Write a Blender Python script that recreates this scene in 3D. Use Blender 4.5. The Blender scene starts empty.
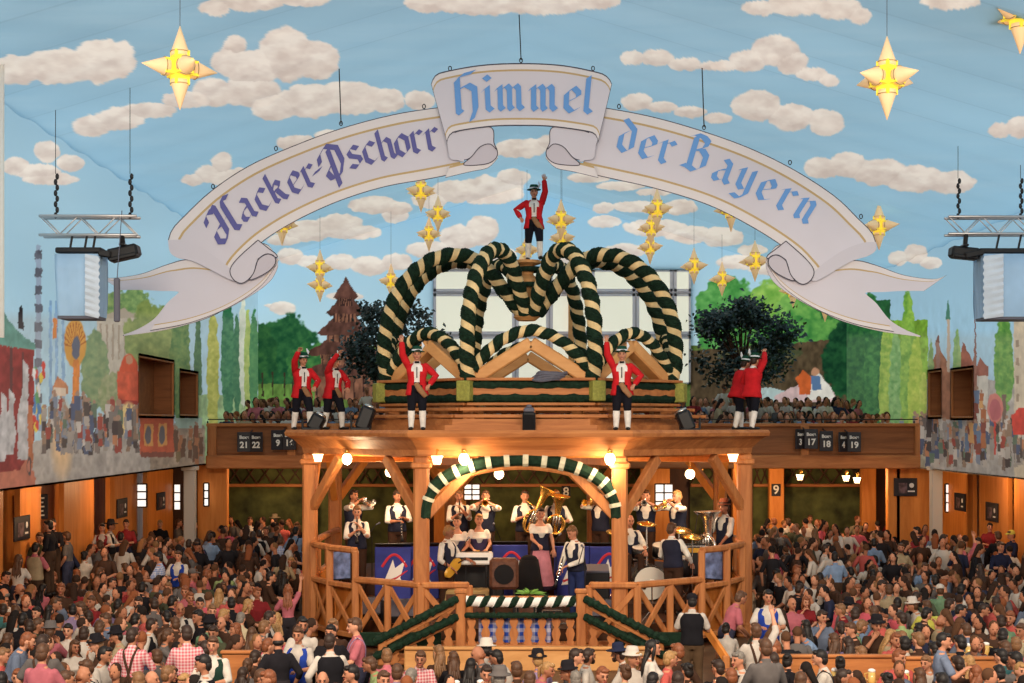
import bpy, bmesh, math, random
import numpy as np
from mathutils import Vector, Matrix

random.seed(7)
SC = bpy.context.scene
COL = SC.collection
# ------------------------------------------------------------------ camera, sky, light, exposure
F, CX, HY, CAMH = 1500.0, 512.0, 425.0, 4.5      # focal length in pixels of the 1024x683 frame, horizon row, eye height
cam_d = bpy.data.cameras.new('camera'); cam = bpy.data.objects.new('camera', cam_d); COL.objects.link(cam)
cam.location = (0, 0, CAMH); cam.rotation_euler = (math.radians(90), 0, 0)
cam_d.sensor_width = 36.0; cam_d.lens = F / 1024 * 36.0
cam_d.shift_y = (HY - 341.5) / 1024; cam_d.clip_end = 500
SC.camera = cam
world = bpy.data.worlds.new('daylight'); SC.world = world; world.use_nodes = True
WB = world.node_tree.nodes['Background']; WB.inputs[0].default_value = (1.0, 0.97, 0.93, 1); WB.inputs[1].default_value = 1.45
SC.view_settings.view_transform = 'Standard'; SC.view_settings.look = 'None'
SC.view_settings.gamma = 1.0; SC.view_settings.use_curve_mapping = False
SC.view_settings.exposure = 0.0
SC.cycles.max_bounces = 8; SC.cycles.diffuse_bounces = 4; SC.cycles.use_denoising = True
SC.cycles.caustics_reflective = False; SC.cycles.caustics_refractive = False

def lamp(name, kind, loc, energy, color=(1, 1, 1), size=1.0, rot=(0, 0, 0), sizey=None):
    d = bpy.data.lights.new(name, kind); d.energy = energy; d.color = color
    if kind == 'AREA':
        d.size = size
        d.spread = math.radians(110)
        if sizey: d.shape = 'RECTANGLE'; d.size_y = sizey
    elif kind in ('POINT', 'SPOT'): d.shadow_soft_size = size
    o = bpy.data.objects.new(name, d); COL.objects.link(o); o.location = loc; o.rotation_euler = rot
    return o
# added fill: warm area lights out of view, brightening the bandstand from the front
lamp('hall_fill', 'AREA', (-4.5, 11, 9.6), 780, (1.0, 0.82, 0.62), 5.0, (math.radians(56), 0, 0), 2.0)
lamp('hall_fill', 'AREA', (5.5, 11, 9.6), 780, (1.0, 0.82, 0.62), 5.0, (math.radians(56), 0, 0), 2.0)

# ------------------------------------------------------------------ helpers
def P(px, py, Y):
    """Point at depth Y that the photograph shows at pixel px, py."""
    return Vector(((px - CX) * Y / F, Y, CAMH - (py - HY) * Y / F))
def L(c):                                   # sRGB 0-255 -> linear
    return tuple(((x / 255 / 12.92) if x / 255 <= 0.04045 else ((x / 255 + 0.055) / 1.055) ** 2.4) for x in c[:3])
def L4(c): return L(c) + (1.0,)

class MB:
    def __init__(s): s.v = []; s.f = []; s.m = []
    def add(s, vs, fs, mat=0):
        n = len(s.v); s.v.extend([tuple(v) for v in vs])
        for f in fs: s.f.append(tuple(i + n for i in f)); s.m.append(mat)
        return s
    def merge(s, o, mat=None):
        n = len(s.v); s.v.extend(o.v); s.f.extend([tuple(i + n for i in f) for f in o.f]); s.m.extend(o.m if mat is None else [mat] * len(o.m)); return s
    def box(s, c, d, rot=None, mat=0):
        hx, hy, hz = d[0] / 2, d[1] / 2, d[2] / 2
        vs = [Vector((x, y, z)) for z in (-hz, hz) for y in (-hy, hy) for x in (-hx, hx)]
        if rot is not None: vs = [rot @ v for v in vs]
        c = Vector(c)
        return s.add([v + c for v in vs], [(0, 2, 3, 1), (4, 5, 7, 6), (0, 1, 5, 4), (2, 6, 7, 3), (0, 4, 6, 2), (1, 3, 7, 5)], mat)
    def bbox(s, c, d, rot=None, mat=0, b=0.02):          # box with chamfered edges
        bm = bmesh.new(); bmesh.ops.create_cube(bm, size=1.0)
        for v in bm.verts: v.co = Vector((v.co.x * d[0], v.co.y * d[1], v.co.z * d[2]))
        bmesh.ops.bevel(bm, geom=bm.edges[:], offset=min(b, min(d) * .3), segments=1, affect='EDGES')
        c = Vector(c); bm.verts.index_update()
        vs = [((rot @ v.co) if rot is not None else v.co) + c for v in bm.verts]
        fs = [[v.index for v in f.verts] for f in bm.faces]; bm.free()
        return s.add(vs, fs, mat)
    def beam(s, a, b, w, h, mat=0, bev=0.012):           # bar of section w (sideways) x h from a to b
        a = Vector(a); b = Vector(b); d = b - a; l = d.length; d.normalize()
        up = Vector((0, 0, 1)) if abs(d.z) < 0.98 else Vector((0, 1, 0))
        x = d.cross(up).normalized(); z = x.cross(d).normalized()
        M = Matrix((x, d, z)).transposed()
        return s.bbox((a + b) / 2, (w, l, h), M, mat, bev)
    def tube(s, pts, rads, seg=8, mat=0, cap=True, axis=None):
        pts = [Vector(p) for p in pts]; n = len(pts)
        if not isinstance(rads, (list, tuple)): rads = [rads] * n
        rads = [r if isinstance(r, (list, tuple)) else (r, r) for r in rads]
        tang = [(pts[min(i + 1, n - 1)] - pts[max(i - 1, 0)]).normalized() for i in range(n)]
        ref = Vector(axis) if axis is not None else (Vector((1, 0, 0)) if abs(tang[0].x) < .9 else Vector((0, 1, 0)))
        rings = []
        def ring(c, t, ref, ra, rb):
            x = (ref - t * ref.dot(t)).normalized(); y = t.cross(x)
            return [c + x * (ra * math.cos(2 * math.pi * k / seg)) + y * (rb * math.sin(2 * math.pi * k / seg)) for k in range(seg)], x
        if cap:
            r = ring(pts[0] - tang[0] * min(rads[0]) * .55, tang[0], ref, rads[0][0] * .62, rads[0][1] * .62)[0]; rings.append(r)
        for i in range(n):
            r, x = ring(pts[i], tang[i], ref, *rads[i]); ref = x; rings.append(r)
        if cap:
            rings.append(ring(pts[-1] + tang[-1] * min(rads[-1]) * .55, tang[-1], ref, rads[-1][0] * .62, rads[-1][1] * .62)[0])
        vs = [v for r in rings for v in r]; fs = []
        for i in range(len(rings) - 1):
            for k in range(seg):
                a = i * seg + k; b = i * seg + (k + 1) % seg
                fs.append((a, b, b + seg, a + seg))
        fs.append(tuple(reversed(range(seg)))); fs.append(tuple(range((len(rings) - 1) * seg, len(rings) * seg)))
        return s.add(vs, fs, mat)
    def ell(s, c, r, seg=10, rng=7, rot=None, mat=0, fn=None):
        c = Vector(c); vs = []; fs = []
        def put(x, y, z):
            v = Vector((x * r[0], y * r[1], z * r[2]))
            if fn: v = fn(v, x, y, z)
            if rot is not None: v = rot @ v
            vs.append(v + c)
        put(0, 0, -1)
        for i in range(1, rng):
            ph = -math.pi / 2 + math.pi * i / rng
            for k in range(seg):
                t = 2 * math.pi * k / seg; put(math.cos(ph) * math.cos(t), math.cos(ph) * math.sin(t), math.sin(ph))
        put(0, 0, 1); top = len(vs) - 1
        for k in range(seg):
            fs.append((0, 1 + (k + 1) % seg, 1 + k))
            fs.append((top, top - seg + k, top - seg + (k + 1) % seg))
        for i in range(rng - 2):
            for k in range(seg):
                a = 1 + i * seg + k; b = 1 + i * seg + (k + 1) % seg; fs.append((a, b, b + seg, a + seg))
        return s.add(vs, fs, mat)
    def lathe(s, c, prof, seg=16, axis=None, mat=0, cap=True):   # prof: (radius, height) pairs along axis
        c = Vector(c); ax = Vector(axis).normalized() if axis is not None else Vector((0, 0, 1))
        x = ax.orthogonal().normalized(); y = ax.cross(x); vs = []; fs = []
        for r, h in prof:
            for k in range(seg):
                t = 2 * math.pi * k / seg; vs.append(c + ax * h + x * (r * math.cos(t)) + y * (r * math.sin(t)))
        for i in range(len(prof) - 1):
            for k in range(seg):
                a = i * seg + k; b = i * seg + (k + 1) % seg; fs.append((a, b, b + seg, a + seg))
        if cap:
            fs.append(tuple(reversed(range(seg)))); fs.append(tuple(range((len(prof) - 1) * seg, len(prof) * seg)))
        return s.add(vs, fs, mat)
    def prism(s, poly, off, mat=0):        # polygon of 3-D points pushed along off
        n = len(poly); off = Vector(off); vs = [Vector(p) for p in poly] + [Vector(p) + off for p in poly]
        fs = [tuple(range(n)), tuple(reversed(range(n, 2 * n)))] + [(i, i + n, (i + 1) % n + n, (i + 1) % n) for i in range(n)]
        return s.add(vs, fs, mat)
    def mesh(s, name, mats, smooth=False, fix=True):
        me = bpy.data.meshes.new(name); me.from_pydata(s.v, [], s.f)
        for m in mats: me.materials.append(m)
        me.polygons.foreach_set('material_index', s.m)
        if fix:
            bm = bmesh.new(); bm.from_mesh(me); bmesh.ops.recalc_face_normals(bm, faces=bm.faces); bm.to_mesh(me); bm.free()
        if smooth: me.polygons.foreach_set('use_smooth', [True] * len(me.polygons))
        me.update(); return me
    def build(s, name, mats, parent=None, smooth=False, color=None):
        if not isinstance(mats, (list, tuple)): mats = [mats]
        return link(name, s.mesh(name, mats, smooth), parent, color)

def link(name, me, parent=None, color=None):
    o = bpy.data.objects.new(name, me); COL.objects.link(o)
    if parent is not None: o.parent = parent
    if color is not None: o.color = tuple(color[:3]) + (1.0,)
    return o
def tag(o, label, cat, group=None, kind=None):
    o['label'] = label; o['category'] = cat
    if group: o['group'] = group
    if kind: o['kind'] = kind
    return o
def thing(name, label, cat, loc=(0, 0, 0), rz=0, group=None):
    o = bpy.data.objects.new(name, None); COL.objects.link(o); o.location = loc; o.rotation_euler = (0, 0, rz); o.empty_display_size = .1
    return tag(o, label, cat, group)
def struct(o, label=None, cat=None):
    o['kind'] = 'structure'
    if label: o['label'] = label
    if cat: o['category'] = cat
    return o
def copy_tree(o, parent=None):
    c = o.copy(); COL.objects.link(c); c.parent = parent
    for ch in list(o.children): copy_tree(ch, c)
    return c
def rotz(a): return Matrix.Rotation(a, 3, 'Z')

# ------------------------------------------------------------------ materials
def mat(name, color, rough=0.6, metal=0.0, objcol=False, noise=0.0, nscale=8.0, emit=None, estr=1.0, bump=0.0, spec=0.3, attr=None, transl=0.0):
    m = bpy.data.materials.new(name); m.use_nodes = True; nt = m.node_tree; N = nt.nodes; K = nt.links
    b = N['Principled BSDF']; b.inputs['Roughness'].default_value = rough; b.inputs['Metallic'].default_value = metal
    b.inputs['Specular IOR Level'].default_value = spec
    src = None
    if objcol: n = N.new('ShaderNodeObjectInfo'); src = n.outputs['Color']
    elif attr: n = N.new('ShaderNodeVertexColor'); n.layer_name = attr; src = n.outputs['Color']
    else: b.inputs['Base Color'].default_value = tuple(color[:3]) + (1,)
    if noise or bump:
        tc = N.new('ShaderNodeTexCoord'); nz = N.new('ShaderNodeTexNoise'); nz.inputs['Scale'].default_value = nscale; nz.inputs['Detail'].default_value = 3
        K.new(tc.outputs['Object'], nz.inputs['Vector'])
        if noise:
            mx = N.new('ShaderNodeMix'); mx.data_type = 'RGBA'; mx.blend_type = 'MULTIPLY'; mx.inputs[0].default_value = 1.0
            rp = N.new('ShaderNodeMapRange'); rp.inputs[1].default_value = .3; rp.inputs[2].default_value = .7; rp.inputs[3].default_value = 1 - noise; rp.inputs[4].default_value = 1 + noise * .4
            K.new(nz.outputs['Fac'], rp.inputs[0]); K.new(rp.outputs[0], mx.inputs[7])
            if src is not None: K.new(src, mx.inputs[6])
            else: mx.inputs[6].default_value = tuple(color[:3]) + (1,)
            src = mx.outputs[2]
        if bump:
            bp = N.new('ShaderNodeBump'); bp.inputs['Strength'].default_value = bump; bp.inputs['Distance'].default_value = .02
            K.new(nz.outputs['Fac'], bp.inputs['Height']); K.new(bp.outputs[0], b.inputs['Normal'])
    if src is not None: K.new(src, b.inputs['Base Color'])
    if emit is not None:
        b.inputs['Emission Color'].default_value = tuple(emit[:3]) + (1,); b.inputs['Emission Strength'].default_value = estr
    if transl:
        tr = N.new('ShaderNodeBsdfTranslucent'); ms = N.new('ShaderNodeMixShader'); ms.inputs[0].default_value = transl
        if src is not None: K.new(src, tr.inputs[0])
        else: tr.inputs[0].default_value = tuple(color[:3]) + (1,)
        K.new(b.outputs[0], ms.inputs[1]); K.new(tr.outputs[0], ms.inputs[2]); K.new(ms.outputs[0], N['Material Output'].inputs[0])
    return m
def wood(name, c1, c2, scale=6.0, rough=.55, stretch=(1, 1, .12)):
    m = bpy.data.materials.new(name); m.use_nodes = True; nt = m.node_tree; N = nt.nodes; K = nt.links; b = N['Principled BSDF']
    b.inputs['Roughness'].default_value = rough; b.inputs['Specular IOR Level'].default_value = .25
    tc = N.new('ShaderNodeTexCoord'); mp = N.new('ShaderNodeMapping'); mp.inputs['Scale'].default_value = stretch
    nz = N.new('ShaderNodeTexNoise'); nz.inputs['Scale'].default_value = scale; nz.inputs['Detail'].default_value = 5; nz.inputs['Roughness'].default_value = .65
    nz.inputs['Distortion'].default_value = .6
    cr = N.new('ShaderNodeValToRGB'); cr.color_ramp.elements[0].color = tuple(c1) + (1,); cr.color_ramp.elements[1].color = tuple(c2) + (1,)
    cr.color_ramp.elements[0].position = .3; cr.color_ramp.elements[1].position = .7
    K.new(tc.outputs['Object'], mp.inputs[0]); K.new(mp.outputs[0], nz.inputs['Vector']); K.new(nz.outputs['Fac'], cr.inputs[0]); K.new(cr.outputs[0], b.inputs['Base Color'])
    bp = N.new('ShaderNodeBump'); bp.inputs['Strength'].default_value = .12; K.new(nz.outputs['Fac'], bp.inputs['Height']); K.new(bp.outputs[0], b.inputs['Normal'])
    return m
def check_mat(name, scale):                 # woven check: the object's colour crossed with white
    m = bpy.data.materials.new(name); m.use_nodes = True; nt = m.node_tree; N = nt.nodes; K = nt.links; b = N['Principled BSDF']; b.inputs['Roughness'].default_value = .9
    b.inputs['Specular IOR Level'].default_value = .1
    tc = N.new('ShaderNodeTexCoord'); sep = N.new('ShaderNodeSeparateXYZ'); K.new(tc.outputs['Object'], sep.inputs[0])
    outs = []
    for ax in (0, 2):
        mu = N.new('ShaderNodeMath'); mu.operation = 'MULTIPLY'; mu.inputs[1].default_value = scale; K.new(sep.outputs[ax], mu.inputs[0])
        fr = N.new('ShaderNodeMath'); fr.operation = 'FRACT'; K.new(mu.outputs[0], fr.inputs[0])
        gt = N.new('ShaderNodeMath'); gt.operation = 'GREATER_THAN'; gt.inputs[1].default_value = .5; K.new(fr.outputs[0], gt.inputs[0]); outs.append(gt)
    ad = N.new('ShaderNodeMath'); ad.operation = 'ADD'; K.new(outs[0].outputs[0], ad.inputs[0]); K.new(outs[1].outputs[0], ad.inputs[1])
    mu = N.new('ShaderNodeMath'); mu.operation = 'MULTIPLY'; mu.inputs[1].default_value = .3; K.new(ad.outputs[0], mu.inputs[0])
    oi = N.new('ShaderNodeObjectInfo'); mx = N.new('ShaderNodeMix'); mx.data_type = 'RGBA'; mx.inputs[7].default_value = (.75, .7, .68, 1)
    K.new(mu.outputs[0], mx.inputs[0]); K.new(oi.outputs['Color'], mx.inputs[6]); K.new(mx.outputs[2], b.inputs['Base Color'])
    return m

M = {}
M['wood'] = wood('larch_wood', L((150, 88, 48)), L((196, 128, 74)))
M['wood_h'] = wood('larch_wood_lying', L((150, 88, 48)), L((196, 128, 74)), stretch=(.12, 1, 1))
M['wood_o'] = wood('orange_board', L((196, 114, 46)), L((222, 142, 66)), 5.0)
M['wood_b'] = wood('brown_board', L((120, 72, 40)), L((160, 100, 58)), 5.0, stretch=(.1, 1, 1))
M['wood_pale'] = wood('spruce_board', L((196, 138, 82)), L((224, 168, 108)), 4.0, stretch=(.15, .3, .6))
M['wood_d'] = wood('dark_board', L((58, 36, 22)), L((84, 52, 32)), 5.0)
M['table'] = wood('table_board', L((170, 112, 60)), L((200, 140, 84)), 4.0, stretch=(.15, 1, 1))
M['skin'] = mat('skin', (0, 0, 0), .55, objcol=True, spec=.25)
M['eye'] = mat('eye_dark', L((40, 26, 20)), .3)
M['lip'] = mat('lips', L((150, 70, 62)), .5)
M['shoe'] = mat('shoe_leather', L((24, 20, 20)), .5)
M['cloth'] = mat('cloth', (0, 0, 0), .9, objcol=True, noise=.18, nscale=9, spec=.1)
M['check'] = check_mat('checked_cloth', 22)
M['bigcheck'] = check_mat('gingham_cloth', 9)
M['hair'] = mat('hair', (0, 0, 0), .5, objcol=True, noise=.35, nscale=30, spec=.3)
M['felt'] = mat('felt', (0, 0, 0), .95, objcol=True, spec=.1)
M['brass'] = mat('brass', L((222, 178, 92)), .25, .9)
M['silver'] = mat('silver_plate', L((205, 200, 192)), .22, .9)
M['black'] = mat('black_metal', L((26, 25, 27)), .45)
M['blackcloth'] = mat('black_cloth', L((20, 18, 20)), .95)
M['alu'] = mat('aluminium', L((185, 182, 182)), .35, .7)
M['white'] = mat('white_paint', L((232, 228, 222)), .6)
M['green'] = mat('garland_green', L((26, 48, 34)), .8, noise=.5, nscale=14, spec=.15)
M['gold'] = mat('gold_ribbon', L((232, 204, 150)), .4, noise=.2, nscale=5, spec=.4)
M['bulb'] = mat('lit_bulb', (1, 1, 1), emit=L((255, 226, 160)), estr=14)
M['bulb2'] = mat('lit_lamp_glass', (1, 1, 1), emit=L((255, 214, 150)), estr=5)
M['glass'] = mat('mug_glass', L((206, 170, 96)), .08, spec=.6)
M['greymetal'] = mat('grey_grille', L((92, 92, 104)), .6)
M['paper'] = mat('paper', (0, 0, 0), .8, objcol=True, spec=.1)
# ------------------------------------------------------------------ the tent: painted canvas roof and walls
XL, XR, YB = -8.8, 11.6, 52.0          # left wall, right wall, back wall
XG, YG = 0.2, 42.8                     # ridge line, gallery front
RZ, RP = 12.75, 0.30                   # ridge height, roof pitch
def roofz(x): return RZ - RP * np.abs(x - XG)

def _hash(ix, iy, s):
    h = (ix.astype(np.int64) * 374761393 + iy.astype(np.int64) * 668265263 + s * 974711) & 0x7fffffff
    h = ((h ^ (h >> 13)) * 1274126177) & 0x7fffffff
    return ((h ^ (h >> 16)) & 0xffff) / 65535.0
def vnoise(x, y, s=0):
    ix = np.floor(x); iy = np.floor(y); fx = x - ix; fy = y - iy
    fx = fx * fx * (3 - 2 * fx); fy = fy * fy * (3 - 2 * fy)
    a = _hash(ix, iy, s); b = _hash(ix + 1, iy, s); c = _hash(ix, iy + 1, s); d = _hash(ix + 1, iy + 1, s)
    return (a * (1 - fx) + b * fx) * (1 - fy) + (c * (1 - fx) + d * fx) * fy
def fnoise(x, y, s=0, o=3):
    r = 0; a = .5
    for i in range(o): r = r + a * vnoise(x * 2 ** i, y * 2 ** i, s + i * 17); a *= .5
    return r / (1 - .5 ** o)

class Mural:
    """Colours for the points of a canvas sheet; x, y are the sheet's points in the mural painter's own drawing plane."""
    def __init__(s, pts):
        s.x = CX + F * pts[:, 0] / pts[:, 1]; s.y = HY - F * (pts[:, 2] - CAMH) / pts[:, 1]
        x0, y0 = s.x.copy(), s.y.copy()            # an unsteady hand: edges wander a little
        s.x = x0 + (fnoise(x0 / 5, y0 / 5, 71) - .5) * 2.2; s.y = y0 + (fnoise(x0 / 5, y0 / 5, 83) - .5) * 2.6
        s.c = np.zeros((len(pts), 3))
    def fill(s, top, bot, y0, y1):
        t = np.clip((s.y - y0) / (y1 - y0), 0, 1)[:, None]; s.c[:] = np.array(top) * (1 - t) + np.array(bot) * t
    def put(s, m, col):
        m = np.clip(m, 0, 1)[:, None]; s.c[:] = s.c * (1 - m) + np.array(col) * m
    def win(s, x0, y0, x1, y1):
        return np.nonzero((s.x > x0) & (s.x < x1) & (s.y > y0) & (s.y < y1))[0]
    def sub(s, i, m, col):
        m = np.clip(m, 0, 1)[:, None]; s.c[i] = s.c[i] * (1 - m) + np.array(col) * m
    def poly(s, pts, col, mott=0, seed=3, soft=None):
        xs = [p[0] for p in pts]; ys = [p[1] for p in pts]
        i = s.win(min(xs), min(ys), max(xs), max(ys))
        if not len(i): return
        x = s.x[i]; y = s.y[i]; ins = np.zeros(len(i), bool); n = len(pts)
        for a in range(n):
            x0, y0 = pts[a]; x1, y1 = pts[(a + 1) % n]
            if y0 == y1: continue
            ins ^= ((y0 > y) != (y1 > y)) & (x < (x1 - x0) * (y - y0) / (y1 - y0) + x0)
        c = np.array(col, float)[None, :].repeat(len(i), 0)
        if mott: c = c * (1 - mott + 2 * mott * fnoise(x / 4, y / 7, seed))[:, None]
        m = ins.astype(float)[:, None]; s.c[i] = s.c[i] * (1 - m) + c * m
    def rect(s, x0, y0, x1, y1, col, mott=0): s.poly([(x0, y0), (x1, y0), (x1, y1), (x0, y1)], col, mott)
    def ell(s, cx, cy, rx, ry, col, soft=.15):
        i = s.win(cx - rx * 1.3, cy - ry * 1.3, cx + rx * 1.3, cy + ry * 1.3)
        d = ((s.x[i] - cx) / rx) ** 2 + ((s.y[i] - cy) / ry) ** 2
        s.sub(i, (1 + soft - d) / (2 * soft), col)
    def blob(s, cx, cy, rx, ry, dark, light, seed=1, grain=5, ragged=.5):      # a painted tree
        i = s.win(cx - rx * 1.5, cy - ry * 1.5, cx + rx * 1.5, cy + ry * 1.5)
        if not len(i): return
        x = s.x[i]; y = s.y[i]
        d = ((x - cx) / rx) ** 2 + ((y - cy) / ry) ** 2 + ragged * (fnoise(x / grain / 1.6, y / grain / 1.6, seed) - .5) * 2
        t = np.clip(fnoise(x / grain, y / grain, seed + 5) * 1.5 - .25, 0, 1)[:, None]
        c = np.array(dark) * (1 - t) + np.array(light) * t
        m = np.clip((1.06 - d) / .12, 0, 1)[:, None]; s.c[i] = s.c[i] * (1 - m) + c * m
    def cloud(s, puffs, seed=1, warm=1.0):
        x0 = min(p[0] - p[2] * 1.4 for p in puffs); x1 = max(p[0] + p[2] * 1.4 for p in puffs)
        y0 = min(p[1] - p[3] * 1.6 for p in puffs); y1 = max(p[1] + p[3] * 1.6 for p in puffs)
        i = s.win(x0, y0, x1, y1)
        if not len(i): return
        x = s.x[i]; y = s.y[i]; best = np.full(len(i), -9.0); sh = np.zeros(len(i))
        wob = (fnoise(x / 9, y / 7, seed) - .5)
        for cx, cy, rx, ry in puffs:
            d = 1 - ((x - cx) / rx) ** 2 - ((y - cy) / ry) ** 2 + wob * .55
            g = d > best; best = np.where(g, d, best); sh = np.where(g, (y - cy) / ry, sh)
        n = fnoise(x / 14, y / 7, seed + 9); t = np.clip(.42 + .38 * sh + (n - .5) * 1.5, 0, 1)[:, None]
        c = np.array((246, 237, 227.)) * (1 - t) + np.array((214, 199, 190.)) * t
        rim = np.clip((.22 - best) / .2, 0, 1)[:, None] * .35
        c = c * (1 - rim) + np.array((206, 205, 206.)) * rim
        m = np.clip(best / .1, 0, 1)[:, None] * .96; s.c[i] = s.c[i] * (1 - m) + c * m
    def crowd(s, x0, y0, x1, y1, n, h, seed, cols):
        r = random.Random(seed)
        for k in range(n):
            x = r.uniform(x0, x1); y = r.uniform(y0, y1); hh = h * r.uniform(.75, 1.15); w = hh * .085
            c = r.choice(cols); c2 = r.choice(cols)
            s.poly([(x - w, y), (x - w * 1.1, y - hh * .8), (x + w * 1.1, y - hh * .8), (x + w, y)], c)
            s.rect(x - w, y - hh * .35, x + w, y, c2)
            s.ell(x, y - hh * .88, w * .7, hh * .075, (160, 124, 102))

CLOUDS = [
 [(18, 70, 28, 15), (60, 66, 42, 19), (100, 61, 34, 23), (117, 60, 20, 20)],
 [(215, 8, 16, 9), (250, 0, 35, 12), (300, -2, 35, 9)],
 [(228, 62, 18, 15), (252, 68, 28, 20), (286, 54, 27, 28), (318, 60, 22, 20), (213, 92, 22, 15), (250, 92, 32, 16), (235, 45, 12, 10)],
 [(275, 108, 27, 13), (310, 101, 35, 17), (350, 98, 36, 18), (387, 101, 18, 13), (420, 100, 16, 10)],
 [(92, 126, 20, 11), (118, 119, 26, 12), (150, 110, 28, 8), (186, 100, 26, 9)],
 [(15, 166, 15, 9), (47, 152, 13, 12), (38, 172, 25, 9), (70, 163, 15, 9), (50, 179, 30, 7)],
 [(193, 180, 12, 6), (222, 163, 11, 12), (208, 174, 14, 9), (226, 177, 22, 8), (239, 173, 10, 6)],
 [(296, 142, 20, 8), (330, 135, 15, 6)],
 [(430, 3, 26, 10), (480, 5, 45, 11), (540, 4, 50, 12), (596, 1, 25, 8)],
 [(633, 58, 13, 8), (657, 58, 18, 9), (685, 64, 18, 7), (712, 66, 14, 5)],
 [(725, 66, 15, 6), (748, 61, 20, 11), (776, 51, 26, 16), (792, 62, 17, 13), (812, 74, 17, 7), (829, 80, 11, 7)],
 [(758, 8, 18, 8), (795, 5, 30, 11), (838, 9, 26, 11), (860, 16, 12, 9)],
 [(637, 102, 16, 9), (662, 107, 16, 6), (690, 112, 18, 6), (718, 118, 15, 6), (756, 106, 26, 16), (792, 117, 24, 14), (826, 122, 19, 14)],
 [(822, 168, 20, 11), (848, 165, 20, 13), (880, 172, 30, 14), (916, 179, 32, 14), (952, 182, 24, 12)],
 [(950, 1, 32, 9)],
 [(1000, 130, 12, 8), (1020, 127, 16, 11)],
 [(475, 152, 30, 8), (520, 148, 28, 10), (550, 142, 14, 8)],
 [(395, 215, 14, 8), (452, 192, 22, 12), (490, 190, 36, 15), (512, 178, 18, 10), (430, 200, 20, 9)],
 [(430, 250, 25, 9), (460, 238, 20, 14), (482, 230, 18, 16), (470, 262, 40, 10), (500, 255, 18, 8)],
 [(284, 240, 18, 6), (306, 231, 34, 11), (340, 226, 26, 13), (374, 205, 26, 9), (398, 208, 14, 7), (356, 232, 26, 8)],
 [(290, 256, 14, 9), (310, 262, 14, 7), (340, 262, 16, 8), (368, 266, 20, 10), (396, 262, 16, 9)],
 [(588, 178, 22, 5), (620, 186, 26, 5), (655, 192, 20, 4)],
 [(604, 208, 11, 6), (640, 207, 30, 6), (680, 207, 18, 8)],
 [(655, 228, 34, 9), (690, 235, 26, 9), (722, 237, 24, 10), (604, 222, 18, 6)],
 [(590, 262, 36, 7), (625, 250, 22, 7)],
 [(740, 262, 24, 8), (772, 268, 26, 8), (752, 250, 16, 6)],
 [(898, 258, 10, 8), (915, 254, 12, 10), (931, 263, 12, 6)],
 [(345, 296, 20, 4), (280, 306, 16, 3)],
]
SKY_T, SKY_B = (149, 187, 210), (157, 205, 233)
PEOPLE = [(70, 60, 56), (120, 110, 104), (96, 84, 80), (176, 166, 156), (140, 112, 92), (150, 140, 134), (150, 60, 50), (70, 80, 110), (200, 190, 180), (60, 50, 50), (120, 130, 150), (190, 120, 80), (90, 110, 90), (160, 150, 140)]

def sheet(name, fn, us, vs, paint, material, hole=None, label=None):
    U, V = np.meshgrid(us, vs); pts = fn(U.ravel(), V.ravel()); nu, nv = len(us), len(vs)
    mu = Mural(pts); paint(mu)
    c = np.clip(mu.c / 255.0, 0, 1); lin = np.where(c <= .04045, c / 12.92, ((c + .055) / 1.055) ** 2.4)
    idx = np.arange(nu * nv).reshape(nv, nu)
    q = np.stack([idx[:-1, :-1].ravel(), idx[:-1, 1:].ravel(), idx[1:, 1:].ravel(), idx[1:, :-1].ravel()], 1)
    if hole is not None:
        cen = pts[q].mean(1); q = q[~hole(cen)]
    me = bpy.data.meshes.new(name)
    me.vertices.add(len(pts)); me.vertices.foreach_set('co', pts.astype(np.float32).ravel())
    me.loops.add(q.size); me.loops.foreach_set('vertex_index', q.ravel().astype(np.int32))
    me.polygons.add(len(q)); me.polygons.foreach_set('loop_start', np.arange(0, q.size, 4, dtype=np.int32))
    me.polygons.foreach_set('use_smooth', [True] * len(q))
    at = me.color_attributes.new('paint', 'FLOAT_COLOR', 'POINT')
    at.data.foreach_set('color', np.concatenate([lin, np.ones((len(lin), 1))], 1).astype(np.float32).ravel())
    me.materials.append(material); me.update(); me.validate()
    return struct(link(name, me), label)

M['canvas_roof'] = mat('painted_roof_canvas', (1, 1, 1), .85, attr='paint', spec=.1, transl=.5, bump=.05, nscale=1.5)
M['canvas'] = mat('painted_wall_canvas', (1, 1, 1), .85, attr='paint', spec=.1, transl=.5)
M['canvas_plain'] = mat('plain_canvas', L((238, 234, 228)), .9, spec=.1, transl=.55)

def paint_roof(m):
    m.fill(SKY_T, SKY_B, 0, 290)
    X = (m.x - CX); n = fnoise(m.x / 160, m.y / 60, 4)
    m.c *= (.955 + .09 * n)[:, None]
    strip = np.floor((m.seam) / 1.7); m.c *= (1 + .035 * (_hash(strip, strip * 0 + 3, 5) - .5))[:, None]
    fr = np.abs((m.seam / 1.7) % 1 - .5); m.c *= (1 - .05 * (fr > .487))[:, None]
    hz = np.clip(fnoise(m.x / 130, m.y / 9, 12) * 1.6 - .75, 0, 1) * .22; m.put(hz, (205, 225, 236))
    for k, cl in enumerate(CLOUDS): m.cloud(cl, k * 3 + 1)

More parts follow.
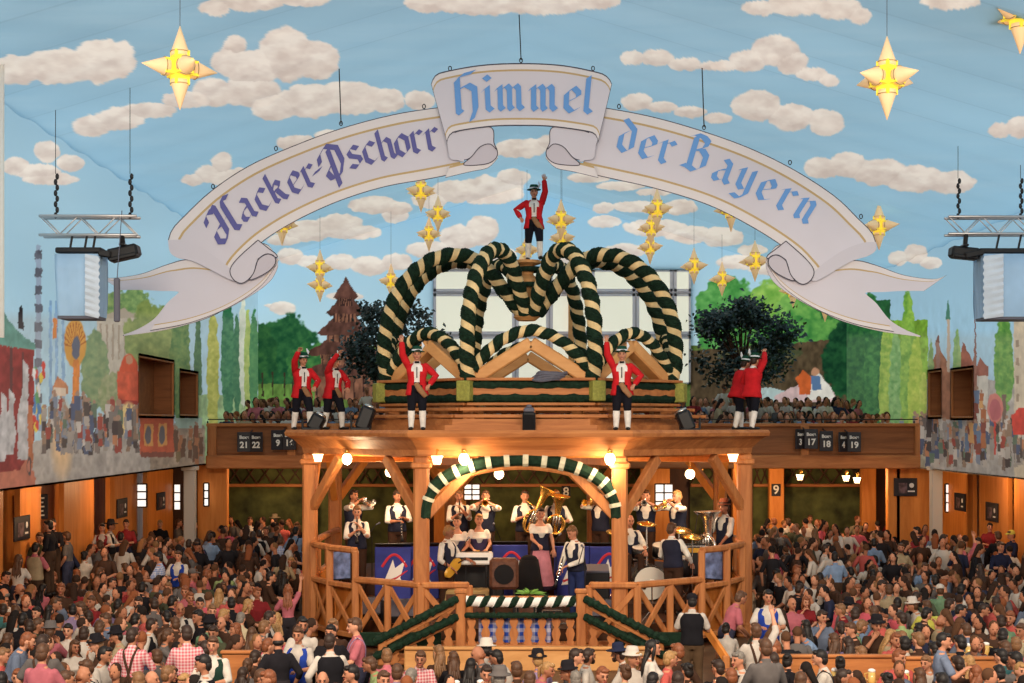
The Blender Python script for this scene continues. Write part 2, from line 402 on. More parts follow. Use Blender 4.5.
def roof_fn(x, y): return np.stack([x, y, roofz(x) + .03 * np.sin(y * 2 * math.pi / 1.7)], 1)
def paint_roof_(m):
    m.seam = F * 0 + m.Yd; paint_roof(m)
class _R: pass
_old = Mural.__init__
def _init(s, pts): _old(s, pts); s.Yd = pts[:, 1]; s.pts = pts
Mural.__init__ = _init
sheet('ceiling', roof_fn, np.concatenate([np.linspace(XL, XG, 300), np.linspace(XG, XR, 400)[1:]]), np.linspace(18, YB, 440), paint_roof_, M['canvas_roof'],
      label='blue tent roof painted with white clouds')
mb = MB()
for (x0, x1) in ((XL, XG), (XG, XR)):
    mb.add([(x0, 0, float(roofz(x0))), (x1, 0, float(roofz(x1))), (x1, 18, float(roofz(x1))), (x0, 18, float(roofz(x0)))], [(0, 1, 2, 3)])
struct(mb.build('ceiling_canvas', M['canvas_plain']), 'plain tent roof over the front of the hall')

def paint_back(m):
    m.fill((140, 192, 226), (190, 222, 236), 170, 350)
    for k, cl in enumerate(CLOUDS): m.cloud(cl, k * 3 + 1)
    m.rect(200, 345, 900, 430, (96, 120, 60), .25)
    m.cloud([(283, 308, 14, 7)], 77)
    # dark round tree and park, left
    m.blob(285, 352, 34, 36, (22, 70, 46), (58, 112, 66), 3, 5)
    m.blob(312, 368, 24, 26, (30, 84, 50), (84, 140, 74), 8, 5)
    m.blob(258, 358, 20, 34, (26, 70, 46), (60, 110, 60), 12, 5)
    m.rect(236, 384, 340, 400, (98, 134, 66), .3)
    for x in (262, 272, 284, 292, 304): m.rect(x, 372, x + 1.6, 396, (60, 50, 40))
    # tiered wooden tower
    for (cx, y0, y1, w0, w1) in ((346, 282, 300, 3, 13), (346, 300, 316, 9, 20), (345, 318, 336, 12, 28), (343, 338, 356, 14, 37), (342, 362, 378, 18, 46)):
        m.poly([(cx - w0, y0), (cx + w0, y0), (cx + w1, y1 - 3), (cx + w1 - 5, y1), (cx - w1 + 5, y1), (cx - w1, y1 - 3)], (92, 62, 54), .35)
    for (y0, y1, w) in ((298, 306, 7), (314, 322, 12), (335, 342, 18), (355, 365, 24), (376, 400, 30)):
        m.rect(345 - w, y0, 345 + w, y1, (128, 88, 70), .4)
        for k in range(-3, 4): m.rect(345 + k * w / 3.2 - .7, y0, 345 + k * w / 3.2 + .7, y1, (60, 42, 40))
    m.poly([(343, 282), (349, 282), (346, 276)], (92, 62, 54))
    # bright trees, right
    m.blob(728, 316, 34, 40, (58, 132, 62), (120, 186, 104), 21, 6)
    m.blob(778, 316, 30, 36, (96, 156, 62), (166, 206, 104), 25, 7)
    m.blob(812, 318, 34, 34, (70, 140, 66), (140, 190, 96), 27, 7)
    m.blob(848, 312, 30, 40, (30, 92, 54), (74, 140, 72), 31, 6)
    m.blob(796, 336, 70, 18, (52, 120, 58), (110, 170, 84), 35, 6)
    m.poly([(690, 350), (760, 346), (846, 338), (870, 340), (870, 420), (690, 420)], (84, 70, 52), .35)
    m.blob(854, 358, 30, 40, (16, 52, 36), (40, 92, 54), 41, 5)
    m.blob(760, 354, 40, 10, (60, 70, 46), (110, 100, 72), 44, 4)
    m.poly([(716, 402), (740, 386), (775, 388), (800, 396), (800, 406), (716, 406)], (176, 196, 196), .1)
    m.poly([(775, 396), (800, 384), (818, 380), (834, 392), (836, 404), (775, 404)], (206, 178, 178), .15)
    m.poly([(808, 384), (818, 372), (832, 388), (834, 398), (808, 400)], (226, 222, 214), .1)
    m.poly([(796, 378), (803, 370), (812, 378), (810, 394), (800, 394)], (196, 96, 50), .15)
    m.ell(815, 372, 4, 4, (190, 140, 110)); m.poly([(811, 376), (820, 376), (822, 390), (812, 390)], (90, 120, 160))
    m.poly([(856, 398), (864, 384), (876, 386), (880, 398)], (206, 206, 206), .1); m.ell(862, 382, 6, 8, (50, 50, 60))
    m.rect(690, 402, 900, 430, (70, 60, 48), .3)
sheet('wall_back', lambda x, z: np.stack([x, np.full_like(x, YB), z], 1), np.linspace(XL, XR, 640), np.linspace(4.4, 12.9, 300), paint_back, M['canvas'],
      hole=lambda c: (c[:, 2] > roofz(c[:, 0]) + .03) | ((c[:, 0] > -2.72) & (c[:, 0] < 6.22) & (c[:, 2] > 5.9) & (c[:, 2] < 9.9)), label='back wall painted with a park and a tiered tower')

def poplar(m, cx, y0, y1, w, dark, light, seed):
    m.blob(cx, (y0 + y1) / 2, w, (y1 - y0) / 2, dark, light, seed, 3.5, .35)
def paint_left(m):
    m.fill(SKY_T, (176, 214, 232), 0, 400)
    n = fnoise(m.x / 160, m.y / 60, 4); m.c *= (.955 + .09 * n)[:, None]
    for k, cl in enumerate(CLOUDS): m.cloud(cl, k * 3 + 1)
    # pale ground
    m.poly([(-60, 470), (40, 440), (200, 420), (260, 420), (260, 520), (-60, 520)], (172, 164, 156), .2)
    m.poly([(-60, 452), (20, 440), (36, 478), (30, 520), (-60, 520)], (186, 104, 80), .15)
    # palace on a hill
    m.blob(120, 312, 26, 22, (96, 130, 84), (150, 170, 110), 51, 4); m.rect(97, 316, 146, 380, (196, 186, 168), .12)
    m.poly([(96, 318), (146, 300), (146, 318)], (176, 164, 146)); m.blob(135, 300, 14, 12, (100, 136, 86), (150, 176, 110), 53, 3)
    for x in range(100, 146, 6): m.rect(x, 324, x + 2, 360, (166, 150, 132))
    m.blob(152, 335, 26, 34, (104, 128, 70), (150, 166, 92), 55, 5, .6)
    m.blob(95, 372, 14, 40, (96, 130, 90), (140, 160, 110), 57, 4); m.blob(118, 395, 20, 26, (120, 140, 90), (170, 170, 130), 59, 4)
    # poplars towards the back
    poplar(m, 180, 296, 425, 10, (64, 108, 60), (120, 150, 80), 61); poplar(m, 198, 318, 430, 4, (50, 92, 62), (84, 124, 80), 63)
    m.rect(190, 395, 262, 470, (150, 190, 130), .3)
    poplar(m, 213, 310, 440, 6, (150, 160, 60), (206, 206, 96), 65); poplar(m, 228, 300, 420, 7, (26, 92, 62), (70, 140, 90), 67)
    poplar(m, 237, 312, 420, 4, (30, 96, 64), (66, 130, 84), 69); poplar(m, 243, 298, 410, 4, (196, 214, 190), (230, 236, 220), 71)
    poplar(m, 248, 312, 415, 4, (140, 176, 80), (190, 210, 110), 73); poplar(m, 254, 312, 415, 5, (40, 110, 66), (80, 150, 84), 75)
    m.poly([(150, 425), (205, 425), (205, 470), (150, 470)], (150, 130, 110), .35)
    # red show booth with a green roof, left edge
    m.poly([(-60, 330), (34, 345), (34, 440), (20, 470), (-60, 480)], (128, 40, 38), .25)
    m.poly([(-60, 290), (0, 306), (14, 328), (36, 345), (36, 350), (-60, 338)], (84, 140, 128), .2)
    m.poly([(18, 316), (20, 306), (22, 306), (24, 330), (18, 328)], (40, 36, 40))
    m.rect(10, 348, 13, 395, (80, 40, 40)); m.rect(22, 352, 24, 400, (90, 44, 44))
    # white horses in front of it
    for (x, y, h) in ((24, 460, 100), (10, 455, 66), (2, 462, 70)):
        m.poly([(x - 6, y), (x - 7, y - h * .45), (x - 1, y - h * .72), (x - 1, y - h), (x + 5, y - h * .92), (x + 4, y - h * .6), (x + 6, y - h * .35), (x + 3, y)], (186, 184, 186), .25, 7)
    # giant pylon ride columns, tower
    m.rect(36, 245, 41, 430, (150, 168, 190)); 
    for k in range(9): m.rect(35, 250 + k * 18, 42, 259 + k * 18, (96, 100, 112), .2)
    for x in (49, 55, 62): m.rect(x, 300, x + 3, 420, (130, 168, 206), .2)
    m.rect(53, 318, 57, 338, (226, 130, 60))
    # golden shell wheel
    m.ell(75, 343, 11, 24, (216, 150, 60), .08)
    for k in range(12):
        a = math.pi * (k + .5) / 12; m.poly([(75, 348), (75 + 11 * math.cos(a), 345 - 23 * math.sin(a)), (75 + 11 * math.cos(a + .1), 345 - 23 * math.sin(a + .1))], (170, 90, 40))
    m.ell(76, 348, 4, 12, (84, 90, 110)); m.poly([(73, 360), (79, 360), (79, 406), (72, 406)], (214, 120, 50), .2)
    m.poly([(52, 388), (58, 376), (68, 386), (68, 394), (52, 396)], (190, 120, 80), .2); m.rect(53, 388, 66, 396, (226, 204, 180))
    for k in range(30):
        r = random.Random(k); m.ell(38 + r.uniform(-5, 6), 375 + r.uniform(-10, 55), 1.8, 5, r.choice([(206, 60, 50), (230, 200, 70), (70, 120, 180), (90, 150, 90), (230, 230, 230)]))
    m.ell(62, 440, 10, 36, (232, 190, 140), .7)
    m.crowd(42, 418, 140, 455, 120, 27, 5, PEOPLE)
    m.rect(28, 405, 33, 468, (176, 96, 60), .2); m.ell(29, 466, 2.4, 10, (60, 56, 60)); m.ell(29, 466, 1.6, 7, (186, 110, 90))
    # red balloon-like figure on a stand
    m.ell(129, 372, 9, 18, (208, 70, 40), .1); m.poly([(117, 372), (140, 372), (140, 402), (118, 402)], (206, 74, 46), .2); m.ell(129, 360, 3.5, 5, (190, 130, 96))
    m.rect(119, 400, 138, 404, (150, 40, 36)); m.ell(129, 420, 9, 18, (240, 206, 130), .3)
    m.crowd(112, 430, 144, 456, 16, 36, 9, PEOPLE)
    # red gallery front with coats of arms, green one beside it
    m.rect(140, 417, 174, 455, (186, 74, 46), .15)
    for x in (148, 162): m.rect(x - 4, 424, x + 5, 446, (212, 140, 70)); m.ell(x, 435, 3, 9, (90, 84, 90))
    m.rect(141, 452, 174, 457, (120, 60, 48)); m.rect(176, 418, 202, 428, (150, 176, 160), .1); m.crowd(176, 440, 204, 466, 18, 24, 13, [(120, 66, 46), (90, 60, 44), (160, 96, 60), (110, 90, 60)])
    m.c *= (1 + np.clip((m.y - 290) / 60, 0, 1) * (.16 * fnoise(m.x / 3, m.y / 10, 90) - .08))[:, None]
    h = np.clip((m.y - 310) / 40, 0, .26); m.put(h, (172, 164, 156))
def lw(y, z): return np.stack([np.full_like(y, XL), y, z], 1)
OPEN_L = [(139, 174, 359, 416), (180, 198, 372, 416)]       # stall openings in the left canvas
def hole_l(c):
    x = CX + F * c[:, 0] / c[:, 1]; y = HY - F * (c[:, 2] - CAMH) / c[:, 1]; h = c[:, 2] > 99
    for a in OPEN_L:
        ya, yb = F * XL / (a[0] - CX), F * XL / (a[1] - CX); zt = CAMH - (a[2] - HY) * (ya + yb) / 2 / F; zb = CAMH - (a[3] - HY) * (ya + yb) / 2 / F
        h |= (c[:, 1] > ya) & (c[:, 1] < yb) & (c[:, 2] > zb) & (c[:, 2] < zt)
    return h
sheet('wall_left', lw, np.linspace(21, YB, 620), np.linspace(3.36, 10.12, 300), paint_left, M['canvas'], hole=hole_l, label='left wall of canvas painted with a fairground')

def paint_right(m):
    m.fill(SKY_T, (166, 206, 228), 0, 380)
    n = fnoise(m.x / 160, m.y / 60, 4); m.c *= (.955 + .09 * n)[:, None]
    for k, cl in enumerate(CLOUDS): m.cloud(cl, k * 3 + 1)
    m.rect(830, 300, 890, 480, (40, 92, 54), .4)
    m.rect(884, 320, 928, 470, (126, 172, 60), .35)
    for (cx, y0, y1, w, d, l, s) in ((858, 300, 470, 12, (24, 74, 46), (56, 120, 60), 3), (872, 290, 470, 8, (28, 84, 48), (70, 140, 70), 5), (886, 320, 470, 7, (110, 160, 60), (180, 206, 90), 7), (896, 330, 470, 7, (90, 150, 80), (150, 196, 120), 8),
                                   (908, 292, 470, 8, (96, 150, 60), (160, 200, 84), 9), (916, 340, 470, 8, (140, 180, 60), (200, 216, 90), 11), (924, 370, 480, 5, (150, 186, 70), (206, 220, 100), 13)):
        poplar(m, cx, y0, y1, w, d, l, s)
    m.rect(927, 380, 1060, 520, (172, 166, 160), .2)
    m.rect(897, 435, 930, 475, (176, 166, 140), .3)
    # town with spires
    m.poly([(928, 372), (938, 348), (944, 356), (952, 372), (952, 420), (928, 420)], (150, 96, 70), .25)
    m.rect(936, 340, 940, 380, (150, 110, 96)); m.poly([(936, 342), (938, 334), (940, 342)], (110, 70, 60))
    m.rect(947, 318, 950, 372, (190, 170, 150)); m.poly([(946, 320), (948, 298), (951, 320)], (80, 130, 110))
    m.poly([(956, 372), (963, 342), (976, 368), (978, 420), (956, 420)], (150, 84, 66), .25)
    m.poly([(974, 372), (975, 305), (977, 372)], (130, 84, 72)); m.poly([(972, 374), (974, 350), (979, 374), (979, 400), (972, 400)], (150, 100, 84))
    m.poly([(976, 372), (980, 358), (988, 366), (988, 376), (976, 380)], (144, 84, 70), .2)
    m.rect(977, 376, 988, 430, (206, 200, 188), .1)
    poplar(m, 957, 328, 420, 4, (110, 160, 90), (160, 190, 120), 21); poplar(m, 931, 340, 420, 3, (110, 150, 90), (150, 180, 110), 22)
    poplar(m, 1004, 318, 412, 10, (70, 130, 60), (130, 176, 84), 23)
    m.rect(1014, 316, 1060, 480, (206, 190, 164), .1); m.rect(1002, 395, 1006, 470, (110, 90, 80))
    for k in range(5): m.rect(1016, 340 + k * 18, 1019, 347 + k * 18, (150, 130, 110))
    m.crowd(900, 436, 1030, 468, 130, 26, 31, PEOPLE)
    m.crowd(960, 400, 985, 455, 26, 26, 33, [(170, 96, 60), (206, 150, 90), (120, 60, 50), (90, 110, 140)])
    m.ell(995, 408, 8, 15, (206, 120, 110), .08); m.ell(995, 410, 6, 11, (176, 90, 96), .1); m.rect(994, 422, 996, 455, (200, 60, 50))
    m.poly([(1011, 416), (1018, 408), (1030, 406), (1030, 436), (1013, 434)], (206, 60, 50), .15)
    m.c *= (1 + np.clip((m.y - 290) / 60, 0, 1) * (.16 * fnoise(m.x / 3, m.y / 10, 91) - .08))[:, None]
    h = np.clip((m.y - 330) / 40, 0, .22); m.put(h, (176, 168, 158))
OPEN_R = [(928, 941, 371, 417), (951, 973, 369, 418)]
def hole_r(c):
    h = c[:, 2] > 99
    for a in OPEN_R:
        yb, ya = F * XR / (a[0] - CX), F * XR / (a[1] - CX); zt = CAMH - (a[2] - HY) * (ya + yb) / 2 / F; zb = CAMH - (a[3] - HY) * (ya + yb) / 2 / F
        h |= (c[:, 1] > ya) & (c[:, 1] < yb) & (c[:, 2] > zb) & (c[:, 2] < zt)
    return h
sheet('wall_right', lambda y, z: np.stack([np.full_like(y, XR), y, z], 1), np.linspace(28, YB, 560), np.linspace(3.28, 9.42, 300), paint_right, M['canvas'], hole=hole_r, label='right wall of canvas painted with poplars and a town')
# the canvas walls run on towards the front of the hall
mb = MB(); mb.add([(XL, 0, 3.36), (XL, 21, 3.36), (XL, 21, 10.05), (XL, 0, 10.05)], [(0, 1, 2, 3)])
struct(mb.build('wall_left_front', M['canvas_plain']))
mb = MB(); mb.add([(XR, 0, 3.28), (XR, 28, 3.28), (XR, 28, 9.33), (XR, 0, 9.33)], [(0, 1, 2, 3)])
struct(mb.build('wall_right_front', M['canvas_plain']))
# white canvas strip hanging at the left edge
mb = MB(); n = 12; xs = [(-8.5 + .39 * k / n) for k in range(n + 1)]
v = [(x, 24.0 + .05 * math.sin(k * 1.9), z) for z in (5.9, 11.2) for k, x in enumerate(xs)]
mb.add(v, [(k, k + 1, k + n + 2, k + n + 1) for k in range(n)])
struct(mb.build('trim_canvas_edge', M['canvas_plain'], smooth=True), 'white canvas strip at the left edge')
mb = MB(); mb.add([(-14, -2, 0), (16, -2, 0), (16, 54, 0), (-14, 54, 0)], [(0, 1, 2, 3)])
M['floor'] = wood('floor_boards', L((84, 60, 42)), L((112, 84, 60)), 3.0)
struct(mb.build('floor', M['floor']), 'wooden floor of the hall')

# window in the back wall
WY = YB + .1
wx0, wx1, wz0, wz1 = -2.75, 6.25, 5.85, 9.95
M['pane'] = mat('daylight_glow_pane', L((200, 202, 180)), .3, emit=L((240, 238, 220)), estr=.6)  # glow put into the panes stands for the daylight behind them
M['wframe'] = mat('window_frame_grey', L((186, 182, 192)), .5)
M['wframe_w'] = mat('window_frame_white', L((236, 232, 240)), .5)
win = bpy.data.objects.new('window_1', None); COL.objects.link(win); win.location = (0, WY, 0)
win['kind'] = 'structure'; win['label'] = 'wide white framed window in the back wall behind the garlands'
def W(mb, x0, x1, z0, z1, d=.1, dy=0): mb.box(((x0 + x1) / 2, dy, (z0 + z1) / 2), (x1 - x0, d, z1 - z0)); return mb
xs = [-2.75, -1.22, .12, 1.3, 2.75, 4.3, 5.6, 6.25]; zs = [5.85, 7.0, 7.45, 9.15, 9.95]
mb = MB()
W(mb, wx0, wx1, wz0, wz0 + .08); W(mb, wx0, wx1, wz1 - .08, wz1)
for x in xs: W(mb, x - .03, x + .03, wz0, wz1)
for z in (7.62, 9.1): W(mb, wx0, wx1, z - .035, z + .035, .14)
mb.build('frame', M['wframe'], win)
zz = [wz0, 7.62, 9.1, wz1]
f = MB(); p = MB()
for i in range(len(xs) - 1):
    for j in range(3):
        x0, x1, z0, z1 = xs[i] + .03, xs[i + 1] - .03, zz[j] + .04, zz[j + 1] - .04
        W(f, x0, x1, z0, z0 + .09); W(f, x0, x1, z1 - .09, z1); W(f, x0, x0 + .09, z0, z1); W(f, x1 - .09, x1, z0, z1)
        W(p, x0 + .09, x1 - .09, z0 + .09, z1 - .09, .02)
fo = f.build('sash', M['wframe_w'], win); p.build('pane', M['pane'], fo)
mb = MB(); mb.bbox((2.05, -.2, 7.9), (.2, .2, 4.3)); mb.build('post', M['wood_pale'], win)
# ------------------------------------------------------------------ lower walls: board piers with recesses between, under the canvas
def pierwall(name, x, y0, y1, z1, side, label):
    """A wall board pier between depths y0 and y1; the boards' face looks into the hall."""
    mb = MB(); t = .12
    mb.box((x + side * t / 2, (y0 + y1) / 2, z1 / 2), (t, y1 - y0, z1)); return struct(mb.build(name, M['wood_o']), label)
XLO, XRO = -10.6, 13.2            # the side stalls reach further out below the canvas
def Yl(px): return F * XLO / (px - CX)
def Yr(px): return F * XRO / (px - CX)
for k, (a, b) in enumerate([(-60, 3), (20, 41), (64, 94), (110, 137), (147, 173), (181, 184)]):
    pierwall('wall_left_pier', XLO, Yl(a), Yl(b), 3.4, -1, 'orange board pier of the left wall, below the painted canvas')
for k, (a, b) in enumerate([(942, 973), (979, 1008), (1014, 1040)]):
    pierwall('wall_right_pier', XRO, Yr(b), Yr(a), 3.32, 1, 'orange board pier of the right wall, below the painted canvas')
def boards(name, poly, off, m, label=None):
    mb = MB(); mb.prism(poly, off); return struct(mb.build(name, m), label)
# recessed back of the side stalls
boards('wall_left_recess', [(XLO - 1, 20, 0), (XLO - 1, YB, 0), (XLO - 1, YB, 3.5), (XLO - 1, 20, 3.5)], (-.1, 0, 0), M['wood_o'])
boards('wall_right_recess', [(XRO + 1, 26, 0), (XRO + 1, YB, 0), (XRO + 1, YB, 3.5), (XRO + 1, 26, 3.5)], (.1, 0, 0), M['wood_o'])
boards('wall_left_stall', [(XLO - 1.1, 20, 3.4), (XL, 20, 3.4), (XL, YB, 3.4), (XLO - 1.1, YB, 3.4)], (0, 0, -.04), M['wood_d'])
boards('wall_right_stall', [(XRO + 1.1, 26, 3.3), (XR, 26, 3.3), (XR, YB, 3.3), (XRO + 1.1, YB, 3.3)], (0, 0, -.04), M['wood_d'])
# white columns at the gallery's ends
for (x, y, m) in ((P(190, 0, 41.6).x, 41.6, 'grey'), (P(936, 0, 41.6).x, 41.6, 'grey')):
    mb = MB(); mb.bbox((0, 0, 1.68), (.3, .3, 3.36)); mb.bbox((0, 0, 3.3), (.42, .42, .12)); mb.bbox((0, 0, .1), (.42, .42, .2))
    M.setdefault('greywall', mat('grey_paint', L((168, 160, 152)), .7)); o = mb.build('trim_column', M['greywall']); o.location = (x, y, 0); struct(o, 'pale grey column below the gallery end')
# stall openings in the canvas: brown board boxes
def stall(x, ya, yb, zb, zt, side, label, shelf=True):
    t = thing('stall_box', label, 'stall', (x, (ya + yb) / 2, zb)); d = .55; w = yb - ya; h = zt - zb; f = MB()
    f.box((side * d, 0, h / 2), (.06, w + .1, h + .1)); f.box((side * d / 2, -w / 2 - .03, h / 2), (d, .06, h + .1)); f.box((side * d / 2, w / 2 + .03, h / 2), (d, .06, h + .1))
    f.box((side * d / 2, 0, h + .03), (d, w, .06)); f.box((side * d / 2, 0, -.03), (d, w, .06)); f.build('box', M['wood_b'], t)
    f = MB(); e = -side * .05
    e = side * .03; f.beam((e, -w / 2, 0), (e, -w / 2, h), .06, .08); f.beam((e, w / 2, 0), (e, w / 2, h), .06, .08); f.beam((e, -w / 2, h), (e, w / 2, h), .06, .08); f.beam((e, -w / 2, 0), (e, w / 2, 0), .06, .08)
    f.build('frame', M['wood'], t); return t
for (x, opens, side, ls) in ((XL, OPEN_L, -1, ('wide brown board stall opening in the left painted wall', 'narrow brown board stall opening in the left painted wall, next to the gallery')),
                              (XR, OPEN_R, 1, ('narrow open stall in the right painted wall, next to the gallery', 'wide brown open stall in the right painted wall'))):
    for a, lb in zip(opens, ls):
        y0, y1 = sorted((F * x / (a[0] - CX), F * x / (a[1] - CX))); ym = (y0 + y1) / 2
        stall(x, y0, y1, CAMH - (a[3] - HY) * ym / F, CAMH - (a[2] - HY) * ym / F, side, lb)

# ------------------------------------------------------------------ gallery across the back
gal = thing('gallery', 'wooden gallery across the back of the hall with board parapet', 'gallery', (0, YG, 0))
gx0, gx1 = P(207, 0, YG).x, P(922, 0, YG).x
f = MB(); f.box(((gx0 + gx1) / 2, .06, 4.02), (gx1 - gx0, .08, .86))
f.build('parapet_boards', M['wood_b'], gal)
f = MB(); f.bbox(((gx0 + gx1) / 2, 0, 4.5), (gx1 - gx0, .22, .1)); f.build('handrail', M['wood_h'], gal)
f = MB(); f.bbox(((gx0 + gx1) / 2, -.05, 3.45), (gx1 - gx0, .3, .38), b=.03); f.build('beam', M['wood_h'], gal)
f = MB(); f.box(((gx0 + gx1) / 2, .02, 3.72), (gx1 - gx0, .12, .05)); f.build('moulding', M['wood_b'], gal)
for px in (213, 292, 335, 640, 804, 918): 
    x = P(px, 0, YG).x; f = MB(); f.bbox((x, -.08, 3.9), (.24, .16, 1.2)); f.build('upright', M['wood'], gal)
f = MB(); f.box(((gx0 + gx1) / 2, 4.7, 3.55), (gx1 - gx0, 9.2, .14)); f.build('floor_deck', M['wood_d'], gal)
f = MB(); f.box(((gx0 + gx1) / 2, 7, 3.86), (gx1 - gx0, 4.4, .5)); f.build('raised_deck', M['wood_d'], gal)
for x in (gx0, -4, 0, 4, 8, gx1 - .2):
    f = MB(); f.beam((x, .1, 4.62), (x, .1, 4.5), .04, .04); f.build('rail_stub', M['black'], gal)
f = MB(); f.beam((gx0, .1, 4.66), (gx1, .1, 4.66), .03, .03); f.build('thin_rail', M['black'], gal)
# board wall and posts below the gallery
boards('wall_back_lower', [(-11, 47.6, 0), (14, 47.6, 0), (14, 47.6, 3.5), (-11, 47.6, 3.5)], (0, .1, 0), M['wood_d'], 'dark board wall below the gallery')
M['leafwall'] = mat('painted_hops', L((84, 88, 44)), .8, noise=.85, nscale=1.6)
M['leafwall2'] = mat('painted_hops_light', L((88, 98, 44)), .8, noise=.9, nscale=1.2)
def UB(px, py): return P(px, py, 47.5)
for k, (a, b) in enumerate([(228, 303), (318, 425), (470, 640), (690, 722), (753, 768), (785, 862)]):
    p0, p1 = UB(a, 0).x, UB(b, 0).x
    mb = MB(); mb.box(((p0 + p1) / 2, 47.52, 1.7), (p1 - p0, .05, 3.4)); struct(mb.build('trim_painted_panel', M['leafwall'])) 
    mb = MB(); z0, z1 = UB(0, 484).z, UB(0, 463).z
    n = max(2, int((p1 - p0) / .42)); w = (p1 - p0) / n
    for i in range(n):
        for sgn in (1, -1):
            xa, xb = p0 + i * w, p0 + (i + 1) * w
            mb.beam((xa if sgn > 0 else xb, 47.42, z0), (xb if sgn > 0 else xa, 47.42, z1), .045, .045)
    struct(mb.build('trim_lattice', M['wood_d']), 'diamond lattice band below the gallery')
    mb = MB(); mb.bbox(((p0 + p1) / 2, 47.4, UB(0, 484).z - .04), (p1 - p0, .12, .1)); struct(mb.build('trim_rail', M['wood_h']))
for px, w in ((208, .55), (222, .35), (310, .3), (450, 1.0), (655, .9), (740, .5), (776, .46), (868, .45), (893, .36), (912, 1.0)):
    y = 46.9 if px not in (893, 912, 208, 222) else 43.6
    mb = MB(); mb.bbox((P(px, 0, y).x, y, 1.68), (w, .3, 3.36)); o = mb.build('trim_post', M['wood_o']); struct(o, 'wooden pier below the gallery')
def lattice_window(name, px0, px1, py0, py1, Y, n, label):
    a, b = P(px0, py0, Y), P(px1, py1, Y); w, h = b.x - a.x, a.z - b.z
    t = bpy.data.objects.new(name, None); COL.objects.link(t); t.location = (a.x + w / 2, Y, b.z); struct(t, label)
    f = MB(); f.box((0, 0, h / 2), (w, .03, h)); f.build('pane', M['daypane'], t)
    f = MB()
    for k in range(n + 1): f.box((-w / 2 + w * k / n, -.03, h / 2), (.04, .05, h))
    for k in range(4): f.box((0, -.03, h * k / 3), (w, .05, .04))
    f.build('bars', M['wood_d'], t); return t
M['daypane'] = mat('pane_with_daylight', (1, 1, 1), .4, emit=L((250, 246, 236)), estr=1.1)
lattice_window('window_2', 464, 480, 484, 500, 46.6, 2, 'small bright window with bars behind the left half of the band')
lattice_window('window_3', 655, 673, 484, 510, 46.3, 2, 'small bright window with bars behind the right half of the band')
# bright slits between piers at the side walls
for k, (px0, px1, py0, py1, lb) in enumerate([(137, 147, 484, 507, 'bright window between piers of the left wall'), (174, 181, 484, 510, 'narrow bright window at the far end of the left wall'), (204, 209, 483, 506, 'thin bright window below the left end of the gallery')]):
    lattice_window('window_%d' % (4 + k), px0, px1, py0, py1, (42.8, 46.9, 43.2)[k], 1, lb)
lattice_window('window_7', 945, 950, 484, 512, 45.4, 1, 'thin bright window in the right wall by the column')

# ------------------------------------------------------------------ signs
def text_mesh(s, size, bold=0.0):
    c = bpy.data.curves.new('lettering', 'FONT'); c.body = s; c.size = size; c.align_x = 'CENTER'; c.align_y = 'CENTER'; c.extrude = .004; c.offset = bold
    o = bpy.data.objects.new('lettering', c); COL.objects.link(o); dg = bpy.context.evaluated_depsgraph_get()
    me = bpy.data.meshes.new_from_object(o.evaluated_get(dg)); bpy.data.objects.remove(o); me.materials.clear(); return me
def text(s, size, m, parent, loc, rx=math.pi / 2, rz=0, bold=0.0):
    me = text_mesh(s, size, bold); me.materials.append(m); o = link('lettering', me, parent); o.location = loc; o.rotation_euler = (rx, 0, rz); return o
M['signface'] = mat('sign_face', L((38, 36, 42)), .5)
M['signtext'] = mat('sign_text', L((226, 222, 214)), .6)
def wedge_sign(px, py, faces, label):
    """hanging wedge of two angled boards under the gallery parapet"""
    Y = YG - .5; c = P(px, py, Y); t = thing('box_number_sign', label, 'sign', (c.x, Y, c.z), group=None)
    w = .36
    for k, (word, num, ang) in enumerate(faces):
        s = -1 if (k == 0 and len(faces) > 1) else (1 if len(faces) > 1 else 0)
        R = rotz(ang); ctr = Vector((s * w / 2 * math.cos(ang), -.03 + (.06 if ang else 0), 0))
        f = MB(); f.bbox(ctr, (w + .02, .04, .56), R, b=.01); pn = f.build('panel', M['signface'], t)
        n = R @ Vector((0, -.025, 0))
        text(word, .125, M['signtext'], t, ctr + n + Vector((0, 0, .13)), rz=ang, bold=.004); text(num, .24, M['signtext'], t, ctr + n + Vector((0, 0, -.09)), rz=ang, bold=.008)
    f = MB(); f.beam((0, .1, .28), (0, .45, .34), .03, .03); f.build('bracket', M['black'], t)
wedge_sign(250, 442, (('Boxe', '21', .25), ('Boxe', '22', -.25)), 'black sign reading Boxe 21 and Boxe 22 on the gallery parapet')
wedge_sign(283, 440, (('Boxe', '9', .5), ('Boxe', '16', -.1)), 'black sign ending in 16 beside the bandstand eaves')
wedge_sign(805, 439, (('Boxe', '3', .7), ('Boxe', '17', -.1)), 'black sign with 17, first right of the bandstand')
wedge_sign(826, 441, (('Boxe', '18', 0),), 'single black sign reading Boxe 18 on the gallery parapet')
wedge_sign(848, 442, (('Boxe', '4', .7), ('Boxe', '19', -.1)), 'black sign with 19, rightmost on the gallery parapet')
def number_plate(px, py, s, Y, label):
    c = P(px, py, Y); t = thing('number_plate', label, 'sign', c); f = MB(); f.bbox((0, 0, 0), (.28, .03, .38)); f.build('plate', M['signface'], t)
    text(s, .38, M['signtext'], t, (0, -.022, 0), bold=.006)
number_plate(776, 490, '9', 46.72, 'black number plate 9 on the wooden pier right of the bandstand')
number_plate(566, 492, '8', 46.72, 'black number plate 8 behind the brass players')
M['poster_a'] = mat('poster_photo', L((120, 96, 100)), .6, noise=.9, nscale=7)
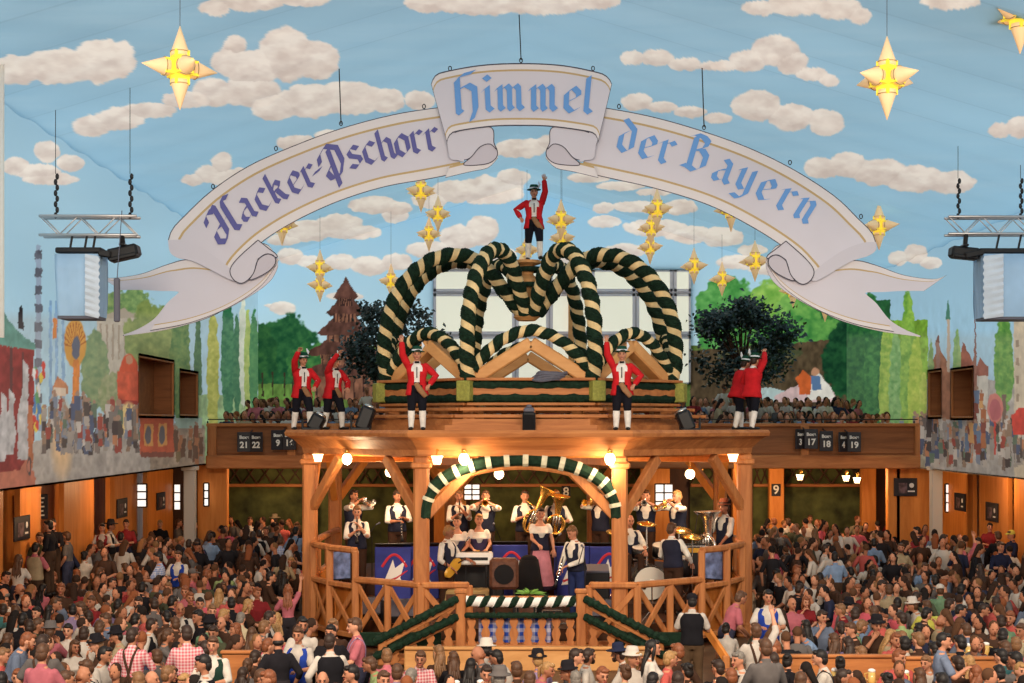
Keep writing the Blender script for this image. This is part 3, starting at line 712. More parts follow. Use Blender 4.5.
for k, (px, py, lb) in enumerate([(20.5, 528, 'dark poster on the left wall pier nearest to us'), (121, 508, 'dark poster on the third left wall pier, near the red light'), (160, 501, 'dark poster on the left wall pier beside the bright windows'),
                                   (905, 487, 'dark poster on the pier below the right end of the gallery'), (961, 502, 'dark poster on the right wall pier by the thin window'), (993, 512, 'dark poster on the right wall pier nearest to us')]):
    left = px < 500; Y = (Yl(px) if left else Yr(px)); rz = math.pi / 2 if left else -math.pi / 2; x = XLO if left else XRO
    if 900 < px < 910: Y = 43.4; x = P(px, 0, Y).x; rz = 0
    c = P(px, py, Y); t = thing('poster', lb, 'poster', (x + (.03 if left else -.03 if rz else 0), Y - (0 if rz else .05), c.z), rz)
    w = .75 if rz else .48; f = MB(); f.bbox((0, 0, 0), (w * 1.4, .03, .52)); f.build('board', M['signface'], t)
    f = MB(); f.box((-w * .16, -.018, -.03), (w * .5, .008, .3)); f.build('picture', M['poster_a'], t)
    f = MB(); f.ell((w * .36, -.02, .05), (.07, .01, .07)); f.box((w * .34, -.02, -.12), (.2, .008, .04)); f.build('emblem', M['white'], t)
Y = Yl(56); c = P(56, 507, Y); t = thing('notice_board', 'black notice board with white lines in the left wall recess', 'sign', (XLO - .5, Y, c.z), math.pi / 2 - .6)
f = MB(); f.bbox((0, 0, 0), (.75, .04, .58)); f.build('board', M['signface'], t)
f = MB()
for k in range(5): f.box((0, -.025, .2 - .1 * k), (.52 - .06 * (k % 2), .006, .035))
f.build('writing', M['signtext'], t)
f = MB(); f.beam((0, .03, -.25), (0, .03, -c.z), .06, .05); f.build('post', M['wood_d'], t)

# ------------------------------------------------------------------ bandstand
BX, BY = .33, 34.0
OCT = [(-1.75, 29.0), (2.08, 29.0), (4.95, 31.95), (5.0, 36.05), (2.1, 39.0), (-1.6, 39.0), (-4.25, 36.05), (-4.3, 31.95)]
def octo(off):        # the plan pushed outwards by off
    n = len(OCT); out = []
    for i in range(n):
        p0, p1, p2 = Vector(OCT[i - 1]), Vector(OCT[i]), Vector(OCT[(i + 1) % n])
        d1 = (p1 - p0).normalized(); d2 = (p2 - p1).normalized(); n1 = Vector((d1.y, -d1.x)); n2 = Vector((d2.y, -d2.x))
        m = (n1 + n2).normalized(); out.append(p1 + m * (off / m.dot(n1)))
    return out
stand = thing('bandstand', 'wooden bandstand with carved posts and a flat roof in the middle of the hall', 'bandstand', (BX, BY, 0))
def bs(f, name, m, parent=None, smooth=False):
    """part of the bandstand from world coordinates"""
    o = f.build(name, m, parent or stand, smooth); 
    if parent is None: o.location = (-BX, -BY, 0)
    return o
STZ = .55
for (x, y) in OCT:
    f = MB(); f.bbox((x, y, 1.95), (.3, .3, 3.9), b=.04); f.bbox((x, y, .15), (.38, .38, .3), b=.03); f.bbox((x, y, 3.72), (.4, .4, .12), b=.03)
    bs(f, 'post', M['wood'])
for i in range(8):
    a = Vector(OCT[i] + (0,)); b = Vector(OCT[(i + 1) % 8] + (0,)); d = (b - a).normalized()
    for (p, s) in ((a, 1), (b, -1)):
        f = MB(); f.beam(p + d * s * .1 + Vector((0, 0, 2.75)), p + d * s * 1.15 + Vector((0, 0, 3.85)), .16, .2, bev=.02); bs(f, 'brace', M['wood'] if i in (0, 7, 1) else M['wood_o'])
# cornice profile swept round the octagon, mitred
prof = [(.48, 4.40), (.52, 4.34), (.5, 4.27), (.42, 4.24), (.34, 4.20), (.22, 4.08), (.16, 4.02), (.14, 3.9), (-.14, 3.9), (-.14, 4.40)]
f = MB(); rings = [octo(o) for o, z in prof]; n = len(prof)
for i in range(8):
    for k in range(n):
        k2 = (k + 1) % n; j = (i + 1) % 8
        f.add([(rings[k][i].x, rings[k][i].y, prof[k][1]), (rings[k][j].x, rings[k][j].y, prof[k][1]), (rings[k2][j].x, rings[k2][j].y, prof[k2][1]), (rings[k2][i].x, rings[k2][i].y, prof[k2][1])], [(0, 1, 2, 3)])
bs(f, 'cornice', M['wood_h'])
def octslab(off, z0, z1, name, m):
    f = MB(); f.prism([(p.x, p.y, z0) for p in octo(off)], (0, 0, z1 - z0)); bs(f, name, m)
octslab(-.13, 4.28, 4.38, 'roof_deck', M['wood_h']); octslab(-.16, 3.86, 3.9, 'ceiling_boards', M['wood_o'])
octslab(-.9, 4.38, 4.5, 'roof_step', M['wood_h']); octslab(-1.2, 4.5, 4.62, 'roof_step', M['wood_h'])
for i in range(8):          # joists showing under the eaves
    a = Vector(OCT[i]); f = MB(); f.beam((a.x, a.y, 3.78), (BX, BY, 3.78), .16, .16); bs(f, 'joist', M['wood_o'])
octslab(-.05, 0.02, STZ, 'stage_floor', M['wood_d'])
f = MB(); f.prism([(-3.2, 33.0, STZ), (3.9, 33.0, STZ), (4.6, 35.2, STZ), (4.6, 36.2, STZ), (2.1, 38.7, STZ), (-1.6, 38.7, STZ), (-4.0, 36.2, STZ), (-4.0, 35.2, STZ)], (0, 0, .57)); bs(f, 'riser', M['wood_d'])
f = MB(); f.prism([(-2.9, 31.5, STZ), (3.6, 31.5, STZ), (3.9, 33, STZ), (-3.2, 33, STZ)], (0, 0, .2)); bs(f, 'riser', M['wood_d'])
# rail with crossed boards
def rail(a, b, z0, z1, n, parent_label='railing', panel=False, mid=None):
    a = Vector(a); b = Vector(b); f = MB()
    f.beam((a.x, a.y, z1), (b.x, b.y, z1), .16, .12, bev=.03); f.beam((a.x, a.y, z0), (b.x, b.y, z0), .1, .1)
    if mid: f.beam((a.x, a.y, mid), (b.x, b.y, mid), .14, .1, bev=.02)
    zt = mid or z1
    for k in range(n + 1):
        p = a + (b - a) * k / n; w = .142 if k == n else .13; f.bbox((p.x, p.y, (z0 + z1) / 2), (w, w, z1 - z0 + (.01 if k == n else 0)))
    for k in range(n):
        p = a + (b - a) * k / n; q = a + (b - a) * (k + 1) / n; off = Vector((0, .03))
        f.beam((p.x, p.y, z0), (q.x, q.y, zt - .04), .05, .12); f.beam((p.x, p.y + .05, zt - .04), (q.x, q.y + .05, z0), .05, .12)
    bs(f, parent_label, M['wood'])
    if panel:
        f = MB(); d = (b - a).normalized(); nrm = Vector((-d.y, d.x)) * (.08 if a.x > BX else -.08)
        a = a - d * .1; b = b + d * .1; f.add([(a.x + nrm.x, a.y + nrm.y, z0), (b.x + nrm.x, b.y + nrm.y, z0), (b.x + nrm.x, b.y + nrm.y, zt), (a.x + nrm.x, a.y + nrm.y, zt)], [(0, 1, 2, 3)])
        f.prism([f.v[0], f.v[1], f.v[2], f.v[3]], (nrm.x * .2, nrm.y * .2, 0)); bs(f, 'rail_panel', M['wood_o'])
for sx in (-1, 1):
    X = lambda x: BX + sx * x
    rail((X(1.15), 28.85), (X(2.08), 28.85), .3, 1.42, 1); rail((X(2.08), 28.85), (X(3.45), 29.9), .3, 1.42, 2)
    pts = [(X(3.45), 29.9), (X(4.05), 30.6), (X(4.5), 31.5), (X(4.58), 32.8), (X(4.55), 34.4), (X(4.5), 35.9)]
    for p, q in zip(pts[:-1], pts[1:]): rail(p, q, .3, 2.0, 1, panel=True, mid=1.28)
# front stair landing with cut board balusters and two flights of rails
def baluster(f, x, y, z0, z1, w=.17):
    h = z1 - z0; prof = [(.42, 0), (.42, .1), (.3, .16), (.5, .38), (.36, .52), (.22, .58), (.36, .66), (.48, .78), (.3, .9), (.38, 1)]
    poly = [(x + w * a, y, z0 + h * t) for a, t in prof] + [(x - w * a, y, z0 + h * t) for a, t in reversed(prof)]
    f.prism(poly, (0, .04, 0))
LX0, LX1, LY = -.95, 1.28, 27.8
for x in (LX0, LX1):
    f = MB(); f.bbox((x, LY, .72), (.18, .18, 1.36), b=.02); f.bbox((x, LY, 1.42), (.23, .23, .08), b=.02); bs(f, 'landing_post', M['wood'])
for k in range(8):
    f = MB(); baluster(f, LX0 + .2 + (LX1 - LX0 - .4) * k / 7, LY, .42, .98); bs(f, 'baluster', M['wood'])
f = MB(); f.bbox(((LX0 + LX1) / 2, LY, .38), (LX1 - LX0, .14, .1)); f.bbox(((LX0 + LX1) / 2, LY, .98), (LX1 - LX0, .12, .06)); f.bbox(((LX0 + LX1) / 2, LY, 1.3), (LX1 - LX0, .12, .06)); bs(f, 'landing_rail', M['wood_h'])
f = MB(); f.box(((LX0 + LX1) / 2, LY + .55, .29), (LX1 - LX0 + .2, 1.2, .08)); f.box(((LX0 + LX1) / 2, LY + .55, .12), (LX1 - LX0 + .1, 1.1, .24)); bs(f, 'landing', M['wood_h'])
for sx in (-1, 1):
    xa = LX0 if sx < 0 else LX1; xb = xa + sx * 1.45; f = MB()
    f.beam((xa, LY, 1.22), (xb, LY, .42), .1, .08); f.beam((xa, LY, .9), (xb, LY, .2), .08, .08); bs(f, 'stair_rail', M['wood_h'])
    f = MB(); f.bbox((xb, LY, .3), (.16, .16, .5)); bs(f, 'landing_post', M['wood'])
    for k in range(4):
        t = (k + .7) / 4.4; f = MB(); baluster(f, xa + (xb - xa) * t, LY, max(.06, .3 - .3 * t), .92 - .7 * t); bs(f, 'baluster', M['wood'])
    for k in range(3):
        f = MB(); f.bbox((xa + sx * (.25 + .42 * k), LY + .55, .26 - .09 * k), (.44, 1.1, .06)); bs(f, 'stair_tread', M['wood_h'])
f = MB(); f.bbox((BX, LY - .35, .22), (4.6, .1, .44)); f.bbox((BX, LY - .37, .42), (4.6, .16, .06)); bs(f, 'plinth', M['wood_pale'])
for x in (-2.15, 2.75): f = MB(); f.bbox((x, 28.6, .42), (1.6, .08, .26)); bs(f, 'green_fascia', M['green'])
# blue checked cloth behind the balusters
M['gingham'] = check_mat('blue_gingham', 7)
f = MB(); n = 40; v = []
for z in (.45, .96):
    for k in range(n + 1): v.append((-.62 + 1.35 * k / n, LY + .14 + .025 * math.sin(k * 1.1), z))
f.add(v, [(k, k + 1, k + n + 2, k + n + 1) for k in range(n)])
tag(f.build('checked_cloth', M['gingham'], smooth=True, color=L((40, 70, 160))), 'blue and white checked cloth hung behind the landing balusters', 'cloth')

# ------------------------------------------------------------------ garlands: green strands wound with gold ribbon
def spline(pts, n):
    pts = [Vector(p) for p in pts]; out = []; m = len(pts)
    for i in range(m - 1):
        p0, p1, p2, p3 = pts[max(i - 1, 0)], pts[i], pts[i + 1], pts[min(i + 2, m - 1)]
        for k in range(n):
            t = k / n; out.append(.5 * ((2 * p1) + (p2 - p0) * t + (2 * p0 - 5 * p1 + 4 * p2 - p3) * t * t + (3 * p1 - p0 - 3 * p2 + p3) * t ** 3))
    out.append(pts[-1]); return out
def garland(path, R, pitch, gold=.34, seg=20, step=.045, seed=0, turns=1):
    """returns (green, gold) meshes wound round the path"""
    pts = spline(path, 40); ln = [0]
    for a, b in zip(pts, pts[1:]): ln.append(ln[-1] + (b - a).length)
    N = max(8, int(ln[-1] / step)); q = []
    j = 0
    for i in range(N + 1):
        s = ln[-1] * i / N
        while j < len(ln) - 2 and ln[j + 1] < s: j += 1
        t = (s - ln[j]) / max(1e-6, ln[j + 1] - ln[j]); q.append(pts[j].lerp(pts[j + 1], t))
    rnd = random.Random(seed); g = MB(); r = MB(); ref = Vector((.3, 1, .2)); V = []; K = []
    for i in range(N + 1):
        t = (q[min(i + 1, N)] - q[max(i - 1, 0)]).normalized(); x = (ref - t * ref.dot(t)).normalized(); y = t.cross(x); ref = x; s = ln[-1] * i / N
        row = []; kr = []
        for k in range(seg):
            th = 2 * math.pi * (k / seg - s / pitch); ph = (k + .5) / seg; isg = ph < gold
            if isg: rad = R * (.86 + .05 * math.sin(ph / gold * math.pi))
            else: u = (ph - gold) / (1 - gold); rad = R * (.84 + .22 * math.sin(u * math.pi) ** .5 + rnd.uniform(-.07, .07))
            row.append(q[i] + x * (rad * math.cos(th)) + y * (rad * math.sin(th))); kr.append(isg)
        V.append(row); K.append(kr)
    flat = [v for row in V for v in row]; gf, rf = [], []
    for i in range(N):
        for k in range(seg):
            k2 = (k + 1) % seg; face = (i * seg + k, i * seg + k2, (i + 1) * seg + k2, (i + 1) * seg + k)
            (rf if K[i][k] else gf).append(face)
    def pack(fs):
        used = {}; m = MB()
        vs = []; out = []
        for fc in fs:
            o = []
            for a in fc:
                if a not in used: used[a] = len(vs); vs.append(flat[a])
                o.append(used[a])
            out.append(o)
        m.add(vs, out); return m
    return pack(gf), pack(rf)
crown = thing('garland_crown', 'crown of green garland arches wound with gold ribbon on the bandstand roof', 'crown', (BX, BY, 4.6))
def cr(f, name, m, parent=None, smooth=False):
    o = f.build(name, m, parent or crown, smooth)
    if parent is None: o.location = (-BX, -BY, -4.6)
    return o
def pol(r, a, z): return Vector((BX + .06 + r * math.cos(a), BY + r * math.sin(a), z))
corner = [math.radians(22.5 + 45 * k) for k in range(8)]
RC = 3.45; RINGZ = 5.42
for k, a in enumerate(corner):
    path = [pol(r, a, z) for r, z in ((3.34, 5.4), (3.44, 6.0), (3.34, 6.85), (2.98, 7.6), (2.38, 8.12), (1.72, 8.28), (1.14, 8.1), (.62, 7.55), (.2, 7.05))]
    g, r = garland(path, .168, .43, gold=.33, seed=k, seg=30)
    p = cr(g, 'garland_arch', M['green'], smooth=False); ro = r.build('gold_ribbon', M['gold'], p)
    a2 = corner[(k + 1) % 8]; am = (a + a2) / 2 if k < 7 else a + math.radians(22.5)
    if k == 7: a2 = a + math.radians(45)
    path = [pol(RC - .1, a, 5.5).lerp(pol(RC - .1, a2, 5.5), t) + Vector((0, 0, .95 * math.sin(math.pi * t) ** .8)) for t in (.03, .12, .28, .5, .72, .88, .97)]
    g, r = garland(path, .13, .36, gold=.33, seed=20 + k, step=.04, seg=24)
    p = cr(g, 'garland_swag', M['green']); r.build('gold_ribbon', M['gold'], p)
    # board gable on each side
    A, B = pol(RC - .25, a, 5.42), pol(RC - .25, a2, 5.42); pk = (A + B) / 2 + Vector((0, 0, .78)); f = MB()
    f.beam(A, pk, .34, .26, bev=.03); f.beam(B, pk, .34, .26, bev=.03); f.beam(A, B, .12, .1); cr(f, 'gable', M['wood_pale'])
    # ring beam wrapped in green, with a wood strip between
    A, B = pol(RC, a, 5.0), pol(RC, a2, 5.0)
    f = MB()
    for z in (5.06, 5.32): f.tube([Vector((A.x, A.y, z)).lerp(Vector((B.x, B.y, z)), t / 24) + Vector((0, 0, .012 * math.sin(t * 2.3))) for t in range(25)], [.1 + .012 * math.sin(t * 5.1) for t in range(25)], 10)
    cr(f, 'ring_garland', M['green'])
    f = MB(); f.beam((A.x, A.y, 5.19), (B.x, B.y, 5.19), .14, .16); f.beam((A.x, A.y, 5.44), (B.x, B.y, 5.44), .3, .06); f.beam((A.x, A.y, 4.93), (B.x, B.y, 4.93), .2, .06); cr(f, 'ring_beam', M['wood_h'])
    M.setdefault('olive', mat('olive_box', L((150, 150, 70)), .6, noise=.3, nscale=20))
    f = MB(); f.bbox(pol(RC + .06, a, 5.2), (.3, .3, .42), rotz(a)); cr(f, 'corner_box', M['olive'])
    f = MB(); f.bbox(pol(RC - .2, a, 4.75), (.26, .26, .42), rotz(a)); mid = (pol(RC - .3, a, 4.75) + pol(RC - .3, a2, 4.75)) / 2; f.bbox(mid, (.2, .2, .42), rotz(am)); cr(f, 'crown_post', M['wood'])
    f = MB()
    for (ro_, z) in ((RC + .35, 4.82), (RC + .6, 4.68)):
        A, B = pol(ro_, a, z), pol(ro_, a2, z); f.beam(A, B, .14, .07)
    cr(f, 'roof_rail', M['wood_h'])
f = MB(); f.lathe((BX, BY, 0), [(.2, 6.86), (.3, 6.94), (.28, 6.98), (.18, 7.04), (.2, 7.6), (.3, 7.7), (.3, 7.78), (.16, 7.9), (.16, 8.1), (.34, 8.16), (.34, 8.22)], 16); cr(f, 'hub', M['wood_pale'], smooth=False)
f = MB()
for z, w in ((7.66, .34), (8.02, .26)): f.tube([pol(w, t * math.pi / 6, z) for t in range(13)], .06, 8)
cr(f, 'hub_garland', M['green'])
# green arch between the front posts, with white and gold panels
t = thing('arch_garland', 'green arch with white patches across the front of the bandstand', 'garland', (BX, 28.95, 0))
arc = []
for k in range(33):
    th = math.pi * k / 32; arc.append(Vector((.17 - 1.86 * math.cos(th) - BX, 0, 2.72 + 1.12 * math.sin(th) ** .8)))
f = MB(); f.tube(arc, [(.12, .13)] * 33, 10, axis=(0, 1, 0)); f.build('green_band', M['green'], t)
M['ivory'] = mat('ivory_ribbon', L((206, 200, 172)), .6, noise=.2, nscale=9)
for k in range(2, 31, 2):
    f = MB(); f.tube([arc[k].lerp(arc[k + 1], .2), arc[k].lerp(arc[k + 1], .8)], [(.135, .145)] * 2, 10, axis=(0, 1, 0), cap=False); f.build('ribbon_patch', M['ivory'], t)
f = MB(); f.tube([p + Vector((0, 0, -.17)) + Vector((.0, .02, 0)) for p in arc], [(.05, .04)] * 33, 6, axis=(0, 1, 0)); f.build('wood_rib', M['wood'], t)
# garland on the landing and the stair rails
t = thing('rail_garland', 'green garland wound with ivory ribbon on the landing rail', 'garland', (0, LY - .02, 0))
g, r = garland([(LX0 + .1, 0, 1.24), ((LX0 + LX1) / 2, 0, 1.22), (LX1 - .1, 0, 1.24)], .11, .27, gold=.5, step=.03, seg=14, seed=51); p = g.build('green_strand', M['green'], t); r.build('ivory_ribbon', M['white'], p)
t = tag(MB().tube([(LX0 + .1 + (LX1 - LX0 - .2) * k / 40, LY - .07, .98 + .008 * math.sin(k * 2.1)) for k in range(41)], [.055 + .01 * math.sin(k * 3.3) for k in range(41)], 8).build('rail_garland', M['green']), 'thin plain green garland along the lower landing rail', 'garland')
for sx, lb in ((-1, 'left'), (1, 'right')):
    xa = (LX0 if sx < 0 else LX1) + sx * .08; xb = xa + sx * 1.5
    for (z0, z1, w) in ((1.28, .5, 'upper'), (.95, .22, 'lower')):
        tag(MB().tube([(xa + (xb - xa) * k / 30, LY - .1, z0 + (z1 - z0) * k / 30 + .01 * math.sin(k * 2)) for k in range(31)], [.075 + .012 * math.sin(k * 3.7) for k in range(31)], 8).build('stair_garland', M['green']),
            '%s green garland on the %s stair rail of the landing' % (w, lb), 'garland', 'stair rail garlands')
# bulbs
def lantern(px, py, Y, label, power=60, sz=.1):
    c = P(px, py, Y); t = thing('lantern', label, 'lamp', c); f = MB(); f.ell((0, 0, 0), (sz, sz, sz * 1.2), 10, 8); f.build('bulb', M['bulb'], t, True)
    f = MB(); f.lathe((0, 0, sz), [(.05, 0), (.05, .08), (.02, .1)], 10); f.tube([(0, 0, sz + .08), (0, 0, 4.0 - c.z), (0, .2, 4.02 - c.z)], .014, 6); f.build('holder', M['brass'], t, True)
    lamp('lantern_light', 'POINT', c + Vector((0, 0, -.18)), power, (1, .72, .42), .1)
lantern(347, 459, 30.6, 'glowing bulb lantern at the left outer post of the bandstand')
lantern(464, 459, 28.66, 'glowing bulb lantern left of the front arch')
lantern(610, 459, 28.66, 'glowing bulb lantern right of the front arch')
for px, py, Y, lb in ((499, 474, 33.0, 'white globe lamp hanging behind the front arch'), (578, 470, 32.6, 'added white globe lamp hanging above the horn players'), (390, 472, 33.0, 'added white globe lamp in the left bay of the bandstand'), (690, 474, 33.0, 'added white globe lamp in the right bay of the bandstand')):  # only the globe behind the arch is real; the rest are added band lighting
    c = P(px, py, Y); t = thing('globe_lamp', lb, 'lamp', c); f = MB(); f.ell((0, 0, 0), (.11, .11, .11), 14, 10); f.build('globe', M['bulb2'], t, True); f = MB(); f.tube([(0, 0, .1), (0, 0, 3.87 - c.z)], .012, 6); f.lathe((0, 0, .1), [(.05, -.02), (.04, .04)], 10); f.build('cord', M['brass'], t)
    lamp('globe_light', 'POINT', c + Vector((0, -.2, -.25)), 75, (1, .76, .48), .12)
def wall_lamp(px, py, Y, label, lit=True, s=1.0):
    c = P(px, py, Y); t = thing('wall_lamp', label, 'lamp', c); f = MB(); f.lathe((0, 0, -.12 * s), [(.07 * s, 0), (.1 * s, .12 * s), (.12 * s, .16 * s)], 12, cap=True); f.build('shade', M['bulb2'], t, True)
    f = MB(); f.tube([(0, 0, .04 * s), (0, .05, .16 * s), (.08, .2, .12 * s)], .018, 6); f.ell((.08, .22, .12 * s), (.05, .03, .07)); f.build('arm', M['brass'], t)
for (px, py, Y, lb) in ((318, 456, 31.6, 'small wall lamp on the left outer bandstand post'), (437, 458, 28.75, 'small wall lamp on the left front bandstand post'), (733, 456, 31.6, 'small wall lamp on the right outer bandstand post'),
                        (800, 476, 44.6, 'lit wall lamp below the gallery, leftmost of the three'), (846, 477, 44.6, 'lit wall lamp below the gallery, middle of the three'), (857, 479, 44.4, 'lit wall lamp below the gallery, rightmost of the three'),
                        (700, 474, 44.5, 'small lit wall lamp behind the right side of the bandstand')):
    wall_lamp(px, py, Y, lb)
for x, y, e in ((-6.5, 44.6, 170), (7.2, 44.4, 200), (10.2, 44.2, 120), (0, 45, 120)): lamp('gallery_light', 'POINT', (x, y, 2.9), e, (1, .62, .32), .15)
for y in (28, 33, 38): lamp('stall_fill', 'POINT', (-9.6, y, 3.0), 60, (1, .6, .3), .1)  # added fill without lamp fittings, brightening the boards of the side stalls
for y in (36, 39.5): lamp('stall_fill', 'POINT', (12.4, y, 3.0), 60, (1, .6, .3), .1)
# ------------------------------------------------------------------ hanging banner: cut-out boards painted as a scroll
BNY = 30.0; BS = BNY / F            # metres per photo pixel at the banner
def bp(x, y, d=0): return P(x, y, BNY + d)
ban = thing('banner', 'huge scroll shaped hanging banner lettered Hacker-Pschorr Himmel der Bayern in blackletter', 'banner', bp(521, 128))
BO = Vector(bp(521, 128))
M['b_main'] = mat('banner_face', L((206, 202, 212)), .7, noise=.06, nscale=.6); M['b_edge'] = mat('banner_margin', L((216, 210, 212)), .7)
M['b_gold'] = mat('banner_gold_line', L((184, 158, 112)), .6); M['b_out'] = mat('banner_outline', L((64, 62, 76)), .7)
M['b_curl'] = mat('banner_roll', L((200, 196, 206)), .7); M['b_in'] = mat('banner_inside', L((190, 184, 194)), .7)
BM = [M['b_main'], M['b_edge'], M['b_gold'], M['b_out'], M['b_curl'], M['b_in']]
def resample(pts, n):
    q = spline([Vector((p[0], p[1], 0)) for p in pts], 20); ln = [0]
    for a, b in zip(q, q[1:]): ln.append(ln[-1] + (b - a).length)
    out = []; j = 0
    for i in range(n + 1):
        s = ln[-1] * i / n
        while j < len(ln) - 2 and ln[j + 1] < s: j += 1
        out.append(q[j].lerp(q[j + 1], (s - ln[j]) / max(1e-9, ln[j + 1] - ln[j])))
    return out
def ribbon(up, lo, d, name, bands=((0, .012, 3), (.012, .13, 1), (.13, .16, 2), (.16, .84, 0), (.84, .87, 2), (.87, .988, 1), (.988, 1, 3)), n=40, thick=.05, capl=True, capr=True, main=None):
    A = resample(up, n); B = resample(lo, n); f = MB()
    for (t0, t1, m) in bands:
        if main is not None and m == 0: m = main
        for i in range(n):
            q = [A[i].lerp(B[i], t0), A[i + 1].lerp(B[i + 1], t0), A[i + 1].lerp(B[i + 1], t1), A[i].lerp(B[i], t1)]
            f.add([bp(p.x, p.y, d) - BO for p in q], [(0, 1, 2, 3)], m)
    # rim and back
    for i in range(n):
        for E in (A, B):
            f.add([bp(E[i].x, E[i].y, d) - BO, bp(E[i + 1].x, E[i + 1].y, d) - BO, bp(E[i + 1].x, E[i + 1].y, d + thick) - BO, bp(E[i].x, E[i].y, d + thick) - BO], [(0, 1, 2, 3)], 3)
        f.add([bp(p.x, p.y, d + thick) - BO for p in (A[i], A[i + 1], B[i + 1], B[i])], [(0, 1, 2, 3)], 5)
    for (on, i) in ((capl, 0), (capr, n)):
        if on:
            a, b = A[i], B[i]; g = (A[1] - A[0]) if i == 0 else (A[n - 1] - A[n]); g = g.normalized() * .7
            f.add([bp(a.x, a.y, d - .003) - BO, bp(b.x, b.y, d - .003) - BO, bp(b.x + g.x, b.y + g.y, d - .003) - BO, bp(a.x + g.x, a.y + g.y, d - .003) - BO], [(0, 1, 2, 3)], 3)
    return link(name, f.mesh('m', BM, fix=False), ban)
def mir(pts, c=521.5): return [(2 * c - x, y) for x, y in pts]
def cut(poly, d, m, name, thick=.04, line=True):
    q = resample(list(poly) + [poly[0]], 60)[:-1]; f = MB()
    f.prism([bp(p.x, p.y, d) - BO for p in q], (0, thick, 0), m)
    if line:
        for a, b in zip(q, q[1:] + q[:1]):
            t = (b - a).normalized() * .0; nrm = Vector((-(b - a).y, (b - a).x, 0)).normalized() * .45
            f.add([bp(p.x, p.y, d - .004) - BO for p in (a - nrm, b - nrm, b + nrm, a + nrm)], [(0, 1, 2, 3)], 3)
    return link(name, f.mesh('m', BM), ban)
# left wing
UPL = [(168, 240), (172, 229), (184, 216), (212, 190), (250, 165), (300, 143), (345, 127), (395, 114), (440, 107)]
LOL = [(232, 281), (236, 270), (247, 256), (268, 238), (300, 219), (340, 201), (385, 187), (430, 179), (464, 172)]
ribbon(UPL, LOL, 0, 'wing', capr=False)
UPR = [(602, 107), (650, 116), (700, 130), (750, 148), (795, 170), (835, 196), (858, 218), (872, 232), (876, 242)]
LOR = [(580, 172), (612, 179), (660, 190), (710, 206), (755, 229), (790, 252), (804, 266), (812, 276), (814, 281)]
ribbon(UPR, LOR, 0, 'wing', capl=False)
# rolled ends of the wings and the forked tails behind them
cut([(168, 240), (170, 252), (178, 258), (195, 262), (234, 281), (232, 270), (200, 246), (185, 240)], -.02, 4, 'roll', line=False)
cut([(876, 242), (876, 250), (868, 256), (850, 262), (816, 281), (814, 272), (840, 252), (862, 243)], -.02, 4, 'roll', line=False)
TU = [(97, 276), (112, 277), (140, 275), (165, 266), (190, 259), (215, 266)]; 
def tail(mr):
    g = (lambda p: [(2 * 522 - x, y + 1) for x, y in p]) if mr else (lambda p: p)
    ribbon(g([(97, 274), (110, 278), (140, 274), (168, 264), (190, 259), (228, 262), (262, 243), (277, 257)]), g([(120, 290), (142, 290), (160, 291), (180, 292), (196, 300), (232, 297), (262, 282), (278, 262)]), .05, 'tail', capr=False,
           bands=((0, .02, 3), (.02, .2, 1), (.2, .24, 2), (.24, 1, 0)))
    ribbon(g([(180, 292), (168, 302), (155, 318), (140, 328), (123, 335)][::-1]), g([(240, 300), (215, 315), (190, 324), (160, 331), (123, 336)][::-1]), .055, 'tail', capr=False, bands=((0, .9, 0), (.9, .93, 2), (.93, .98, 1), (.98, 1, 3)))
    cut(g([(180, 291), (200, 285), (232, 290), (262, 270), (278, 262), (270, 281), (245, 299), (215, 314), (196, 318), (176, 312), (165, 308)]), .052, 0, 'tail', line=False)
    ribbon(g([(165, 309), (190, 305), (225, 294), (255, 276), (276, 255)]), g([(150, 331), (190, 323), (230, 307), (262, 285), (279, 260)]), .046, 'tail', bands=((0, .7, 0), (.7, .75, 2), (.75, .96, 1), (.96, 1, 3)), capl=False, capr=False)
    # curl between wing and tail
    cut(g([(258, 240), (268, 248), (276, 254), (277, 258), (268, 254), (258, 260), (253, 274), (243, 283), (234, 280), (230, 270), (238, 258)]), -.03, 4, 'curl')
    cut(g([(258, 259), (266, 254), (274, 256), (275, 264), (266, 273), (250, 280), (254, 272)]), -.032, 5, 'curl')
tail(False); tail(True)
# centre piece in front
UPC = [(431, 84), (434, 77), (442, 72), (480, 65), (521, 63), (562, 65), (598, 72), (608, 77), (612, 84)]
LOC = [(447, 143), (449, 137), (456, 132), (490, 127), (521, 126), (552, 127), (588, 132), (596, 136), (598, 143)]
ribbon(UPC, LOC, -.12, 'centre_panel', bands=((0, .02, 3), (.02, .1, 1), (.1, .13, 2), (.13, .87, 0), (.87, .9, 2), (.9, .98, 1), (.98, 1, 3)))
for mr in (False, True):
    g = (lambda p: [(2 * 521.8 - x, y) for x, y in p]) if mr else (lambda p: p)
    cut(g([(432, 86), (447, 143), (450, 158), (458, 160), (464, 159), (450, 120), (442, 94)]), -.115, 4, 'roll', line=False)
    cut(g([(447, 143), (456, 132), (490, 127), (494, 143), (497, 150), (490, 144), (480, 147), (470, 158), (460, 160), (452, 156)]), -.105, 4, 'curl')
    cut(g([(470, 158), (480, 147), (490, 143), (497, 150), (496, 158), (486, 164), (464, 165)]), -.1, 5, 'curl')
    ribbon(g([(450, 166), (470, 161), (488, 158), (497, 150)]), g([(445, 178), (470, 172), (488, 168), (498, 158)]), -.098, 'fold', bands=((0, .2, 2), (.2, .95, 1), (.95, 1, 3)), capl=False, capr=False, n=12)
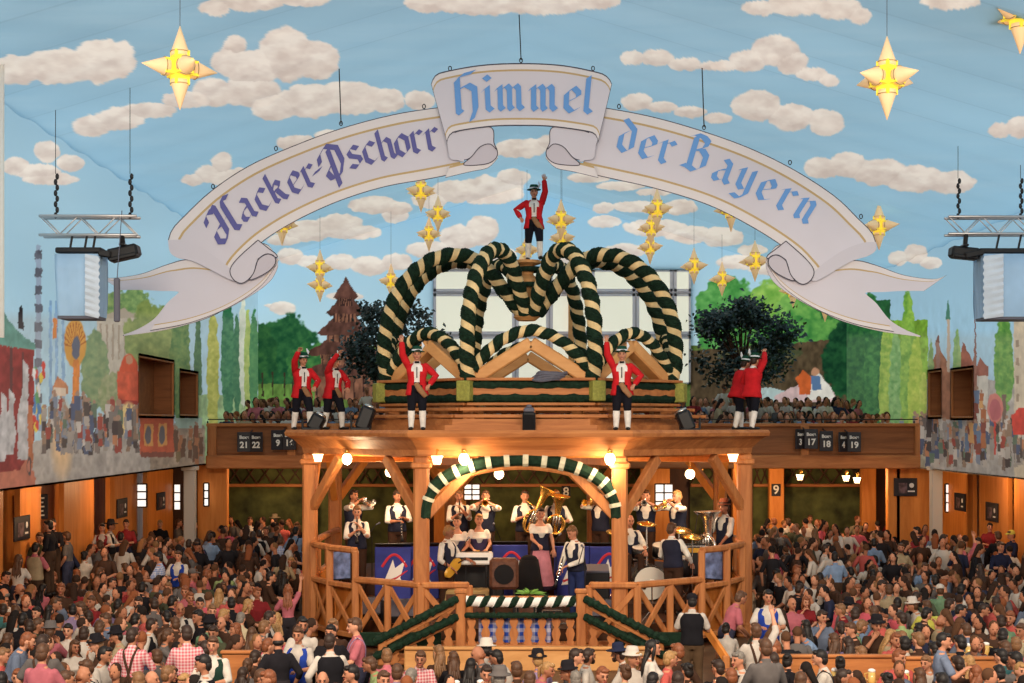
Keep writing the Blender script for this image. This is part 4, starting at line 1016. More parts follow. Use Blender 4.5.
# blackletter lettering with a broad pen
GL = {
 'a': [[(.6, .62), (.3, .52), (.08, .3), (.1, .1), (.26, 0), (.58, .2)], [(.12, .85), (.36, 1.02), (.6, .86), (.6, .14), (.76, .0)]],
 'c': [[(.64, .84), (.4, 1.02), (.12, .76), (.12, .22), (.36, 0), (.64, .16)]],
 'k': [[(.14, 1.46), (.14, .12), (.28, 0)], [(.16, .62), (.44, .98), (.64, .8), (.5, .6), (.22, .54)], [(.4, .55), (.58, .12), (.74, 0)]],
 'e': [[(.16, .4), (.62, .66), (.62, .82), (.4, 1.02), (.12, .76), (.12, .22), (.36, 0), (.64, .16)]],
 'r': [[(.0, .84), (.18, 1.0), (.18, .14), (.36, 0)], [(.18, .78), (.46, 1.02), (.62, .88)]],
 '-': [[(.05, .44), (.5, .56)]],
 's': [[(.62, .86), (.36, 1.02), (.12, .82), (.18, .6), (.56, .42), (.6, .2), (.34, 0), (.04, .14)]],
 'h': [[(.14, 1.46), (.14, .12), (.26, 0)], [(.14, .74), (.44, 1.0), (.62, .84), (.62, .14), (.76, 0)]],
 'o': [[(.36, 1.02), (.1, .76), (.1, .24), (.36, 0), (.64, .22), (.64, .78), (.36, 1.02)]],
 'i': [[(.0, .84), (.18, 1.0), (.18, .14), (.34, 0)], [(.1, 1.44), (.28, 1.28)]],
 'm': [[(.0, .84), (.15, 1.0), (.15, .12), (.26, 0)], [(.15, .78), (.42, 1.02), (.54, .88), (.54, .12), (.64, 0)], [(.54, .78), (.8, 1.02), (.92, .88), (.92, .14), (1.06, 0)]],
 'n': [[(.0, .84), (.15, 1.0), (.15, .12), (.26, 0)], [(.15, .78), (.44, 1.02), (.58, .88), (.58, .14), (.72, 0)]],
 'l': [[(.2, 1.5), (.16, .14), (.34, 0)]],
 'd': [[(.14, 1.44), (.62, 1.04), (.64, .22), (.38, 0), (.1, .22), (.1, .7), (.36, .94)]],
 'y': [[(.0, .84), (.15, 1.0), (.15, .24), (.36, .06), (.64, .24)], [(.62, 1.04), (.62, -.06), (.38, -.36), (.04, -.26)]],
 'B': [[(.24, 1.34), (.24, .08)], [(.0, 1.28), (.22, 1.42), (.52, 1.38), (.72, 1.24), (.66, 1.0), (.3, .8)], [(.34, .82), (.58, .88), (.8, .68), (.78, .24), (.48, 0), (.24, .1), (-.02, .12)]],
 'H': [[(-.34, .74), (-.32, 1.0), (-.08, 1.2), (.18, 1.1)], [(.12, 1.3), (.22, 1.2), (.24, .1), (.0, -.2), (-.26, -.06), (-.24, .28), (.0, .46), (.24, .5), (.6, .74)], [(.92, 1.36), (.66, 1.4), (.58, 1.2), (.62, .12), (.8, 0)]],
 'P': [[(.36, 1.3), (.36, -.34)], [(-.14, .8), (-.1, 1.12), (.3, 1.46), (.74, 1.24), (.8, .6), (.54, .1), (.14, .08), (.02, .34), (.34, .66)]],
 'W': [[(.14, 1.2), (.14, .06), (.24, -.02)], [(.1, 1.14), (.3, 1.36), (.76, 1.46)], [(.16, .84), (.5, 1.0), (.76, .84), (.76, .1), (.6, -.3)]],
}
def glyph(f, ch, x, y, ang, xh, w=.2, d=-.01, mat=0):
    xh *= {'P': 1.15, 'H': 1.2, 'B': 1.12, 'W': 1.14}.get(ch, 1)
    ca, sa = math.cos(ang), math.sin(ang); nx, ny = w * .5 * math.cos(.62), w * .5 * math.sin(.62)
    def T(u, v): u *= xh; v *= xh; return bp(x + u * ca - v * sa, y - u * sa - v * ca, d) - BO
    q = 0
    for k, line in enumerate(GL[ch]):
        for (a, b) in zip(line, line[1:]):
            d -= .0006
            f.add([T(a[0] - nx, a[1] - ny), T(a[0] + nx, a[1] + ny), T(b[0] + nx, b[1] + ny), T(b[0] - nx, b[1] - ny)], [(0, 1, 2, 3)], mat)
M['ink_l'] = mat('lettering_violet_blue', L((88, 88, 150)), .6); M['ink_r'] = mat('lettering_blue', L((98, 150, 212)), .6)
f = MB()
for ch, x, y, a in (('H', 224, 237, .52), ('a', 244, 222, .52), ('c', 261, 212, .50), ('k', 275, 204, .48), ('e', 293, 195, .45), ('r', 307, 188.5, .42), ('-', 316, 183, .4), ('P', 330, 181, .36), ('s', 351, 169, .32), ('c', 366, 165, .3), ('h', 381, 161, .26), ('o', 397, 157, .22), ('r', 412, 153.5, .2), ('r', 427, 151, .18)):
    glyph(f, ch, x, y, a, 20.5, .27, -.012)
link('lettering', f.mesh('m', [M['ink_l']], fix=False), ban)
f = MB()
for ch, x, y, a in (('W', 455, 113, .06), ('i', 484, 111, .05), ('m', 497, 110, .03), ('m', 530, 110, 0), ('e', 563, 111.5, -.04), ('l', 582, 112.5, -.06)):
    glyph(f, ch, x, y, a, 24, .27, -.14)
for ch, x, y, a in (('d', 616, 150, -.22), ('e', 637, 156, -.26), ('r', 656, 161, -.27), ('B', 682, 167, -.29), ('a', 711, 178, -.36), ('y', 733, 187, -.42), ('e', 754, 196, -.46), ('r', 774, 206, -.52), ('n', 792, 215, -.56)):
    glyph(f, ch, x, y, a, 22.5, .27, -.012)
link('lettering', f.mesh('m', [M['ink_r']], fix=False), ban)
f = MB(); 
for (x, y) in ((521, 62), (450, 70), (593, 70), (341, 125), (424, 108), (619, 108), (704, 129), (790, 164), (861, 218), (276, 150), (213, 188)):
    c = bp(x, y - 1.6, .02) - BO; f.tube([c + Vector((.03 * math.cos(t * math.pi / 5), 0, .045 * math.sin(t * math.pi / 5))) for t in range(11)], .01, 6)
f.build('eyelet', M['black'], ban)
for (x, y) in ((521, 60), (341, 124), (704, 127)):
    f = MB(); a = bp(x, y, .02); z = float(roofz(a.x)); f.tube([a - BO, Vector((a.x - .04, a.y, z)) - BO], .012, 5); f.build('rope', M['black'], ban)

# ------------------------------------------------------------------ star lanterns
M['s_core'] = mat('star_core_paper', L((255, 222, 60)), .6, emit=L((255, 222, 80)), estr=.42)
M['s_ray'] = mat('star_ray_paper', L((250, 214, 170)), .6, emit=L((255, 196, 120)), estr=.26)
def star_proto(s, rz):
    core = MB(); bm = bmesh.new(); bmesh.ops.create_cube(bm, size=1); bmesh.ops.bevel(bm, geom=bm.edges[:] , offset=.28, segments=4, affect='EDGES'); bm.verts.index_update()
    core.add([v.co * .57 * s for v in bm.verts], [[v.index for v in f_.verts] for f_ in bm.faces]); bm.free()
    t = bpy.data.objects.new('star_lantern', None); COL.objects.link(t); t.empty_display_size = .1
    core.build('core', M['s_core'], t, smooth=False)
    for ax in ((1, 0, 0), (-1, 0, 0), (0, 1, 0), (0, -1, 0), (0, 0, 1), (0, 0, -1)):
        f = MB(); f.lathe((0, 0, 0), [(.152 * s, .2 * s), (.152 * s, .27 * s), (.115 * s, .37 * s), (.005, .70 * s if ax[2] else .66 * s)], 16, axis=ax); f.build('ray', M['s_ray'], t, True)
        f = MB(); f.lathe((0, 0, 0), [(.148 * s, .262 * s), (.164 * s, .262 * s), (.164 * s, .276 * s), (.148 * s, .276 * s)], 16, axis=ax, cap=False); f.build('rim', M['b_gold'], t, True)
    return t
STARS = [(180, 68, 22.5, .58, 'big star lantern above the left clouds'), (887, 78, 22.5, .62, 'big star lantern right of the banner, below the roof'), (1020, 12, 22.5, .62, 'big star lantern cut off by the right edge'),
 (421, 191, 43, .8, 'star lantern just below the banner where the left wing ends'), (438, 214, 45.5, .8, 'star lantern of the left trio, middle one'), (429, 234, 48, .8, 'star lantern of the left trio, lowest one'),
 (320, 268, 46, .8, 'upper star lantern of the pair beside the tiered tower'), (320, 285, 49, .8, 'lower star lantern of the pair beside the tiered tower'), (561, 220, 43.5, .8, 'upper star lantern right of the top figure'), (562, 238, 46, .8, 'lower star lantern right of the top figure'),
 (657, 209, 43, .8, 'topmost star lantern of the right column of three'), (651, 228, 45.5, .8, 'middle star lantern of the right column of three'), (650, 247, 48, .8, 'lowest star lantern of the right column of three'),
 (694, 266, 46, .8, 'star lantern at the right corner of the big window'), (722, 279, 49, .8, 'small star lantern in front of the green painted trees'), (731, 209, 40, .8, 'star lantern half hidden under the banner near the letter y'),
 (879, 226, 38, .8, 'star lantern at the right end of the banner'), (755, 261, 44, .8, 'star lantern left of the right scroll roll'), (793, 290, 48, .8, 'star lantern peeping below the right scroll'), (825, 304, 48, .8, 'star lantern peeping below the right scroll tail'),
 (282, 224, 42, .8, 'star lantern peeping below the left wing'), (391, 281, 49, .8, 'star lantern left of the garland arches'), (527, 250, 48, .8, 'star lantern behind the legs of the top figure'), (522, 268, 50, .8, 'star lantern behind the hub of the crown')]
proto = None
for (px, py, Y, rz, lb) in STARS:
    c = P(px, py, Y)
    if proto is None: proto = star_proto(1.0, 0); o = proto
    else:
        o = copy_tree(proto)
        for ch in list(o.children):
            if ch.name.startswith('cord'): bpy.data.objects.remove(ch)
    o.location = c; o.rotation_euler = (0, 0, rz)
    o.scale = (.9, .9, .9) if Y < 30 else (.88, .88, .88) if Y < 45 else (.82, .82, .82)
    tag(o, lb, 'lantern', 'yellow star lanterns under the tent roof')
    q = MB(); q.tube([(0, 0, .69), (0, 0, (float(roofz(c.x)) - c.z) / o.scale.x)], .006, 5); q.build('cord', M['greymetal'], o)

# ------------------------------------------------------------------ lighting trusses
def truss(x0, x1, py, Y, label):
    z = P(0, py, Y).z; t = thing('lighting_truss', label, 'truss', ((x0 + x1) / 2, Y, z)); h = (x1 - x0) / 2; f = MB()
    for (dy, dz) in ((-.14, .17), (.14, .17), (-.14, -.17), (.14, -.17)): f.tube([(-h, dy, dz), (h, dy, dz)], .028, 8)
    f.build('chord', M['alu'], t, True); f = MB(); n = int((x1 - x0) / .3)
    for dy in (-.14, .14):
        for k in range(n): a = -h + 2 * h * k / n; b = -h + 2 * h * (k + 1) / n; f.tube([(a, dy, -.17 if k % 2 else .17), (b, dy, .17 if k % 2 else -.17)], .012, 6)
    f.build('lattice_bar', M['alu'], t, True); return t
def hang(t, x, f=None):
    z = float(roofz(t.location.x + x)) - t.location.z; f = MB()
    for k in range(8): f.ell((x + .03 * (k % 2), 0, .2 + .1 * k), (.035, .035, .06), 8, 5)
    f.tube([(x, 0, .95), (x, 0, z - .06)], .006, 5); f.build('hoist_chain', M['black'], t)
def spot(px, py, Y, tilt, label, top):
    c = P(px, py, Y); t = thing('floodlight', label, 'floodlight', c); f = MB(); R = Matrix.Rotation(tilt, 3, 'Y')
    f.bbox((0, 0, 0), (.56, .34, .22), R, b=.04); f.bbox(R @ Vector((0, -.05, -.09)), (.5, .3, .08), R); f.build('housing', M['black'], t)
    f = MB(); f.beam((0, -.05, .08), (0, -.14, top - c.z), .08, .08); f.bbox((0, 0, .14), (.1, .36, .05)); f.build('yoke', M['black'], t)
    return t
M['drape'] = mat('sky_drape', L((160, 192, 222)), .8, noise=.15, nscale=1.2, spec=.1); M['drape_w'] = mat('pale_gathered_drape', L((196, 208, 222)), .85, noise=.12, nscale=3)
def drape_box(px, py0, py1, Y, w, d, label, sgn, truss_z):
    c = P(px, (py0 + py1) / 2, Y); h = P(0, py0, Y).z - P(0, py1, Y).z; t = thing('draped_speaker', label, 'speaker', c)
    f = MB(); n = 14; v = []
    per = [(-w / 2, -d / 2), (w / 2, -d / 2), (w / 2, d / 2), (-w / 2, d / 2)]
    for z, s in ((-h / 2, .94), (-h / 4, .97), (0, .98), (h / 4, 1.0), (h / 2, 1.0)):
        for e in range(4):
            a, b = per[e], per[(e + 1) % 4]
            for k in range(n):
                u = k / n; x = a[0] + (b[0] - a[0]) * u; y = a[1] + (b[1] - a[1]) * u; r = 1 + .022 * math.sin(u * 23 + z * 3 + e); v.append((x * s * r, y * s * r, z))
    N = 4 * n
    f.add(v, [(i * N + k, i * N + (k + 1) % N, (i + 1) * N + (k + 1) % N, (i + 1) * N + k) for i in range(4) for k in range(N)] + [tuple(range(4 * N, 5 * N))]); f.build('drape', M['drape'], t, True)
    f = MB(); f.box((0, 0, -h / 2 - .02), (w * .92, d * .92, .06)); f.build('grille', M['greymetal'], t)
    f = MB(); x = sgn * w / 2 
    v = []; m = 18
    for k in range(m + 1):
        z = h / 2 - h * k / m; a = .03 * (k % 2)
        v += [(sgn * (w * .22), -d / 2 - .03 - a, z), (sgn * (w * .5 + .02 + a), -d / 2 - .02, z - .05)]
    f.add(v, [(2 * k, 2 * k + 1, 2 * k + 3, 2 * k + 2) for k in range(m)]); f.build('gathered_drape', M['drape_w'], t)
    f = MB(); f.bbox((0, -.1, h / 2 + .08), (w * 1.1, .3, .1), Matrix.Rotation(.0, 3, 'Y')); f.bbox((sgn * w * .62, -.15, h / 2 + .02), (w * .3, .22, .12), Matrix.Rotation(sgn * .2, 3, 'Y')); f.build('bracket', M['black'], t)
    for dx in (-.25, .1, .3): f = MB(); f.beam((dx * w, -.1, h / 2 + .1), (dx * w + .06, -.14, truss_z - .15 - c.z), .04, .04); f.build('strut', M['black'], t)
    return t
t = truss(P(42, 0, 27).x, P(138, 0, 27).x, 226.5, 27, 'silver lighting truss on the left, hung from the roof'); hang(t, -.62); hang(t, .72)
spot(124, 253, 27, -.22, 'black floodlight under the right end of the left truss', t.location.z - .17)
drape_box(82, 256, 317, 27, .75, .7, 'sky blue draped speaker hung under the left truss', 1, t.location.z)
t = truss(P(947, 0, 30).x, P(1064, 0, 30).x, 226, 30, 'silver lighting truss on the right, hung from the roof'); hang(t, -.95); hang(t, .3)
spot(964, 253, 30, .1, 'black floodlight under the left end of the right truss', t.location.z - .17)
drape_box(1010, 256, 318, 30, 1.25, .8, 'sky blue draped speaker hung under the right truss', -1, t.location.z)
c = P(117, 300, 26.6); f = MB(); f.bbox((0, 0, 0), (.1, .1, .78)); f.tube([(0, 0, .35), (0.02, .26, 1.62)], .008, 5)
o = f.build('hanging_microphone_tube', M['greymetal']); o.location = c; tag(o, 'grey tube hanging below the left floodlight in front of the painted palace', 'tube')

# ------------------------------------------------------------------ dark leafy trees on the gallery
M['leaf'] = mat('dark_glossy_leaf', L((34, 48, 38)), .35, noise=.5, nscale=6, spec=.6)
def leaf_tree(px, py, Y, rx, rz_, ztrunk, n, label, seed):
    c = P(px, py, Y); t = thing('artificial_tree', label, 'tree', (c.x, Y, ztrunk)); rnd = random.Random(seed); f = MB(); b = MB()
    hub = Vector((0, 0, c.z - ztrunk))
    b.tube([(0, 0, 0), (.03, 0, hub.z * .5), (0, 0, hub.z * .8)], [.11, .09, .06], 8)
    cl = []
    for k in range(46):
        a = rnd.uniform(0, 6.28); u = rnd.uniform(-.9, 1); r = math.sqrt(max(0, 1 - u * u)) * rnd.uniform(.45, 1)
        p = Vector((rx * r * math.cos(a), rx * .7 * r * math.sin(a), u * rz_ * rnd.uniform(.6, 1))); cl.append(p)
        if k % 2 == 0: b.tube([hub * .75, hub + p * .6, hub + p * .95], [.04, .025, .01], 5)
    for k in range(n):
        p = rnd.choice(cl) + Vector((rnd.gauss(0, .2), rnd.gauss(0, .2), rnd.gauss(0, .18))) + hub
        d = Vector((rnd.gauss(0, 1), rnd.gauss(0, 1), rnd.gauss(0, .7))).normalized(); s = d.orthogonal().normalized(); nn = d.cross(s); l = rnd.uniform(.12, .21); w = l * .36
        f.add([p, p + d * l * .5 + s * w + nn * .02, p + d * l, p + d * l * .5 - s * w + nn * .02], [(0, 1, 2, 3)])
    f.build('foliage', M['leaf'], t); b.build('trunk', M['wood_d'], t, True); return t
leaf_tree(395, 345, 46, 1.75, 1.25, 3.62, 4200, 'dark leafy artificial tree left of the crown, behind the garlands', 3)
leaf_tree(742, 346, 46, 1.75, 1.4, 3.62, 4600, 'dark leafy artificial tree right of the crown, on the gallery', 5)
# things standing on the bandstand roof
def roofbox(px, py0, py1, Y, w, d, m, name, label, cat, tilt=0):
    a, b = P(px, py0, Y), P(px, py1, Y); h = a.z - b.z; t = thing(name, label, cat, (a.x, Y, b.z)); R = Matrix.Rotation(tilt, 3, 'Y')
    return t, h, R
t, h, R = roofbox(529, 407, 432, 29.9, .3, .3, None, 'stage_monitor', 'small black loudspeaker with a grey top, front middle of the bandstand roof', 'speaker')
f = MB(); f.bbox((0, 0, h * .4), (.26, .28, h * .8), b=.03); f.build('case', M['black'], t); f = MB(); f.bbox((0, 0, h * .88), (.22, .24, h * .2), b=.04); f.lathe((0, 0, h), [(.06, 0), (.05, .04), (.02, .05)], 10); f.build('top', M['greymetal'], t)
f = MB(); f.box((0, -.145, h * .4), (.2, .01, h * .6)); f.build('grille', M['blackcloth'], t)
for (px, y0, y1, Y, tl, lb) in ((361, 404, 431, 31.0, .35, 'black stage light leaning on the left side of the bandstand roof'), (312, 412, 431, 31.6, .5, 'small black stage light at the feet of the left figures'), (690, 408, 432, 31.0, -.4, 'black stage light leaning on the right side of the bandstand roof')):
    t, h, R = roofbox(px, y0, y1, Y, .3, .3, None, 'stage_light', lb, 'stage light', tl)
    f = MB(); f.bbox(R @ Vector((0, 0, h * .5)), (.3, .34, h * .9), R, b=.05); f.build('body', M['black'], t)
    f = MB(); f.bbox((0, 0, .04), (.4, .36, .08)); f.beam((-.2, 0, .05), (-.2, 0, h * .6), .04, .1); f.beam((.2, 0, .05), (.2, 0, h * .6), .04, .1); f.build('yoke', M['black'], t)
    f = MB(); f.lathe(R @ Vector((0, 0, h * .93)), [(.13, 0), (.12, .04), (.03, .06)], 12, axis=R @ Vector((0, 0, 1))); f.build('lens', M['silver'], t, True)
t = thing('cable_coil', 'grey coiled cable bundle lying on the crown ring behind the front gable', 'cable', P(546, 381, 30.75)); f = MB()
for k in range(5): f.tube([(.3 * math.cos(a * math.pi / 8) + .03 * k, .16 * math.sin(a * math.pi / 8), .02 + .035 * k + .02 * math.sin(a + k)) for a in range(17)], .03, 6)
f.build('coil', M['greymetal'], t)
# ------------------------------------------------------------------ people
def remesh(mb, voxel, smooth=2, name='m', mats=(), fac=.5):
    me = mb.mesh('tmp', [M['skin']]); o = link('tmp', me)
    r = o.modifiers.new('r', 'REMESH'); r.mode = 'VOXEL'; r.voxel_size = voxel
    if smooth: s = o.modifiers.new('s', 'SMOOTH'); s.factor = fac; s.iterations = smooth
    dg = bpy.context.evaluated_depsgraph_get(); out = bpy.data.meshes.new_from_object(o.evaluated_get(dg))
    bpy.data.objects.remove(o); bpy.data.meshes.remove(me); return out
def finish(me, extra, mats, name):
    """adds the small separate details (eyes, fingers, shoes) to a remeshed body and sets materials"""
    if extra is not None and extra.f:
        e = extra.mesh('x', mats, smooth=True); bm = bmesh.new(); bm.from_mesh(me)
        for f in bm.faces: f.material_index = 0
        bm.from_mesh(e); bm.to_mesh(me); bm.free(); bpy.data.meshes.remove(e)
    ix = [0] * len(me.polygons); me.polygons.foreach_get('material_index', ix)
    me.materials.clear()
    for m in mats: me.materials.append(m)
    me.polygons.foreach_set('material_index', [min(i, len(mats) - 1) for i in ix])
    me.polygons.foreach_set('use_smooth', [True] * len(me.polygons)); me.name = name; me.update(); return me

class Fig:
    """One posed figure, feet at the origin, facing -Y. R and L are wrist targets (side, forward, up) from the hip."""
    def __init__(s, sit=False, lean=0.0, R=(-.26, .06, -.04), Lw=(.26, .06, -.04), head=(0, 0), female=False, legs='stand', hip=None, side=0.0, Rp=None, Lp=None, roll=0.0):
        s.sit, s.female, s.head, s.legs = sit, female, head, ('sit' if sit else legs)
        hz = hip if hip is not None else (.52 if sit else .93); s.hip = Vector((0, 0, hz))
        s.up = Vector((math.sin(side), -math.sin(lean), math.cos(lean))).normalized(); s.fw = Vector((0, -math.cos(lean), -math.sin(lean))); s.sx = s.fw.cross(s.up) * -1
        s.sx = s.up.cross(s.fw) if s.up.cross(s.fw).x > 0 else s.fw.cross(s.up)
        k = .9 if female else 1.0; s.k = k; s.sw = .17 * k
        s.arms = {}
        for nm, sg, w, pole in (('R', -1, R, Rp), ('L', 1, Lw, Lp)):
            S = s.T(sg * s.sw, 0, .445); W = s.T(*w); E, W = s.ik(S, W, .285 * k, .255 * k, s.T(*pole) - S if pole else (s.sx * sg * .7 - s.fw * .35 - s.up * .8)); s.arms[nm] = (S, E, W, sg)
        s.hc = s.T(0, .03, .695); y, p = head; s.HR = Matrix.Rotation(y, 3, 'Z') @ Matrix.Rotation(p, 3, 'X') @ Matrix.Rotation(roll, 3, 'Y')
        if abs(lean) > .01: s.HR = s.HR @ Matrix.Rotation(lean * .5, 3, 'X')
    def T(s, x, f, u): return s.hip + s.sx * x + s.fw * f + s.up * u
    def ik(s, S, W, a, b, pole):
        d = W - S; l = d.length; m = (a + b) * .985
        if l > m: W = S + d * (m / l); d = W - S; l = m
        l = max(l, abs(a - b) + .02); x = (a * a - b * b + l * l) / (2 * l); h = math.sqrt(max(0, a * a - x * x)); dn = d.normalized()
        q = (pole - dn * pole.dot(dn)); q = q.normalized() if q.length > 1e-4 else dn.orthogonal().normalized(); return S + dn * x + q * h, W
    def loft(s, mb, rings, seg=16, g=1.0, a=0.0, mat=0, cut=None):
        vs = []; fs = []; n = len(rings)
        for (u, rx, ry, f) in rings:
            for k in range(seg):
                t = 2 * math.pi * k / seg; c, sn = math.cos(t), math.sin(t); c = math.copysign(abs(c) ** .85, c); sn = math.copysign(abs(sn) ** .85, sn)
                vs.append(s.T((rx * g + a) * c * s.k, f + (ry * g + a) * sn, u))
        for i in range(n - 1):
            for k in range(seg):
                if cut and cut(i, k): continue
                p = i * seg + k; q = i * seg + (k + 1) % seg; fs.append((p, q, q + seg, p + seg))
        if not cut: fs.append(tuple(reversed(range(seg)))); fs.append(tuple(range((n - 1) * seg, n * seg)))
        mb.add(vs, fs, mat)
    def torso(s):
        w = .118 if s.female else .142; b = .03 if s.female else 0; c = .160 if s.female else .172
        return [(-.08, .12, .09, 0), (-.03, .168, .118, 0), (.04, .168, .122, 0), (.14, w, .105, .005), (.24, w + .012, .108, .01), (.33, c, .118 + b, .008 + b * .6), (.40, .18, .105, 0), (.455, .158, .084, -.008), (.505, .09, .066, -.012), (.55, .058, .056, 0)]
    def legpts(s, sg):
        hp = s.hip + Vector((sg * .088, 0, -.03))
        if s.legs == 'sit': kn = s.hip + Vector((sg * .13, -.43, .02)); an = Vector((sg * .13, -.40, .09))
        elif s.legs == 'stride': kn = Vector((sg * .12, -.1 * sg - .05, .49)); an = Vector((sg * .13, -.16 * sg, .09))
        elif s.legs == 'bent': kn = Vector((sg * .13, -.12, .47)); an = Vector((sg * .15, .02, .09))
        else: kn = Vector((sg * .105, -.015, .49)); an = Vector((sg * .115, .02, .09))
        return hp, kn, an
    def body(s, voxel=.014, hands=True, name='body'):
        b = MB(); s.loft(b, s.torso())
        b.tube([s.T(0, -.01, .5), s.T(0, .01, .62)], [.056 * s.k, .054 * s.k], 10)
        def hd(v, x, y, z):
            if z < 0: v.x *= 1 - .30 * z * z; v.y *= 1 - .12 * z * z if y < 0 else 1 - .35 * z * z
            if y < -.6 and z > -.1 and z < .35: v.y += .006
            return v
        h = lambda x, y, z: s.hc + s.HR @ Vector((x, y, z))
        b.ell(s.hc, (.077, .097, .122), 18, 14, s.HR, fn=hd)
        b.tube([h(0, -.092, .028), h(0, -.108, -.012), h(0, -.118, -.028)], [.009, .013, .016], 7); b.ell(h(0, -.088, -.085), (.026, .02, .02), 8, 6, s.HR)
        for sg in (-1, 1):
            b.ell(h(sg * .079, .008, -.008), (.012, .022, .034), 8, 6, s.HR)
            b.ell(h(sg * .032, -.085, .034), (.022, .014, .009), 8, 5, s.HR)
        x = MB()
        for sg in (-1, 1):
            x.ell(h(sg * .032, -.094, .01), (.013, .009, .0085), 8, 6, s.HR, 1); x.ell(h(sg * .034, -.099, .034), (.02, .006, .005), 8, 5, s.HR, 1)
        x.ell(h(0, -.1, -.056), (.03, .01, .009), 10, 6, s.HR, 2)
        for nm in ('R', 'L'):
            S, E, W, sg = s.arms[nm]; k = s.k
            b.tube([S - (E - S).normalized() * .02, S.lerp(E, .3), S.lerp(E, .85), E], [.044 * k, .046 * k, .042 * k, .041 * k], 10)
            b.tube([E, E.lerp(W, .3), W], [.043 * k, .042 * k, .028 * k], 10)
            s.hand(b, x, E, W, sg)
        for sg in (-1, 1):
            hp, kn, an = s.legpts(sg)
            b.tube([hp, hp.lerp(kn, .35), hp.lerp(kn, .85), kn], [.092, .082, .06, .057], 10); b.tube([kn, kn.lerp(an, .3), an], [.056, .057, .038], 10)
            t = Vector((sg * .02, -.2, -.045)); x.tube([an + Vector((0, .05, -.04)), an + Vector((0, -.06, -.045)), an + t], [(.042, .045), (.046, .04), (.036, .03)], 9, 3)
        me = remesh(b, voxel, 2); return finish(me, x, [M['skin'], M['eye'], M['lip'], M['shoe']], name)
    def hand(s, b, x, E, W, sg):
        d = (W - E).normalized(); ax = d.cross(Vector((0, 0, 1)) if abs(d.z) < .8 else s.fw).normalized(); nrm = ax.cross(d).normalized()
        b.tube([W, W + d * .045, W + d * .085], [(.03, .022), (.04, .018), (.038, .016)], 10, axis=ax)
        for k, l in enumerate((.068, .078, .072, .056)):
            r = W + d * .08 + ax * (.03 - .02 * k); m = r + d * l * .55 - nrm * .008 + ax * (.004 - .003 * k); e = m + d * l * .4 - nrm * .03
            x.tube([r - d * .02, m, e], [.0095, .009, .0075], 7)
        r = W + d * .025 + ax * sg * .03; x.tube([r, r + d * .03 + ax * sg * .028 - nrm * .008, r + d * .062 + ax * sg * .034 - nrm * .02], [.013, .011, .008], 7)
    def shirt(s, sleeve='long', name='shirt', voxel=.016, low=False, a=.013):
        b = MB(); t = s.torso(); r = [(u, rx, ry, f) for (u, rx, ry, f) in t if u < (.48 if low else .52)]; s.loft(b, r, a=a + .004)
        for nm in ('R', 'L'):
            S, E, W, sg = s.arms[nm]; k = s.k
            if sleeve == 'short': b.tube([S - (E - S).normalized() * .02, S.lerp(E, .4), S.lerp(E, .78)], [.062 * k, .066 * k, .066 * k], 10)
            elif sleeve == 'puff': b.tube([S - (E - S).normalized() * .02, S.lerp(E, .3), S.lerp(E, .55)], [.07 * k, .085 * k, .06 * k], 10)
            elif sleeve == 'roll': b.tube([S - (E - S).normalized() * .02, S.lerp(E, .5), E, E.lerp(W, .3)], [.062 * k, .064 * k, .058 * k, .052 * k], 10)
            else: b.tube([S - (E - S).normalized() * .02, S.lerp(E, .5), E, E.lerp(W, .5), W.lerp(E, .04)], [.062 * k, .063 * k, .055 * k, .05 * k, .042 * k], 10)
        if not low: b.tube([s.T(0, -.012, .49), s.T(0, 0, .545)], [.078 * s.k, .068 * s.k], 12)
        return finish(remesh(b, voxel, 2), None, [M['cloth']], name)
    def vest(s, name='vest', a=.032, v=True, low=False, jacket=False):
        """a sleeveless waistcoat, open in a V at the front; its own thickness"""
        b = MB(); seg = 24; t = s.torso(); T = [t[1], t[2], t[3], t[4], t[5], t[6], t[7], t[8]]
        if jacket: T = [(-.12, .185, .14, 0)] + T
        if low: T = T[:5]
        n = len(T)
        def cut(i, k):
            th = 2 * math.pi * (k + .5) / seg; front = abs(th - math.pi / 2)
            u = T[i][0] + .03
            return v and u > .2 and front < (.12 + (u - .2) * 1.3)
        s.loft(b, T, seg, a=a, cut=cut)
        me = b.mesh('tmp', [M['cloth']]); o = link('tmp', me)
        m = o.modifiers.new('t', 'SOLIDIFY'); m.thickness = .022; m.offset = -1
        m2 = o.modifiers.new('s', 'SUBSURF'); m2.levels = 1
        out = bpy.data.meshes.new_from_object(o.evaluated_get(bpy.context.evaluated_depsgraph_get())); bpy.data.objects.remove(o); bpy.data.meshes.remove(me)
        return finish(out, None, [M['cloth']], name)
    def jacket(s, name='jacket'):
        b = MB(); t = [(-.17, .2, .15, 0), (-.1, .19, .14, 0)] + [r for r in s.torso()[1:] if r[0] < .52]; seg = 24
        def cut(i, k):
            th = 2 * math.pi * (k + .5) / seg; front = abs(th - math.pi / 2); u = t[i][0]
            return front < (.28 + abs(u - .12) * .9)
        s.loft(b, t, seg, a=.03, cut=cut); me = b.mesh('tmp', [M['cloth']]); o = link('tmp', me); m = o.modifiers.new('t', 'SOLIDIFY'); m.thickness = .03; m.offset = -1
        out = bpy.data.meshes.new_from_object(o.evaluated_get(bpy.context.evaluated_depsgraph_get())); bpy.data.objects.remove(o); bpy.data.meshes.remove(me)
        x = MB()
        for nm in ('R', 'L'):
            S, E, W, sg = s.arms[nm]; x.tube([S - (E - S).normalized() * .03, S.lerp(E, .5), E, E.lerp(W, .5), W.lerp(E, .06)], [.066, .073, .067, .06, .054], 12)
        return finish(out, x, [M['cloth']], name)
